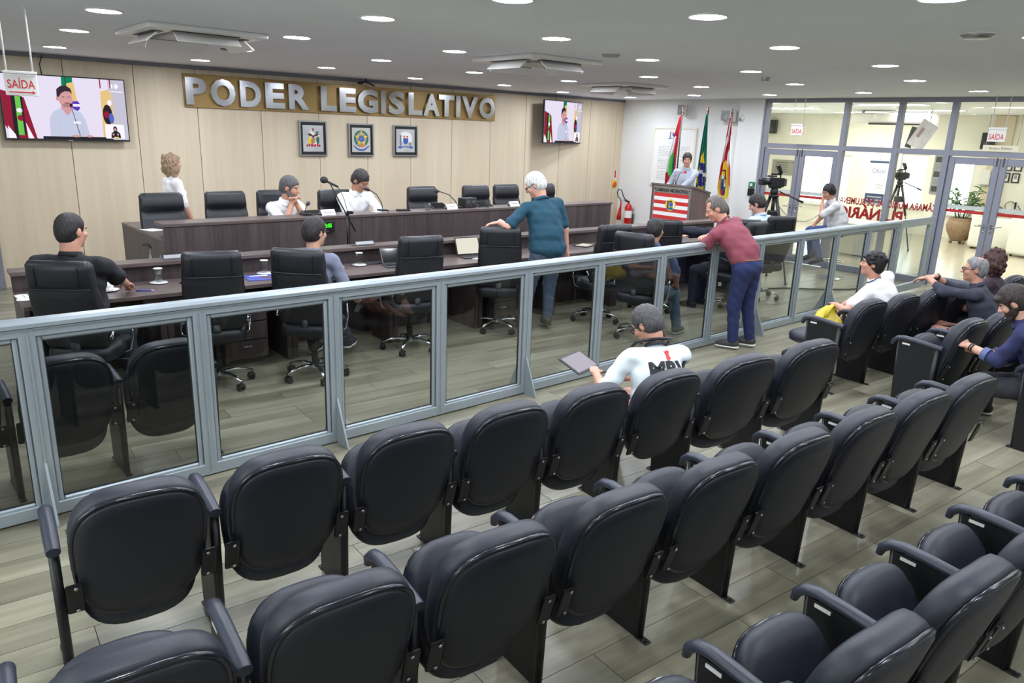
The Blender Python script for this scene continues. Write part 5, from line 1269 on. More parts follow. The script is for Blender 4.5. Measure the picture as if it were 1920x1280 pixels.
# cable to the operator and cables on the floor
bm = new_bm(); pts = []
A_, B_ = Vector((10.50, 6.05, 1.18)), Vector((11.45, 5.72, 1.16))
for k in range(15):
    q = k/14; p = A_.lerp(B_, q); p.z -= 0.30*4*q*(1-q)*0.9; pts.append(p)
add_tube(bm, pts, 0.006, 6); tag(obj('headset_cable', bm, M['grey_plastic'], None, True), 'thin grey headset cable sagging from video camera to operator', 'cable')
bm = new_bm(); add_tube(bm, [(9.6, 5.75, 0.012), (10.1, 5.55, 0.012), (10.5, 5.2, 0.012), (10.9, 4.95, 0.012), (11.4, 4.86, 0.012), (11.8, 4.95, 0.012)], 0.011, 8); tag(obj('floor_cable', bm, M['black_plastic'], None, True), 'black cable trailing across the floor beyond the railing', 'cable')
# bar stool of the operator
bs = thing('bar_stool', 'chrome bar stool under the camera operator', 'stool', (11.62, 5.60, 0))
bm = new_bm(); add_lathe(bm, [(0.001, 0.70), (0.17, 0.70), (0.185, 0.715), (0.185, 0.74), (0.17, 0.755), (0.001, 0.76)], n=24, caps=False); obj('seat', bm, M['white_leather'], bs, True)
bm = new_bm(); add_lathe(bm, [(0.03, 0.03), (0.03, 0.40), (0.022, 0.42), (0.022, 0.70)], n=14); obj('column', bm, M['chrome'], bs, 40)
bm = new_bm(); add_lathe(bm, [(0.001, 0.0), (0.19, 0.0), (0.19, 0.012), (0.05, 0.03), (0.001, 0.05)], n=28, caps=False); obj('base', bm, M['chrome'], bs, 40)
bm = new_bm(); add_tube(bm, [(0.16*math.cos(2*PI*k/20), 0.16*math.sin(2*PI*k/20), 0.28) for k in range(20)], 0.010, 8, closed=True); add_tube(bm, [(0, 0, 0.28), (-0.16, 0, 0.28)], 0.009, 8); obj('footrest', bm, M['chrome'], bs, True)
# mustard handbag on the first seat of the right block
hb = thing('handbag', 'mustard yellow leather handbag lying on the aisle seat', 'handbag', (6.42, 3.06, 0.50), R(15))
bm = new_bm(); rings = []
for z, s, dy in ((0.0, 0.75, 0), (0.015, 0.95, 0), (0.06, 1.0, 0), (0.11, 0.9, 0.01), (0.16, 0.62, 0.02), (0.20, 0.42, 0.01), (0.235, 0.30, -0.01)):
    rings.append([Vector((0.19*s*math.cos(a)*(1+0.06*math.sin(3*a+z*20)), dy+0.12*s*math.sin(a)*(1+0.08*math.sin(4*a+1+z*30)), 0.78*z+0.014*math.sin(5*a+z*25))) for a in [2*PI*k/30 for k in range(30)]])
add_loft(bm, rings); obj('body', bm, M['yellow_bag'], hb, True)
bm = new_bm(); add_tube(bm, [(-0.14, 0.0, 0.10), (-0.12, -0.02, 0.19), (-0.05, -0.03, 0.215), (0.04, -0.04, 0.15), (0.09, -0.03, 0.10)], 0.012, 8, flat=(1.5, 0.6)); add_tube(bm, [(0.02, 0.03, 0.14), (0.10, 0.02, 0.15), (0.17, -0.02, 0.09)], 0.012, 8, flat=(1.6, 0.6)); obj('strap', bm, M['yellow_bag'], hb, True)

# ================================================================== LOBBY
def lobby_frame(label, y, z, w, h, group=None, x=LX-0.015, fm='black_plastic', pm='paper', ink=True):
    t = thing('picture_frame', label, 'picture frame', (x, y, z), R(-90), group)
    bm = new_bm(); b = 0.025
    for s in (-1, 1): add_box(bm, (s*(w/2-b/2), 0, 0), (b, 0.025, h)); add_box(bm, (0, 0, s*(h/2-b/2)), (w-2*b, 0.025, b))
    obj('frame', bm, M[fm], t)
    bm = new_bm(); add_box(bm, (0, 0.002, 0), (w-2*b, 0.01, h-2*b)); obj('print', bm, M[pm], t)
    if ink:
        bm = new_bm(); add_box(bm, (0, -0.004, 0.02), (w*0.35, 0.002, h*0.4)); obj('portrait', bm, M['grey_ink'], t)
for y, z, lb in ((5.75, 1.72, 'upper left'), (5.56, 1.72, 'upper right'), (5.76, 1.47, 'lower left'), (5.57, 1.47, 'lower right')):
    lobby_frame('small black framed portrait on lobby wall behind the right doors, '+lb+' of four', y, z, 0.15, 0.21, 'framed portraits in the lobby')
t = thing('photo_board', 'tall grey board of small photographs on the lobby wall', 'picture', (LX-0.02, 7.13, 1.45), R(-90))
bm = new_bm(); add_box(bm, (0, 0, 0), (0.36, 0.02, 0.92), bevel=0.003, seg=1); obj('board', bm, M['grey_plastic'], t)
for i in range(2):
    for j in range(5):
        bm = new_bm(); add_box(bm, (-0.08+0.16*i, -0.012, -0.34+0.17*j), (0.13, 0.005, 0.13)); obj('photograph', bm, M['grey_ink'] if (i+j) % 2 else M['dark_grey'], t)
t = thing('plaque', 'grey metal commemorative plaque on lobby wall behind the video camera', 'plaque', (LX-0.02, 11.2, 1.38), R(-90))
bm = new_bm(); add_box(bm, (0, 0, 0), (0.66, 0.02, 0.40), bevel=0.003, seg=1); obj('plate', bm, mat('dull_plaque', (150, 150, 140), 0.45, 0.3), t)
bm = new_bm()
for k in range(5): add_box(bm, (-0.03, -0.0112, 0.13-0.06*k), (0.40-0.05*(k % 2), 0.002, 0.014))
obj('lettering', bm, M['dark_grey'], t)['kind'] = 'stuff'
bm = new_bm(); add_box(bm, (0.27, -0.0112, 0.14), (0.05, 0.002, 0.03)); obj('red_mark', bm, M['red_print'], t)
t = thing('roll_up_banner', 'white roll-up banner with dark blue base panel behind the glass', 'banner', (18.9, 8.33, 0), R(-90))
bm = new_bm(); add_box(bm, (0, 0, 1.19), (0.46, 0.006, 1.02)); obj('sheet', bm, M['paper'], t)
bm = new_bm(); add_box(bm, (0, -0.004, 0.80), (0.46, 0.002, 0.24)); obj('blue_panel', bm, M['navy'], t)
bm = new_bm(); add_box(bm, (0, -0.004, 1.675), (0.46, 0.002, 0.05)); obj('top_band', bm, M['navy'], t)
text_obj('title', 'Oficin', 0.16, M['blue_ink'], t, (0.02, -0.005, 1.46), depth=0.001, sx=0.85)
bm = new_bm()
for k in range(2): add_box(bm, (0.0, -0.006, 0.84-0.075*k), (0.36, 0.002, 0.035)); add_box(bm, (0.08, -0.004, 1.13-0.07*k), (0.18, 0.002, 0.016))
obj('print', bm, M['grey_plastic'], t)['kind'] = 'stuff'
bm = new_bm(); add_box(bm, (0, 0.0, 0.68), (0.48, 0.06, 0.05)); add_box(bm, (0, 0.02, 0.33), (0.03, 0.02, 0.66)); add_tube(bm, [(0, 0.03, 0.7), (0, 0.03, 1.86)], 0.008, 8); add_box(bm, (0, 0.02, 0.012), (0.4, 0.24, 0.024)); obj('stand', bm, M['grey_plastic'], t)
t = thing('split_air_conditioner', 'white ceiling mounted air conditioner in lobby seen through the top panes', 'air conditioner', (17.0, 7.42, 2.60))
bm = new_bm(); add_box(bm, (0.2, 0, 0.03), (0.62, 1.62, 0.22), bevel=0.04); obj('body', bm, M['white_plastic'], t)
bm = new_bm(); add_box(bm, (-0.08, -0.15, -0.075), (0.10, 1.1, 0.03), rot=(0, R(-20), 0)); obj('outlet', bm, M['dark_grey'], t)
bm = new_bm()
for s in (-1, 1): add_box(bm, (0.2, s*0.7, 0.165), (0.06, 0.04, 0.09))
obj('hanger', bm, M['steel'], t)
t = thing('leaning_panel', 'large grey printed panel tilted high on the lobby wall', 'poster', (16.6, 6.55, 2.30), R(-90))
bm = new_bm(); add_box(bm, (0, 0, 0), (0.34, 0.03, 0.56), rot=(0, R(28), 0), bevel=0.003, seg=1); obj('panel', bm, mat('pale_print', (190, 188, 196), 0.5, noise=0.2, nscale=4), t)
bm = new_bm(); add_box(bm, (-0.04, -0.02, 0.05), (0.06, 0.004, 0.20), rot=(0, R(28), 0)); obj('print', bm, mat('faded_print', (150, 120, 126), 0.6), t)
bm = new_bm(); add_box(bm, (-0.22, 0.03, -0.05), (0.12, 0.03, 0.42), rot=(0, R(12), 0)); obj('rear_panel', bm, M['dark_grey'], t)
bm = new_bm(); add_tube(bm, [(0.10, 0.03, 0.24), (0.10, 0.03, 0.50)], 0.012, 8); obj('hanger', bm, M['steel'], t)
def black_spk(label, y, z):
    wall_speaker(label, (LX-0.14, y, z), R(-75), (0.26, 0.20, 0.36), 'black_plastic')
black_spk('black wall loudspeaker in the lobby behind the left doors', 11.62, 2.45); black_spk('black wall loudspeaker in lobby behind the right exit sign', 6.22, 2.24)
t = thing('direction_sign', 'small grey lettered sign plate above the right lobby doorway', 'sign', (LX-0.6, 5.80, 2.09), R(-90))
bm = new_bm(); add_box(bm, (0, 0, 0), (0.70, 0.02, 0.13), bevel=0.003, seg=1); obj('plate', bm, M['white_plastic'], t)
text_obj('lettering', 'Acesso Público', 0.075, M['dark_grey'], t, (0, -0.012, 0), depth=0.001)
bm = new_bm()
for s in (-1, 1): add_tube(bm, [(s*0.3, 0, 0.06), (s*0.3, 0, ZC-2.09)], 0.006, 6)
obj('rod', bm, M['steel'], t)
t = thing('wall_dispenser', 'white wall dispenser box in lobby beside the window', 'dispenser', (LX-0.09, 6.15, 1.45), R(-90))
bm = new_bm(); add_box(bm, (0, 0, 0), (0.24, 0.16, 0.34), bevel=0.03); obj('body', bm, M['white_plastic'], t)
bm = new_bm(); add_box(bm, (0.15, 0.02, -0.02), (0.06, 0.12, 0.30), bevel=0.01); obj('side_bracket', bm, M['dark_grey'], t)
bm = new_bm(); add_box(bm, (0, -0.03, -0.175), (0.12, 0.06, 0.02)); obj('spout', bm, M['grey_plastic'], t)
t = thing('wooden_pilaster', 'pale wooden pilaster on the lobby far wall behind the dispenser', 'column', (LX-0.03, 5.98+0.16, 0))
bm = new_bm(); add_box(bm, (0, -0.16, 1.4), (0.06, 0.40, 2.79), bevel=0.004, seg=1); obj('panel', bm, M['maple'], t)
bm = new_bm(); add_box(bm, (0, -0.16, 0.06), (0.07, 0.41, 0.12)); obj('plinth', bm, M['white_plastic'], t)
# potted plant
pp = thing('potted_plant', 'leafy plant in a wide terracotta pot inside the lobby', 'potted plant', (18.65, 6.20, 0))
bm = new_bm(); add_lathe(bm, [(0.001, 0.05), (0.13, 0.05), (0.18, 0.10), (0.27, 0.27), (0.295, 0.40), (0.27, 0.49), (0.245, 0.53), (0.265, 0.56), (0.245, 0.57), (0.215, 0.52), (0.001, 0.50)], n=28, caps=False); obj('pot', bm, M['terracotta'], pp, True)
for k in range(3):
    a = 2*PI*k/3; bm = new_bm(); add_tube(bm, [(0.14*math.cos(a), 0.14*math.sin(a), 0.10), (0.15*math.cos(a), 0.15*math.sin(a), 0.0)], [0.045, 0.035], 8); obj('foot', bm, M['terracotta'], pp)
bm = new_bm(); add_lathe(bm, [(0.001, 0.525), (0.235, 0.525)], n=20, caps=False); obj('soil', bm, M['soil'], pp)
rr = random.Random(5); lv = None
stems = new_bm()
for k in range(16):
    a = rr.uniform(0, 2*PI); r0 = rr.uniform(0, 0.15); sp = rr.uniform(0.1, 0.45); hh = rr.uniform(0.45, 0.85)
    tip = Vector((math.cos(a)*(r0+sp), math.sin(a)*(r0+sp), 0.52+hh*0.85)); b0 = Vector((math.cos(a)*r0, math.sin(a)*r0, 0.52))
    add_tube(stems, [b0, b0.lerp(tip, 0.5)+Vector((0, 0, 0.08)), tip], 0.008, 5)
    for q in range(9):
        p = b0.lerp(tip, 0.35+0.65*q/8)+Vector((0, 0, 0.06*math.sin(PI*(0.35+0.65*q/8))))
        if lv is None:
            bm = new_bm(); L = 0.17
            pts = [(0, 0, 0), (0.022, 0.05, 0.012), (0.026, 0.09, 0.012), (0.012, 0.14, -0.004), (0, L, -0.02), (-0.012, 0.14, -0.004), (-0.026, 0.09, 0.012), (-0.022, 0.05, 0.012)]
            mid = [bm.verts.new((0, y, 0.0-0.3*y*y)) for y in (0.0, 0.05, 0.09, 0.14, L)]
            rt = [bm.verts.new(pts[i]) for i in (1, 2, 3)]; lt = [bm.verts.new(pts[i]) for i in (7, 6, 5)]
            for S in (rt, lt):
                bm.faces.new((mid[0], mid[1], S[0])); bm.faces.new((mid[1], mid[2], S[1], S[0])); bm.faces.new((mid[2], mid[3], S[2], S[1])); bm.faces.new((mid[3], mid[4], S[2]))
            o = obj('leaf', bm, M['leaf'], pp, True); lv = o.data
        else:
            o = bpy.data.objects.new('leaf', lv); C.objects.link(o); o.parent = pp
        o.location = p; o.rotation_euler = (rr.uniform(-0.5, 0.9), rr.uniform(-0.6, 0.6), rr.uniform(0, 2*PI)); s = rr.uniform(0.8, 1.3); o.scale = (s, s, s)
obj('stem', stems, M['leaf'], pp)['kind'] = 'stuff'
# white sofas
def tub_sofa(label, loc, rz, w, d=0.78, arms=(True, True)):
    t = thing('tub_armchair', label, 'armchair', loc, rz, 'white lobby armchairs')
    bm = new_bm(); add_box(bm, (0, 0.04, 0.23), (w-0.28, d-0.1, 0.36), bevel=0.05, seg=3); obj('seat', bm, M['white_leather'], t, 60)
    bm = new_bm(); add_box(bm, (0, d/2-0.08, 0.42), (w, 0.18, 0.76), bevel=0.07, seg=4); obj('backrest', bm, M['white_leather'], t, 60)
    for s, on in zip((-1, 1), arms):
        if on: bm = new_bm(); add_box(bm, (s*(w/2-0.075), -0.02, 0.36), (0.15, d-0.04, 0.64), bevel=0.06, seg=4); obj('armrest', bm, M['white_leather'], t, 60)
    for s in (-1, 1):
        for y in (-d/2+0.08, d/2-0.08): bm = new_bm(); add_lathe(bm, [(0.02, 0), (0.025, 0.06)], (s*(w/2-0.1), y, 0), 10); obj('foot', bm, M['black_plastic'], t)
tub_sofa('white leatherette armchair under the person with the phone', (18.5, 5.50, 0), R(16), 1.05, 0.82, (True, False))
tub_sofa('white leatherette armchair at the right edge with its back to the glass', (17.75, 4.42, 0), R(75), 0.85)
t = thing('lobby_table', 'low white table in the lobby behind the glass partition', 'table', (14.6, 6.55, 0))
bm = new_bm(); add_box(bm, (0, 0, 0.61), (0.9, 0.95, 0.05), bevel=0.006); obj('top', bm, M['white_plastic'], t)
for sx in (-0.38, 0.38):
    for sy in (-0.4, 0.4): bm = new_bm(); add_box(bm, (sx, sy, 0.292), (0.05, 0.05, 0.584)); obj('leg', bm, M['white_plastic'], t)
bm = new_bm(); add_box(bm, (0.1, 0, 0.30), (0.6, 0.8, 0.56)); obj('cabinet', bm, M['cream_wall'], t)
t = thing('hose_loop', 'black extinguisher hose loop against the lobby cream wall', 'hose', (LX-0.04, 5.55, 0.86), R(-90))
bm = new_bm(); add_tube(bm, [(0.10, -0.01, -0.22), (0.10, -0.01, -0.08)]+[(0.10*math.cos(a), -0.01, 0.10*math.sin(a)) for a in [1.35*PI*k/16 for k in range(17)]], 0.007, 8); obj('hose', bm, M['black_plastic'], t, True)
bm = new_bm(); add_box(bm, (0.10, -0.01, 0.02), (0.03, 0.03, 0.14)); obj('nozzle', bm, M['black_plastic'], t)

# second camera standing in the lobby: same make, standing against the bright window
c2 = dup(vc, (16.2, 6.66, 0), R(236), 'dark video camera on tripod in the lobby in front of the bright window')
# ================================================================== PEOPLE (implicit surfaces, polygonised on a grid)
class SDF:
    def __init__(self): self.p = []
    def cone(self, a, b, ra, rb, k=0.03): self.p.append(('c', np.array(a, float), np.array(b, float), ra, rb, k)); return self
    def ell(self, c, r, rot=None, k=0.03): self.p.append(('e', np.array(c, float), np.array(r, float), np.array(rot if rot is not None else np.eye(3), float), 0, k)); return self
    def cut_ell(self, c, r, rot=None, k=0.01): self.p.append(('-e', np.array(c, float), np.array(r, float), np.array(rot if rot is not None else np.eye(3), float), 0, k)); return self
    def cut_plane(self, c, n, k=0.005): self.p.append(('-p', np.array(c, float), np.array(n, float), 0, 0, k)); return self
    def box(self):
        lo, hi = np.full(3, 1e9), np.full(3, -1e9)
        for t in self.p:
            if t[0] == 'c': q = np.array([t[1]-t[3], t[1]+t[3], t[2]-t[4], t[2]+t[4]])
            elif t[0] == 'e': m = max(t[2]); q = np.array([t[1]-m, t[1]+m])
            else: continue
            lo = np.minimum(lo, q.min(0)); hi = np.maximum(hi, q.max(0))
        return lo-0.03, hi+0.03
    def grid(self, h, warp=None):
        lo, hi = self.box(); n = np.ceil((hi-lo)/h).astype(int)+1
        F = np.full(n, 1.0, np.float32)
        ax = [lo[i]+h*np.arange(n[i]) for i in range(3)]
        for t in self.p:
            k = t[5]
            if t[0] == 'c': b0 = np.minimum(t[1]-t[3], t[2]-t[4])-k-2.5*h; b1 = np.maximum(t[1]+t[3], t[2]+t[4])+k+2.5*h
            elif t[0] in ('e', '-e'): m = max(t[2]); b0 = t[1]-m-k-2.5*h; b1 = t[1]+m+k+2.5*h
            else: b0, b1 = lo, hi
            i0 = np.clip(((b0-lo)/h).astype(int), 0, n-1); i1 = np.clip(((b1-lo)/h).astype(int)+2, 1, n)
            if np.any(i1 <= i0): continue
            sl = tuple(slice(a, b) for a, b in zip(i0, i1))
            X, Y, Z = np.meshgrid(*[ax[i][sl[i]] for i in range(3)], indexing='ij')
            P = np.stack([X, Y, Z], -1)
            if t[0] == 'c':
                ba = t[2]-t[1]; L2 = max(ba@ba, 1e-9); pa = P-t[1]
                q = np.clip((pa@ba)/L2, 0, 1); d = np.linalg.norm(pa-q[..., None]*ba, axis=-1)-(t[3]+(t[4]-t[3])*q)
            elif t[0] in ('e', '-e'):
                pl = (P-t[1])@t[3]; r = t[2]
                k0 = np.linalg.norm(pl/r, axis=-1); k1 = np.linalg.norm(pl/(r*r), axis=-1); d = k0*(k0-1)/np.maximum(k1, 1e-6)
            else: d = (P-t[1])@t[2]
            f = F[sl]
            if t[0][0] == '-':
                d = -d if t[0] == '-e' else d
                hh = np.maximum(k-np.abs(f-d), 0)/k; F[sl] = np.maximum(f, d)+hh*hh*k/4
            else:
                hh = np.maximum(k-np.abs(f-d), 0)/k; F[sl] = np.minimum(f, d)-hh*hh*k/4
        if warp is not None:
            X, Y, Z = np.meshgrid(*ax, indexing='ij'); F = F+warp(X, Y, Z).astype(np.float32)
        return F, lo
    def mesh(self, name, h, mt, parent, warp=None, relax=1):
        F, lo = self.grid(h, warp)
        F[0], F[-1], F[:, 0], F[:, -1], F[:, :, 0], F[:, :, -1] = 1, 1, 1, 1, 1, 1
        S = F < 0
        n = F.shape
        c = np.zeros(tuple(d-1 for d in n), np.int8)
        for dx in (0, 1):
            for dy in (0, 1):
                for dz in (0, 1): c += S[dx:n[0]-1+dx, dy:n[1]-1+dy, dz:n[2]-1+dz]
        act = (c > 0) & (c < 8)
        I = np.argwhere(act)
        idx = np.full(act.shape, -1, np.int64); idx[act] = np.arange(len(I))
        acc = np.zeros((len(I), 3)); cnt = np.zeros(len(I))
        offs = [(0, 0, 0), (1, 0, 0), (0, 1, 0), (1, 1, 0), (0, 0, 1), (1, 0, 1), (0, 1, 1), (1, 1, 1)]
        vals = [F[I[:, 0]+o[0], I[:, 1]+o[1], I[:, 2]+o[2]] for o in offs]
        for a, b in ((0, 1), (2, 3), (4, 5), (6, 7), (0, 2), (1, 3), (4, 6), (5, 7), (0, 4), (1, 5), (2, 6), (3, 7)):
            va, vb = vals[a], vals[b]; m = (va < 0) != (vb < 0)
            t = np.where(m, va/np.where(m, va-vb, 1), 0)[:, None]
            p = np.array(offs[a])*(1-t)+np.array(offs[b])*t
            acc[m] += p[m]; cnt[m] += 1
        V = lo+h*(I+acc/np.maximum(cnt, 1)[:, None])
        faces = []
        for axn in range(3):
            o = [0, 0, 0]; o[axn] = 1
            A = S[:n[0]-o[0], :n[1]-o[1], :n[2]-o[2]]; B = S[o[0]:, o[1]:, o[2]:]
            E = np.argwhere(A != B)
            u, v = [(1, 2), (2, 0), (0, 1)][axn]
            ok = (E[:, u] > 0) & (E[:, v] > 0); E = E[ok]
            inside = A[E[:, 0], E[:, 1], E[:, 2]]
            def cell(du, dv):
                q = E.copy(); q[:, u] -= du; q[:, v] -= dv; return idx[q[:, 0], q[:, 1], q[:, 2]]
            Q = np.stack([cell(1, 1), cell(0, 1), cell(0, 0), cell(1, 0)], 1)
            Q[~inside] = Q[~inside][:, ::-1]
            faces.append(Q)
        Q = np.concatenate(faces); Q = Q[(Q >= 0).all(1)]
        for _ in range(relax):
            s = np.zeros_like(V); w = np.zeros(len(V))
            for a, b in ((0, 1), (1, 2), (2, 3), (3, 0)):
                np.add.at(s, Q[:, a], V[Q[:, b]]); np.add.at(w, Q[:, a], 1)
            V = V*0.55+0.45*s/np.maximum(w, 1)[:, None]
        me = bpy.data.meshes.new(name)
        me.vertices.add(len(V)); me.vertices.foreach_set('co', V.astype(np.float32).ravel())
        me.loops.add(Q.size); me.loops.foreach_set('vertex_index', Q.astype(np.int32).ravel())
        me.polygons.add(len(Q)); me.polygons.foreach_set('loop_start', np.arange(0, Q.size, 4, dtype=np.int32)); me.polygons.foreach_set('loop_total', np.full(len(Q), 4, np.int32))
        me.polygons.foreach_set('use_smooth', np.ones(len(Q), bool))
        me.update(calc_edges=True); me.materials.append(mt)
        ob = bpy.data.objects.new(name, me); C.objects.link(ob); ob.parent = parent
        return ob

def V3(*a): return np.array(a, float)
def nrm(v): v = np.array(v, float); return v/max(np.linalg.norm(v), 1e-9)
def rotm(axis, deg):
    a = R(deg); x, y, z = nrm(axis); c, s = math.cos(a), math.sin(a)
    return np.array([[c+x*x*(1-c), x*y*(1-c)-z*s, x*z*(1-c)+y*s], [y*x*(1-c)+z*s, c+y*y*(1-c), y*z*(1-c)-x*s], [z*x*(1-c)-y*s, z*y*(1-c)+x*s, c+z*z*(1-c)]])
def ik(a, t, l1, l2, pole):
    d = t-a; L = np.linalg.norm(d)
    if L > (l1+l2)*0.995: t = a+d/L*(l1+l2)*0.995; d = t-a; L = np.linalg.norm(d)
    n = d/L; x = (l1*l1-l2*l2+L*L)/(2*L); hgt = math.sqrt(max(l1*l1-x*x, 0))
    p = np.array(pole, float); p = nrm(p-n*(p@n))
    return a+n*x+p*hgt, t
SKIN = {}
def skin(tone): 
    if tone not in SKIN: SKIN[tone] = mat('skin_tone', tone, 0.5, noise=0.06, nscale=25)
    return SKIN[tone]
CL = {}
def cloth(rgb, rough=0.8, bump=0.35, noise=0.06, sc=120):
    k = (rgb, rough, bump)
    if k not in CL: CL[k] = mat('cloth', rgb, rough, noise=noise, nscale=18, bump=bump, bscale=sc)
    return CL[k]

def person(label, loc, az, pel=0.95, lean=0.0, side=0.0, bend=0.0, twist=0.0, head=(0, 0, 0), hands=None, elbows=None, feet=None, knees=None,
           sex='m', belly=0.0, build=1.0, scale=1.0, tone=(196, 146, 122), hair=('short', (40, 32, 28)), shirt=None, sleeve=0.5, trousers=(48, 62, 98), shoes=(40, 38, 38), sole=(60, 60, 60),
           curl=25, beard=None, glasses=False, collar=True, tuck=False, belt=None, head_up=0.5, hg=0.0085, extra=None, palm=None, seated=False, vcurve=0.0, foot_dir=(0, 1, 0), skirt=None, headxy=None, wh=None, wf=None, group=None):
    """local frame: x right, y forward, z up; loc is the ground point under the pelvis; az clockwise from +Y in degrees"""
    t = thing('person', label, 'person', (loc[0], loc[1], loc[2] if len(loc) > 2 else 0.0), R(-az))
    t.scale = (scale, scale, scale)
    P = V3(0, 0, pel)
    side_ax, fwd_ax = V3(1, 0, 0), V3(0, 1, 0)
    def up(l, s): return rotm((0, 1, 0), s) @ (rotm((1, 0, 0), -l) @ V3(0, 0, 1))
    u1, u2, u3 = up(lean*0.7, side*0.7), up(lean+bend*0.5, side), up(lean+bend, side*1.1)
    waist = P+u1*0.15; chest = waist+u2*0.17; neckb = chest+u3*0.185
    sx = rotm(u3, twist) @ (rotm((0, 1, 0), side) @ V3(1, 0, 0)); sx = nrm(sx-u3*(sx@u3))
    fx = np.cross(u3, sx)
    hx = V3(1, 0, 0)
    sw = (0.185 if sex == 'm' else 0.160)*build
    Sh = {1: neckb-u3*0.045+sx*sw, -1: neckb-u3*0.045-sx*sw}
    Hp = {1: P+hx*0.09-V3(0, 0, 0.02), -1: P-hx*0.09-V3(0, 0, 0.02)}
    # head frame
    hy, hp, hr = head
    nu = nrm(u3*(1-head_up)+V3(0, 0, 1)*head_up)
    Hm = rotm((0, 0, 1), -hy) @ rotm((1, 0, 0), -hp) @ rotm((0, 1, 0), hr)
    hX, hY, hZ = Hm[:, 0], Hm[:, 1], Hm[:, 2]
    hc = neckb+nu*0.105+hZ*0.085+hY*0.022
    def H(x, y, z): return hc+hX*x+hY*y+hZ*z
    if headxy is not None:
        ca, sa = math.cos(R(-az)), math.sin(R(-az))
        t.location.x = headxy[0]-scale*(ca*hc[0]-sa*hc[1]); t.location.y = headxy[1]-scale*(sa*hc[0]+ca*hc[1])
    def loc_of(w):
        d = np.array(w, float)-np.array(t.location); ca, sa = math.cos(R(az)), math.sin(R(az))
        return V3(ca*d[0]-sa*d[1], sa*d[0]+ca*d[1], d[2])/scale
    # limbs
    hands = dict(hands or {}); feet = dict(feet or {})
    for k_, w_ in (wh or {}).items(): hands[k_] = loc_of(w_)
    for k_, w_ in (wf or {}).items(): feet[k_] = loc_of(w_)
    hands = hands or {}; elbows = elbows or {}; feet = feet or {}; knees = knees or {}
    UA, FA_, TH, SH = 0.285, 0.25, 0.43, 0.41
    El, Wr, Kn, An = {}, {}, {}, {}
    for s in (1, -1):
        tgt = hands.get(s, (s*0.26, 0.05, pel-0.05)); El[s], Wr[s] = ik(Sh[s], np.array(tgt, float), UA, FA_, elbows.get(s, (s*0.5, -1, -0.3)))
        tf = feet.get(s, (s*0.11, 0.02, 0.085)); Kn[s], An[s] = ik(Hp[s], np.array(tf, float), TH, SH, knees.get(s, (s*0.1, 1, 0.05)))
    bd = build
    B = SDF()
    tw = (0.165, 0.118) if sex == 'm' else (0.15, 0.105)
    Rt = np.stack([sx, fx, u3], 1)
    # torso
    B.ell(P, (0.145*bd, 0.105*bd, 0.11), k=0.03).ell(waist, (0.130*bd+belly*0.3, 0.094*bd+belly*0.5, 0.14), Rt, 0.04).ell(chest, (tw[0]*bd*0.93, tw[1]*bd*0.92, 0.16), Rt, 0.04)
    B.cone(Sh[1]-sx*0.05-u3*0.02, Sh[-1]+sx*0.05-u3*0.02, 0.042, 0.042, 0.03)
    nk_ = 1+0.6*max(0, bd-1.0); B.cone(neckb-u3*0.04, neckb+nu*0.10, 0.058*nk_, 0.055*nk_, 0.02)
    for s in (1, -1):
        B.cone(Sh[s]-u3*0.012-sx*s*0.01, El[s], 0.043*min(bd, 1.1), 0.039, 0.02).cone(El[s], Wr[s], 0.041, 0.028, 0.02)
        B.cone(Hp[s], Kn[s], 0.082*bd, 0.055, 0.04).cone(Kn[s], An[s], 0.055, 0.037, 0.03)
        # hand
        d = nrm(Wr[s]-El[s]) if palm is None or s not in palm or palm[s].get('d') is None else nrm(palm[s]['d'])
        nn = V3(0, 0, -1) if palm is None or s not in palm else np.array(palm[s].get('n', (0, 0, -1)), float)
        nn = nrm(nn-d*(nn@d)); ls = np.cross(d, nn)             # lateral; thumb side toward the body midline
        th = -s
        if ls@sx*th < 0: ls = -ls
        W = Wr[s]; cu = curl if palm is None or s not in palm else palm[s].get('curl', curl)
        Rh = np.stack([ls, nn, d], 1)
        B.ell(W+d*0.052, (0.040, 0.017, 0.055), Rh, 0.012)
        for i, (o, ln) in enumerate(((0.030, 0.070), (0.011, 0.078), (-0.010, 0.073), (-0.029, 0.058))):
            p = W+d*0.092+ls*o; dd = d; q0 = p
            for j, fr in enumerate((0.45, 0.32, 0.23)):
                dd = rotm(np.cross(d, nn), 0) @ dd if False else nrm(dd*math.cos(R(cu*(0.6+0.35*j)))+nn*math.sin(R(cu*(0.6+0.35*j))) if j == 0 else dd*math.cos(R(cu))+nrm(nn-dd*(nn@dd))*math.sin(R(cu)))
                q1 = q0+dd*ln*fr; B.cone(q0, q1, 0.0092-0.0008*j, 0.0086-0.0008*j, 0.004); q0 = q1
        tb = W+d*0.03+ls*0.032; t1 = tb+nrm(d*0.75+ls*0.6+nn*0.25)*0.038; t2 = t1+nrm(d*0.95+ls*0.15+nn*0.35)*0.03
        B.cone(W+d*0.02+ls*0.012, tb, 0.014, 0.0125, 0.008).cone(tb, t1, 0.0115, 0.010, 0.005).cone(t1, t2, 0.010, 0.0085, 0.004)
    # head
    B.ell(H(0, -0.014, 0.032), (0.076, 0.097, 0.090), Hm, 0.03).ell(H(0, 0.022, -0.042), (0.060, 0.070, 0.074), Hm, 0.03)
    B.cone(H(0, 0.070, -0.095), H(0, 0.064, -0.098), 0.023, 0.022, 0.02)
    B.cone(H(-0.034, 0.078, 0.022), H(0.034, 0.078, 0.022), 0.012, 0.012, 0.012)
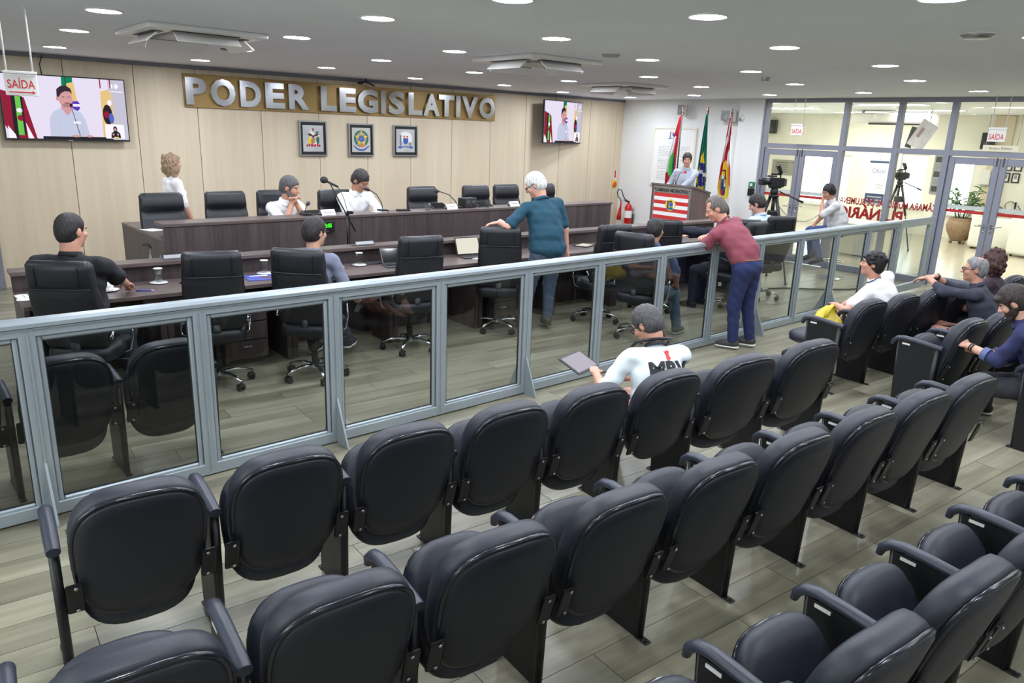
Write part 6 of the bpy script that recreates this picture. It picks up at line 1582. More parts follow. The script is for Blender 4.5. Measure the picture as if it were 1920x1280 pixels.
    for s in (1, -1):
        B.cut_ell(H(s*0.030, 0.098, 0.002), (0.017, 0.014, 0.012), Hm, 0.014)
        B.ell(H(s*0.040, 0.068, -0.025), (0.022, 0.020, 0.020), Hm, 0.02)
        B.ell(H(s*0.078, -0.006, -0.008), (0.010, 0.021, 0.032), Hm, 0.008)
    B.cone(H(0, 0.088, 0.012), H(0, 0.112, -0.024), 0.009, 0.0135, 0.010).cone(H(-0.012, 0.100, -0.028), H(0.012, 0.100, -0.028), 0.009, 0.009, 0.008)
    B.cone(H(-0.020, 0.085, -0.054), H(0.020, 0.085, -0.054), 0.0075, 0.0075, 0.006).cone(H(-0.016, 0.085, -0.066), H(0.016, 0.085, -0.066), 0.008, 0.008, 0.006)
    B.mesh('body', hg, skin(tone), t, relax=1)
    # eyes and brows
    bm = new_bm()
    for s in (1, -1):
        add_sphere(bm, H(s*0.030, 0.0775, 0.002), 0.0120, (1.1, 1, 0.62), seg=10); add_sphere(bm, H(s*0.030, 0.0850, 0.002), 0.0058, seg=8, mi=1)
    obj('eye', bm, [M['eye_white'], M['ink']], t)
    bm = new_bm()
    for s in (1, -1): add_tube(bm, [H(s*0.014, 0.092, 0.019), H(s*0.032, 0.090, 0.026), H(s*0.050, 0.078, 0.020)], 0.004, 6)
    hm = mat('hair_'+hair[0], hair[1], 0.6, noise=0.45, nscale=45, bump=0.9, bscale=80, stretch=(1.6, 1.6, 0.35))
    obj('eyebrow', bm, hm, t)
    bm = new_bm(); add_tube(bm, [H(-0.020, 0.0925, -0.060), H(0, 0.0955, -0.061), H(0.020, 0.0925, -0.060)], 0.0032, 6); obj('mouth', bm, M['lips'], t)
    # hair
    st = hair[0]; Q = SDF(); rr = random.Random(hash(label) % 1000 if False else len(label)*7)
    if st in ('short', 'receding', 'fringe', 'crop'):
        th = {'short': 0.014, 'receding': 0.009, 'fringe': 0.02, 'crop': 0.006}[st]
        Q.ell(H(0, -0.016, 0.034), (0.0755+th, 0.097+th, 0.0905+th*1.15), Hm, 0.02)
        Q.ell(H(0, -0.050, -0.020), (0.066+th, 0.060+th, 0.075), Hm, 0.03)
        Q.cut_ell(H(0, 0.118, -0.042 if st != 'receding' else -0.022), (0.13, 0.092, 0.107), Hm, 0.008)
        if st == 'receding':
            for s in (1, -1): Q.cut_ell(H(s*0.045, 0.075, 0.085), (0.032, 0.05, 0.035), Hm, 0.01)
        for s in (1, -1): Q.cut_ell(H(s*0.086, 0.008, -0.018), (0.022, 0.030, 0.042), Hm, 0.008)
        Q.cut_plane(H(0, -0.05, -0.082), -hZ*0.9-hY*0.15*0, 0.01)
        if st == 'fringe': Q.cone(H(-0.05, 0.085, 0.075), H(0.05, 0.088, 0.075), 0.022, 0.022, 0.02)
        w = lambda X, Y, Z: 0.0020*np.sin(150*X+60*Z+20*Y)*np.sin(130*Y+70*X)+0.0018*np.sin(60*Z+60*X)*np.sin(260*X-120*Y)
        Q.mesh('hair', 0.006, hm, t, w, 0)
    elif st == 'bald_crown':
        Q.ell(H(0, -0.016, 0.034), (0.085, 0.106, 0.100), Hm, 0.02).ell(H(0, -0.050, -0.020), (0.072, 0.066, 0.075), Hm, 0.03)
        Q.cut_ell(H(0, 0.118, -0.025), (0.13, 0.094, 0.118), Hm, 0.008).cut_ell(H(0, -0.045, 0.128), (0.048, 0.05, 0.040), Hm, 0.01)
        for s in (1, -1): Q.cut_ell(H(s*0.086, 0.008, -0.018), (0.022, 0.030, 0.042), Hm, 0.008)
        Q.cut_plane(H(0, -0.05, -0.085), -hZ, 0.01)
        Q.mesh('hair', 0.007, hm, t, lambda X, Y, Z: 0.003*np.sin(95*X+30*Z)*np.sin(110*Y)*np.sin(80*Z+1), 0)
    elif st == 'curly':
        base = [((0, -0.022, 0.036), (0.088, 0.106, 0.092)), ((0, -0.055, -0.045), (0.100, 0.070, 0.115)), ((0.078, -0.015, -0.055), (0.034, 0.052, 0.100)), ((-0.078, -0.015, -0.055), (0.034, 0.052, 0.100))]
        for c_, r_ in base: Q.ell(H(*c_), r_, Hm, 0.03)
        Q.cut_ell(H(0, 0.122, -0.055), (0.075, 0.088, 0.118), Hm, 0.012)
        for k in range(150):
            c_, r_ = base[(0, 0, 1, 1, 2, 3)[k % 6]]
            v = nrm([rr.gauss(0, 1) for _ in range(3)])
            x, y, z = c_[0]+v[0]*r_[0], c_[1]+v[1]*r_[1], c_[2]+v[2]*r_[2]
            if (x/0.075)**2+((y-0.122)/0.088)**2+((z+0.055)/0.118)**2 < 1.15 or z < -0.155: continue
            q_ = rr.uniform(0.011, 0.019); Q.ell(H(x, y, z), (q_, q_, q_*1.4), Hm, 0.007)
        Q.mesh('hair', 0.007, hm, t, lambda X, Y, Z: 0.004*np.sin(140*X+60*Z)*np.sin(150*Y)*np.sin(120*Z), 0)
    elif st == 'bob':
        Q.ell(H(0, -0.020, 0.036), (0.092, 0.110, 0.100), Hm, 0.02).ell(H(0, -0.050, -0.025), (0.084, 0.072, 0.085), Hm, 0.03)
        for s in (1, -1): Q.cut_ell(H(s*0.092, 0.010, -0.030), (0.022, 0.028, 0.038), Hm, 0.008)
        Q.cut_ell(H(0, 0.122, -0.05), (0.10, 0.090, 0.108), Hm, 0.008)
        for k in range(26):
            a = rr.uniform(0, 2*PI); z = rr.uniform(0.0, 0.11); f = math.sqrt(max(0.05, 1-((z-0.03)/0.105)**2))
            if math.sin(a) > 0.4 and z < 0.05: continue
            Q.ell(H(0.09*f*math.cos(a), -0.02+0.108*f*math.sin(a), z), (0.02, 0.02, 0.014), None, 0.012)
        Q.mesh('hair', 0.007, hm, t, lambda X, Y, Z: 0.003*np.sin(120*X+40*Z)*np.sin(130*Y)*np.sin(70*Z), 0)
    if beard:
        Q = SDF(); Q.ell(H(0, 0.020, -0.048), (0.066, 0.076, 0.080), Hm, 0.02).cone(H(-0.02, 0.07, -0.105), H(0.02, 0.07, -0.105), 0.026, 0.026, 0.02)
        Q.cut_plane(H(0, 0, -0.022), hZ*0.9-hY*0.35, 0.01); Q.cut_ell(H(0, 0.105, -0.05), (0.026, 0.03, 0.018), Hm, 0.008); Q.cut_ell(H(0, 0.115, 0.0), (0.04, 0.05, 0.045), Hm, 0.01)
        Q.mesh('beard', 0.007, mat('beard', beard, 0.7, noise=0.3, nscale=70), t, lambda X, Y, Z: 0.002*np.sin(150*X)*np.sin(150*Y)*np.sin(150*Z), 0)
    if glasses:
        bm = new_bm()
        for s in (1, -1):
            add_tube(bm, [H(s*0.033+0.025*math.cos(2*PI*k/16), 0.102-0.10*abs(0.033*s+0.025*math.cos(2*PI*k/16)-0)**1.6, 0.0+0.019*math.sin(2*PI*k/16)) for k in range(16)], 0.0028, 6, closed=True)
            add_tube(bm, [H(s*0.058, 0.098, 0.006), H(s*0.079, 0.05, 0.008), H(s*0.086, -0.005, 0.012), H(s*0.084, -0.02, -0.005)], 0.0028, 6)
        add_tube(bm, [H(-0.009, 0.104, 0.004), H(0, 0.107, 0.007), H(0.009, 0.104, 0.004)], 0.0025, 6)
        obj('glasses', bm, M['black_plastic'], t, True)
    # clothes
    if shirt is not None:
        G = SDF(); inf = 0.014
        G.ell(waist, (0.142*bd+belly*0.3+inf+0.012, 0.105*bd+belly*0.5+inf+0.012, 0.15), Rt, 0.06).ell(chest, (tw[0]*bd+inf, tw[1]*bd+inf, 0.18), Rt, 0.07)
        if sex == 'f':
            for s in (1, -1): G.ell(chest+fx*0.085+sx*s*0.07+u3*0.0, (0.06, 0.055, 0.06), Rt, 0.05)
        if belly: G.ell(waist+fwd_ax*belly*0.5+V3(0, 0, 0.01), (0.12*bd+belly*0.3, 0.09+belly*0.6, 0.13), Rt, 0.06)
        if not tuck: G.ell(P+V3(0, 0, 0.015), (0.160*bd+inf+0.014+belly*0.2, 0.122*bd+inf+0.016+belly*0.25, 0.13), k=0.05)
        else: G.ell(P+u1*0.07, (0.150*bd+inf, 0.112*bd+inf, 0.09), k=0.05)
        G.cone(Sh[1]-sx*0.035-u3*0.005, Sh[-1]+sx*0.035-u3*0.005, 0.062+inf*0.5, 0.062+inf*0.5, 0.05)
        G.cone(neckb-u3*0.05, neckb+nu*0.015, 0.085, 0.066, 0.03)
        for s in (1, -1):
            if sleeve <= 0: continue
            a = min(sleeve, 1.0); e = Sh[s]+(El[s]-Sh[s])*a
            G.cone(Sh[s]-u3*0.006, e, 0.046*min(bd, 1.12)+inf*0.8, 0.040*min(bd, 1.12)+inf+(0.008 if sleeve < 1 else 0), 0.03)
            if sleeve > 1: G.cone(El[s], El[s]+(Wr[s]-El[s])*(sleeve-1)*0.97, 0.048+inf*0.9, 0.033+inf*0.6, 0.025)
        if seated and not tuck: G.cut_plane(P+V3(0, 0, -0.075), (0, 0, -1), 0.01)
        elif not tuck: G.cut_plane(P+V3(0, 0, -0.10), (0, 0, -1), 0.01)
        fold = lambda X, Y, Z: 0.004*np.sin(41*X+23*Z+9*Y)*np.sin(33*Y-22*Z+11*X)+0.0028*np.sin(57*Z+31*X+19*Y)*np.sin(21*X-17*Z)
        mt = shirt if not isinstance(shirt, tuple) else cloth(shirt)
        G.mesh('shirt', 0.010, mt, t, fold, 1)
        if collar:
            bm = new_bm(); pts = []
            for k in range(22):
                a = -PI*0.42+(2*PI*0.92)*k/21+PI*0.5+PI*0.0
                a = PI/2+0.28+(2*PI-0.56)*k/21
                pts.append(neckb+nu*(0.028-0.012*math.sin(a))+sx*0.071*math.cos(a)+fx*(0.071*math.sin(a)+0.006))
            add_tube(bm, pts, 0.015, 8, flat=(0.55, 1.5)); obj('collar', bm, mt if not isinstance(collar, tuple) else cloth(collar), t, True)
    if trousers is not None:
        G = SDF(); bd = min(bd, 1.03); G.ell(P+V3(0, -0.005 if not seated else -0.01, -0.005), (0.156*bd+0.010+belly*0.2, 0.116*bd+0.014+belly*0.2, 0.12), k=0.05)
        G.ell(P+u1*0.06, (0.145*bd+0.012+belly*0.2, 0.108*bd+0.012+belly*0.25, 0.07), k=0.04)
        for s in (1, -1):
            if skirt: continue
            G.cone(Hp[s], Kn[s], 0.086*bd+0.014, 0.058+0.014, 0.05).cone(Kn[s], An[s]+(Kn[s]-An[s])*0.02, 0.058+0.012, 0.05+0.006, 0.03)
        if skirt:
            G.cone(P, P+V3(0, 0.03, -0.62), 0.15, 0.20, 0.05)
        G.cut_plane(P+u1*0.105, u1, 0.01)
        fold = lambda X, Y, Z: 0.0035*np.sin(38*Z+45*X+13*Y)*np.sin(37*Y-21*Z+17*X)+0.0016*np.sin(64*Z+52*X)*np.sin(48*Y+9*Z)
        G.mesh('trousers' if not skirt else 'skirt', 0.010, trousers if not isinstance(trousers, tuple) else cloth(trousers, 0.85, 0.5), t, fold, 1)
    if belt:
        bm = new_bm(); c = P+u1*0.085
        add_tube(bm, [c+hx*(0.150*bd+0.010+belly*0.2)*math.cos(2*PI*k/28)+fwd_ax*(0.112*bd+0.014+belly*0.25)*math.sin(2*PI*k/28) for k in range(28)], 0.017, 8, closed=True, flat=(1.0, 0.4)); obj('belt', bm, mat('belt_leather', belt, 0.5), t, True)
    if shoes is not None:
        for s in (1, -1):
            f = nrm(foot_dir if not isinstance(foot_dir, dict) else foot_dir[s]); rx = np.cross(f, V3(0, 0, 1)); rx = nrm(rx); upv = np.cross(rx, f)
            A = An[s]; Rf = np.stack([rx, f, upv], 1)
            G = SDF(); G.cone(A-upv*0.035-f*0.03, A-upv*0.045+f*0.10, 0.042, 0.036, 0.03).cone(A-upv*0.045+f*0.08, A-upv*0.055+f*0.155, 0.040, 0.030, 0.03).cone(A, A-upv*0.04, 0.044, 0.042, 0.03)
            G.cut_plane(A-upv*0.078, -upv, 0.004); G.cut_plane(A+upv*0.025, upv, 0.01)
            sh = G.mesh('shoe', 0.008, mat('shoe', shoes, 0.6) if isinstance(shoes, tuple) else shoes, t)
            G = SDF(); G.cone(A-upv*0.07-f*0.03, A-upv*0.07+f*0.10, 0.045, 0.041, 0.02).cone(A-upv*0.07+f*0.08, A-upv*0.07+f*0.155, 0.043, 0.033, 0.02)
            G.cut_plane(A-upv*0.085, -upv, 0.003); G.cut_plane(A-upv*0.066, upv, 0.003)
            G.mesh('sole', 0.008, mat('sole', sole, 0.7), sh)
    return dict(t=t, Sh=Sh, El=El, Wr=Wr, Kn=Kn, An=An, neck=neckb, chest=chest, waist=waist, P=P, sx=sx, fx=fx, u3=u3, H=H, hX=hX, hY=hY, hZ=hZ, Hm=Hm, nu=nu, hc=hc)
M['eye_white'] = mat('eye_white', (196, 184, 176), 0.3)
M['lips'] = mat('lips', (160, 90, 84), 0.5)
# ------------------------------------------------------------------ the people in the room
p1 = person('woman with curly fair hair in white top and rust skirt standing behind the dais', (0, 0, 0.2), 84, headxy=(2.66, 8.85), scale=0.865, sex='f', hair=('curly', (150, 126, 98)), shirt=(234, 230, 230), sleeve=1.0,
            trousers=(160, 66, 40), skirt=True, collar=False, tuck=True, shoes=(90, 60, 50), tone=(206, 158, 136), hands={1: (0.24, 0.14, 0.86), -1: (-0.24, 0.10, 0.88)})
p2 = person('grey-haired man in white shirt at the dais with clasped hands at his mouth', (0, 0, 0.2), 172, headxy=(3.63, 8.0), pel=0.60, lean=20, bend=8, scale=0.97, seated=True, hair=('short', (84, 84, 84)), beard=(110, 106, 102),
            shirt=(236, 236, 236), sleeve=0.8, trousers=(50, 52, 60), head=(-34, 12, 0), hands={1: (0.035, 0.36, 1.06), -1: (-0.03, 0.365, 1.055)}, elbows={1: (0.55, 0.4, -1.2), -1: (-0.55, 0.4, -1.2)},
            palm={1: dict(d=(-0.5, 0.1, 0.85), n=(-0.8, 0.2, -0.4), curl=55), -1: dict(d=(0.5, 0.1, 0.85), n=(0.8, 0.2, -0.4), curl=55)}, feet={1: (0.12, 0.45, 0.085), -1: (-0.12, 0.45, 0.085)}, tone=(200, 148, 122))
p3 = person('dark-haired man in white shirt looking down to read at the dais', (0, 0, 0.2), 182, headxy=(4.53, 8.03), pel=0.62, lean=12, bend=8, scale=1.0, seated=True, hair=('short', (42, 38, 38)),
            shirt=(240, 240, 240), sleeve=1.75, trousers=(50, 52, 60), head=(-18, 34, 0), wh={1: (4.28, 7.66, 1.03), -1: (4.66, 7.64, 1.03)}, elbows={1: (0.45, -0.6, -0.8), -1: (-0.45, -0.6, -0.8)}, feet={1: (0.12, 0.45, 0.085), -1: (-0.12, 0.45, 0.085)}, tone=(178, 128, 104))
cx, cy, ca = FR_POS[0]
p4 = person('heavy man in black short-sleeved shirt seated at the left end of the desk', (cx-0.07, cy+0.03), 42, pel=0.615, lean=5, scale=1.0, build=1.30, belly=0.08, seated=True, hair=('crop', (34, 30, 32)),
            shirt=(26, 26, 31), sleeve=0.82, trousers=(52, 56, 70), head=(20, 4, 0), wh={1: (1.52, 6.40, 0.80), -1: (1.12, 6.55, 0.80)}, elbows={1: (0.8, -0.2, -1.3), -1: (-0.6, -0.2, -1.0)}, feet={1: (0.14, 0.42, 0.085), -1: (-0.14, 0.40, 0.085)}, tone=(204, 150, 126))
cx, cy, ca = FR_POS[2]
p5 = person('man with glasses and dark hair in grey-blue shirt seated with his back to the railing', (cx, cy), 50, pel=0.61, lean=6, scale=0.95, seated=True, hair=('short', (34, 28, 30)), glasses=True,
            shirt=(118, 122, 142), sleeve=1.6, trousers=(40, 46, 74), shoes=(34, 36, 44), sole=(220, 220, 220), head=(26, 4, 0), hands={1: (0.27, 0.30, 0.71)}, wh={-1: (2.90, 6.35, 0.79)}, wf={1: (3.38, 6.22, 0.085), -1: (3.05, 6.35, 0.085)}, elbows={1: (0.5, -1, -0.4), -1: (-0.5, -0.3, -0.8)}, tone=(204, 156, 132))
p6 = person('white-haired man in teal polo shirt standing with one hand on a chair', (0, 0, 0), 14, headxy=(5.30, 5.80), lean=9, bend=6, side=-6, scale=0.975, belly=0.06, build=1.08, hair=('short', (206, 206, 202)), glasses=True,
            shirt=(22, 68, 88), sleeve=0.8, trousers=(88, 102, 128), shoes=(84, 70, 56), head=(-52, 30, 0), wh={-1: (5.03, 6.02, 1.175)}, hands={1: (0.30, 0.08, 0.84)}, elbows={-1: (-0.7, -0.3, -0.6), 1: (0.6, -1, -0.2)},
            wf={1: (5.58, 5.82, 0.085), -1: (5.34, 5.94, 0.085)}, palm={-1: dict(d=(-0.9, 0.35, -0.15), n=(0, 0, -1), curl=14)}, tone=(216, 160, 136), foot_dir={1: (0.15, 1, 0), -1: (-0.25, 1, 0)})
bm = new_bm(); a_ = p6['Wr'][-1]; d_ = nrm(p6['Wr'][-1]-p6['El'][-1]); add_tube(bm, [a_-d_*0.03, a_-d_*0.005], 0.036, 14); obj('wristwatch', bm, M['white_plastic'], p6['t'])
cx, cy, ca = FR_POS[7]
p7 = person('dark-haired man in blue shirt and jeans seated sideways close to the railing', (cx+0.12, cy+0.0), 72, pel=0.55, lean=3, scale=0.92, seated=True, hair=('short', (30, 27, 28)),
            shirt=(84, 98, 132), sleeve=0.85, trousers=(84, 104, 124), shoes=(90, 88, 86), sole=(196, 200, 198), head=(8, 6, 0), hands={1: (0.22, 0.30, 0.60), -1: (-0.16, 0.36, 0.62)}, wf={1: (6.62, 4.84, 0.085), -1: (6.70, 5.20, 0.085)}, elbows={1: (0.8, -0.6, -0.4)}, tone=(186, 136, 110), foot_dir=(0.15, 1, 0))
cx, cy, ca = FR_POS[8]
p8 = person('man in dark navy suit leaning on the desk, head hidden behind the maroon shirt', (cx, cy), -12, pel=0.615, lean=18, side=-6, scale=0.96, seated=True, hair=('short', (40, 36, 36)),
            shirt=(24, 27, 44), sleeve=1.95, trousers=(26, 28, 40), shoes=(24, 22, 24), head=(-10, 16, 0), wh={-1: (7.42, 5.90, 1.00), 1: (7.92, 6.05, 0.80)}, elbows={-1: (-0.9, -0.2, -0.2), 1: (0.8, -0.3, -0.5)}, feet={1: (0.14, 0.42, 0.085), -1: (-0.14, 0.42, 0.085)}, tone=(190, 140, 116))
cx, cy, ca = FR_POS[10]
p9 = person('dark-haired man in light blue shirt seated looking down at the desk end', (cx-0.01, cy+0.02), 4, pel=0.61, lean=10, scale=0.99, seated=True, hair=('short', (42, 36, 34)),
            shirt=(184, 202, 230), sleeve=1.95, trousers=(40, 44, 60), shoes=(24, 22, 24), head=(-30, 28, 0), hands={1: (0.2, 0.40, 0.70), -1: (-0.18, 0.42, 0.70)}, elbows={1: (0.45, -0.6, -0.8), -1: (-0.45, -0.6, -0.8)}, feet={1: (0.14, 0.42, 0.085), -1: (-0.14, 0.42, 0.085)}, tone=(204, 152, 128))
p10 = person('man in maroon polo shirt and jeans leaning forward on the railing', (0, 0, 0), -4, headxy=(6.42, 4.36), pel=0.94, lean=30, bend=14, side=-12, scale=0.95, belly=0.03, build=1.08, tuck=True, hair=('receding', (100, 94, 88)),
             shirt=(138, 68, 82), sleeve=0.60, trousers=(38, 48, 92), belt=(150, 116, 72), shoes=(62, 60, 60), sole=(226, 226, 222), head=(-44, 30, 0), wh={-1: (6.52, 4.47, 1.14), 1: (6.44, 4.40, 1.15)}, elbows={-1: (-1, -0.3, -0.6), 1: (1, 0.1, -0.5)},
             wf={1: (6.84, 4.06, 0.085), -1: (6.62, 4.12, 0.085)}, palm={-1: dict(d=(0.95, 0.2, -0.05), n=(0, 0, -1), curl=20), 1: dict(d=(-0.95, 0.3, -0.05), n=(0, 0, -1), curl=20)}, tone=(206, 150, 126), foot_dir=(-0.35, 1, 0))
p11 = person('man in pale grey shirt speaking at the lectern before the flags', (10.98, 8.13, 0.2), 240, pel=0.95, lean=4, scale=0.925, hair=('short', (54, 42, 38)), shirt=(176, 182, 196), sleeve=1.65, trousers=(50, 54, 70),
             head=(-6, 8, 0), wh={1: (10.66, 8.26, 1.24), -1: (10.60, 7.96, 1.24)}, elbows={1: (0.35, -0.9, -0.7), -1: (-0.35, -0.9, -0.7)}, tone=(204, 150, 128))
bm = new_bm(); c_ = p11['chest']+p11['fx']*0.150-p11['sx']*0.08+p11['u3']*0.02; add_box(bm, c_, (0.09, 0.008, 0.03)); obj('badge', bm, M['paper'], p11['t'])
p12 = person('camera operator with headphones, white shirt and jeans, hand over his mouth on a stool', (11.62, 5.60), -44, pel=0.85, lean=10, bend=22, scale=0.91, belly=0.06, build=1.08, seated=True, hair=('short', (30, 27, 28)),
             shirt=(206, 204, 206), sleeve=0.85, trousers=(60, 82, 132), shoes=(58, 52, 50), head=(-22, 22, 0), hands={-1: (-0.02, 0.33, 1.30), 1: (0.16, 0.36, 0.90)}, elbows={-1: (-0.25, 0.5, -1), 1: (0.8, -0.3, -0.3)},
             palm={-1: dict(d=(0.15, -0.05, 1), n=(0.1, -1, 0.1), curl=18)}, feet={1: (0.12, 0.36, 0.40), -1: (-0.14, 0.30, 0.38)}, foot_dir=(0, 1, -0.35), tone=(196, 140, 116))
bm = new_bm(); H_ = p12['H']
add_tube(bm, [H_(0.098*math.cos(a), -0.01, 0.02+0.122*math.sin(a)) for a in [PI*k/14 for k in range(15)]], 0.008, 8)
for s in (1, -1): add_tube(bm, [H_(s*0.078, -0.004, -0.006), H_(s*0.118, -0.004, -0.006)], 0.043, 14)
obj('headphones', bm, M['black_plastic'], p12['t'], 40)
p13 = person('man in white printed T-shirt with glasses seated in front row holding a tablet', (0, 0, 0), 6, headxy=(3.58, 2.84), pel=0.44, lean=6, bend=16, side=7, twist=-26, scale=0.90, build=1.06, belly=0.03, seated=True, hair=('short', (72, 70, 72)), glasses=True,
             shirt=(226, 236, 238), sleeve=0.85, trousers=(34, 32, 36), shoes=(40, 40, 44), head=(-16, 36, 0), hands={-1: (-0.16, 0.46, 0.68), 1: (0.08, 0.44, 0.62)}, elbows={-1: (-0.7, -0.4, -0.8), 1: (0.5, -0.6, -1)},
             feet={1: (0.13, 0.55, 0.085), -1: (0.10, 0.62, 0.40)}, knees={-1: (-0.75, 0.3, 0.8)}, tone=(206, 150, 128), collar=(34, 36, 44))
t_ = p13['t']
def on_back(body, size, off, m, name, bold, sx=1.0, me=None):
    me = me or text_mesh(body, size, 0.0, bold, 'CENTER', sx)
    bm = bmesh.new(); bm.from_mesh(me); bmesh.ops.triangulate(bm, faces=bm.faces)
    for _ in range(3): bmesh.ops.subdivide_edges(bm, edges=[e for e in bm.edges if e.calc_length() > 0.012], cuts=1)
    bm.to_mesh(me); bm.free()
    q = np.stack([p13['sx'], p13['fx'], p13['u3']], 1); c = p13['chest']+p13['u3']*off[1]+p13['sx']*off[0]-p13['fx']*0.24
    mt = Matrix(((q[0, 0], q[0, 1], q[0, 2], c[0]), (q[1, 0], q[1, 1], q[1, 2], c[1]), (q[2, 0], q[2, 1], q[2, 2], c[2]), (0, 0, 0, 1)))
    me.materials.clear(); me.materials.append(m)
    o = bpy.data.objects.new(name, me); C.objects.link(o); o.parent = t_; o.matrix_local = mt
    tgt = next(k for k in t_.children if k.name.startswith('shirt'))
    sh = o.modifiers.new('lay', 'SHRINKWRAP'); sh.target = tgt; sh.wrap_method = 'PROJECT'; sh.use_project_y = True; sh.use_positive_direction = True; sh.use_negative_direction = False; sh.wrap_mode = 'ABOVE_SURFACE'; sh.offset = 0.004
    return o
on_back('MRV', 0.15, (0.045, 0.025), M['ink'], 'back_print', 0.008, 0.95)
bm = new_bm(); cr = [bm.verts.new((x, 0, z)) for x, z in ((-0.02, 0.035), (-0.008, 0.028), (0.008, 0.036), (0.024, 0.028), (0.014, 0.0), (0.024, -0.022), (0.004, -0.042), (-0.016, -0.028), (-0.008, 0.0))]
bm.faces.new(cr); me_ = bpy.data.meshes.new('emblem'); bm.to_mesh(me_); bm.free()
on_back('', 0, (0.045, 0.13), M['red_print'], 'back_emblem', 0, me=me_)
bm = new_bm(); nk = p13['neck']; ps = []
for k in range(19):
    a = -0.2+(PI+0.4)*k/18
    ps.append(nk+p13['sx']*0.125*math.cos(a)+p13['fx']*(-0.085*math.sin(a)+0.03)+p13['nu']*(0.055+0.01*math.sin(a)))
ps = [ps[0]+p13['fx']*0.16+V3(0, 0, -0.10)]+ps+[ps[-1]+p13['fx']*0.12+V3(-0.03, 0, -0.05), ps[-1]+p13['fx']*0.24+V3(-0.06, 0, -0.20)]
add_tube(bm, ps, 0.012, 8); obj('neck_strap', bm, M['black_plastic'], t_, True)
bm = new_bm(); k_, a_ = p13['Kn'][-1], p13['Hp'] if 'Hp' in p13 else p13['P']
for j in range(2):
    pts = [p13['P']+(p13['Kn'][-1]-p13['P'])*q+V3(-0.09-0.03*(1-q)*0, 0, -0.005-0.028*j) for q in (0.55, 0.7, 0.85, 0.97)]
    add_tube(bm, pts, 0.011, 6)
obj('red_stripe', bm, M['red_print'], t_, True)
w_ = p13['t'].matrix_basis
def world_of(pr, v):
    m = Matrix.Translation(pr['t'].location) @ pr['t'].rotation_euler.to_matrix().to_4x4() @ Matrix.Diagonal((*pr['t'].scale, 1))
    return m @ Vector(v)
hL = world_of(p13, p13['Wr'][-1])
tb = thing('tablet', 'tablet with lit screen held by the man in the white printed T-shirt', 'tablet', (hL.x-0.02, hL.y+0.14, hL.z+0.045), R(14))
bm = new_bm(); add_box(bm, (0, 0, 0), (0.26, 0.18, 0.010), rot=(R(24), 0, 0), bevel=0.004); obj('case', bm, M['black_plastic'], tb)
bm = new_bm(); add_box(bm, (0, -0.002, 0.0056), (0.23, 0.15, 0.002), rot=(R(24), 0, 0)); obj('screen', bm, emis('tablet_screen', (190, 184, 196), 0.8), tb)
p14 = person('woman with short black hair in white blouse turning left in the right block', (0, 0, 0), -2, headxy=(7.07, 3.03), pel=0.47, lean=13, bend=8, side=-20, twist=-14, scale=0.92, sex='f', build=1.16, belly=0.05, seated=True, hair=('bob', (26, 22, 26)),
             shirt=(236, 234, 234), sleeve=0.6, trousers=(44, 40, 46), shoes=(30, 28, 30), head=(-28, -2, 0), hands={-1: (-0.36, 0.40, 0.66), 1: (-0.05, 0.45, 0.62)}, elbows={-1: (-1, 0.0, -0.5), 1: (1, -0.2, -0.4)}, feet={1: (0.12, 0.5, 0.085), -1: (-0.12, 0.5, 0.085)}, tone=(206, 150, 126), collar=False)
bm = new_bm(); add_tube(bm, [p14['neck']+p14['nu']*(0.03-0.015*math.sin(a))+p14['sx']*0.066*math.cos(a)+p14['fx']*(0.064*math.sin(a)+0.006) for a in [2*PI*k/20 for k in range(20)]], 0.007, 8, closed=True); obj('lanyard', bm, M['navy'], p14['t'], True)
p15 = person('grey-haired man in dark pinstripe shirt resting his arms over the seat ahead', (0, 0, 0), -12, headxy=(7.56, 2.33), pel=0.49, lean=16, bend=8, scale=0.90, seated=True, hair=('bald_crown', (128, 126, 126)), glasses=True,
             shirt=(50, 52, 66), sleeve=1.45, trousers=(44, 46, 56), shoes=(30, 28, 28), head=(-16, 4, 0), wh={-1: (7.46, 2.67, 0.915), 1: (7.58, 2.65, 0.92)}, elbows={-1: (-0.7, -0.2, -0.5), 1: (0.7, -0.1, -0.5)}, palm={-1: dict(d=(0.2, 0.9, -0.3), n=(0, -0.1, -1), curl=22), 1: dict(d=(-0.5, 0.8, -0.2), n=(0, -0.1, -1), curl=22)},
             feet={1: (0.12, 0.42, 0.085), -1: (-0.12, 0.42, 0.085)}, tone=(208, 152, 130))
bm = new_bm(); a_ = p15['Wr'][1]; d_ = nrm(p15['Wr'][1]-p15['El'][1]); add_tube(bm, [a_-d_*0.035, a_-d_*0.01], 0.037, 14); obj('wristwatch', bm, M['black_plastic'], p15['t'])
p16 = person('woman with curly dark brown hair seated beyond the grey-haired man', (0, 0, 0), -2, headxy=(8.12, 2.37), pel=0.49, lean=5, scale=0.90, sex='f', seated=True, hair=('curly', (66, 38, 34)),
             shirt=(58, 44, 54), sleeve=0.9, trousers=(44, 44, 52), shoes=(30, 28, 28), head=(-6, 10, 0), hands={-1: (-0.12, 0.36, 0.62), 1: (0.12, 0.36, 0.62)}, feet={1: (0.12, 0.42, 0.085), -1: (-0.12, 0.42, 0.085)}, tone=(204, 150, 128), collar=False)
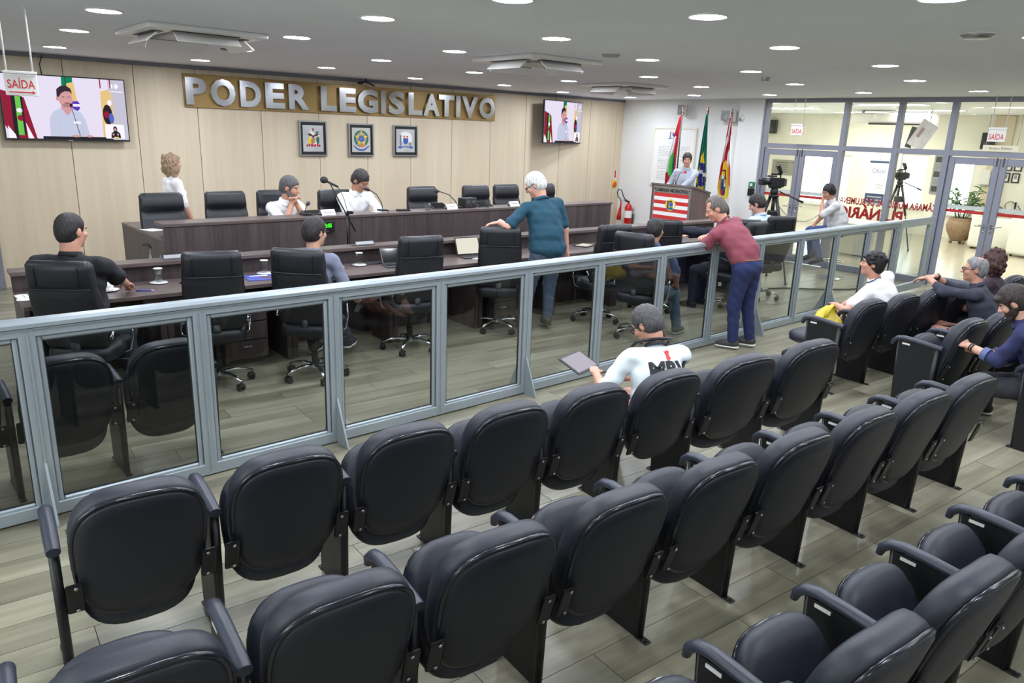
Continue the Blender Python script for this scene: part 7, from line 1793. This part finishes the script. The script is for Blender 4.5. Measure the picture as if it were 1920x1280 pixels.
p17 = person('bearded young man in dark blue shirt looking down at his hands, right edge', (0, 0, 0), -10, headxy=(6.24, 1.63), pel=0.49, lean=18, bend=16, scale=0.93, seated=True, hair=('fringe', (44, 34, 32)), beard=(52, 38, 34),
             shirt=(40, 46, 88), sleeve=1.35, trousers=(46, 46, 52), shoes=(28, 27, 30), sole=(210, 206, 200), head=(-8, 34, 0), wh={-1: (6.17, 1.84, 0.66), 1: (6.30, 1.82, 0.60)}, elbows={-1: (-0.3, -0.7, -1), 1: (0.4, -0.7, -1)}, palm={-1: dict(d=(0.35, 0.9, 0.15), n=(0.7, 0, -0.7), curl=40), 1: dict(d=(-0.3, 0.9, 0.1), n=(-0.7, 0, -0.7), curl=40)},
             wf={1: (6.72, 1.80, 0.085), -1: (6.42, 1.86, 0.085)}, tone=(214, 164, 142))
for s in (-1, 1):
    a_ = p17['Wr'][s]; e_ = p17['El'][s]; d_ = nrm(a_-e_)
    bm = new_bm(); add_tube(bm, [e_+(a_-e_)*0.30, e_+(a_-e_)*0.48], 0.054, 14); obj('rolled_cuff', bm, cloth((96, 108, 150)), p17['t'], 40)
bm = new_bm(); a_ = p17['Wr'][-1]; d_ = nrm(a_-p17['El'][-1]); add_tube(bm, [a_-d_*0.05, a_-d_*0.038], 0.035, 14); add_tube(bm, [a_-d_*0.03, a_-d_*0.02], 0.034, 14); obj('bracelet', bm, M['black_plastic'], p17['t'], 40)
p18 = person('person in teal top and jeans using a phone in the lobby armchair', (18.48, 5.60), 164, pel=0.50, lean=-6, scale=0.97, seated=True, hair=('short', (40, 36, 36)),
             shirt=(72, 108, 118), sleeve=0.8, trousers=(98, 124, 160), head=(0, 24, 0), hands={1: (0.10, 0.40, 0.86), -1: (-0.06, 0.40, 0.84)}, feet={1: (0.12, 0.52, 0.085), -1: (-0.12, 0.52, 0.085)}, elbows={1: (0.9, -0.3, -0.6), -1: (-0.9, -0.3, -0.6)}, tone=(206, 152, 128), collar=False)
hR = world_of(p18, p18['Wr'][1])
ph = thing('mobile_phone', 'black mobile phone held by the person in the lobby armchair', 'phone', (hR.x+0.02, hR.y-0.10, hR.z+0.05), R(16))
bm = new_bm(); add_box(bm, (0, 0, 0), (0.07, 0.015, 0.14), rot=(R(-35), 0, 0), bevel=0.004); obj('case', bm, M['black_plastic'], ph)
bm = new_bm(); add_box(bm, (0, 0.008, 0), (0.06, 0.002, 0.125), rot=(R(-35), 0, 0)); obj('screen', bm, M['screen_dark'], ph)
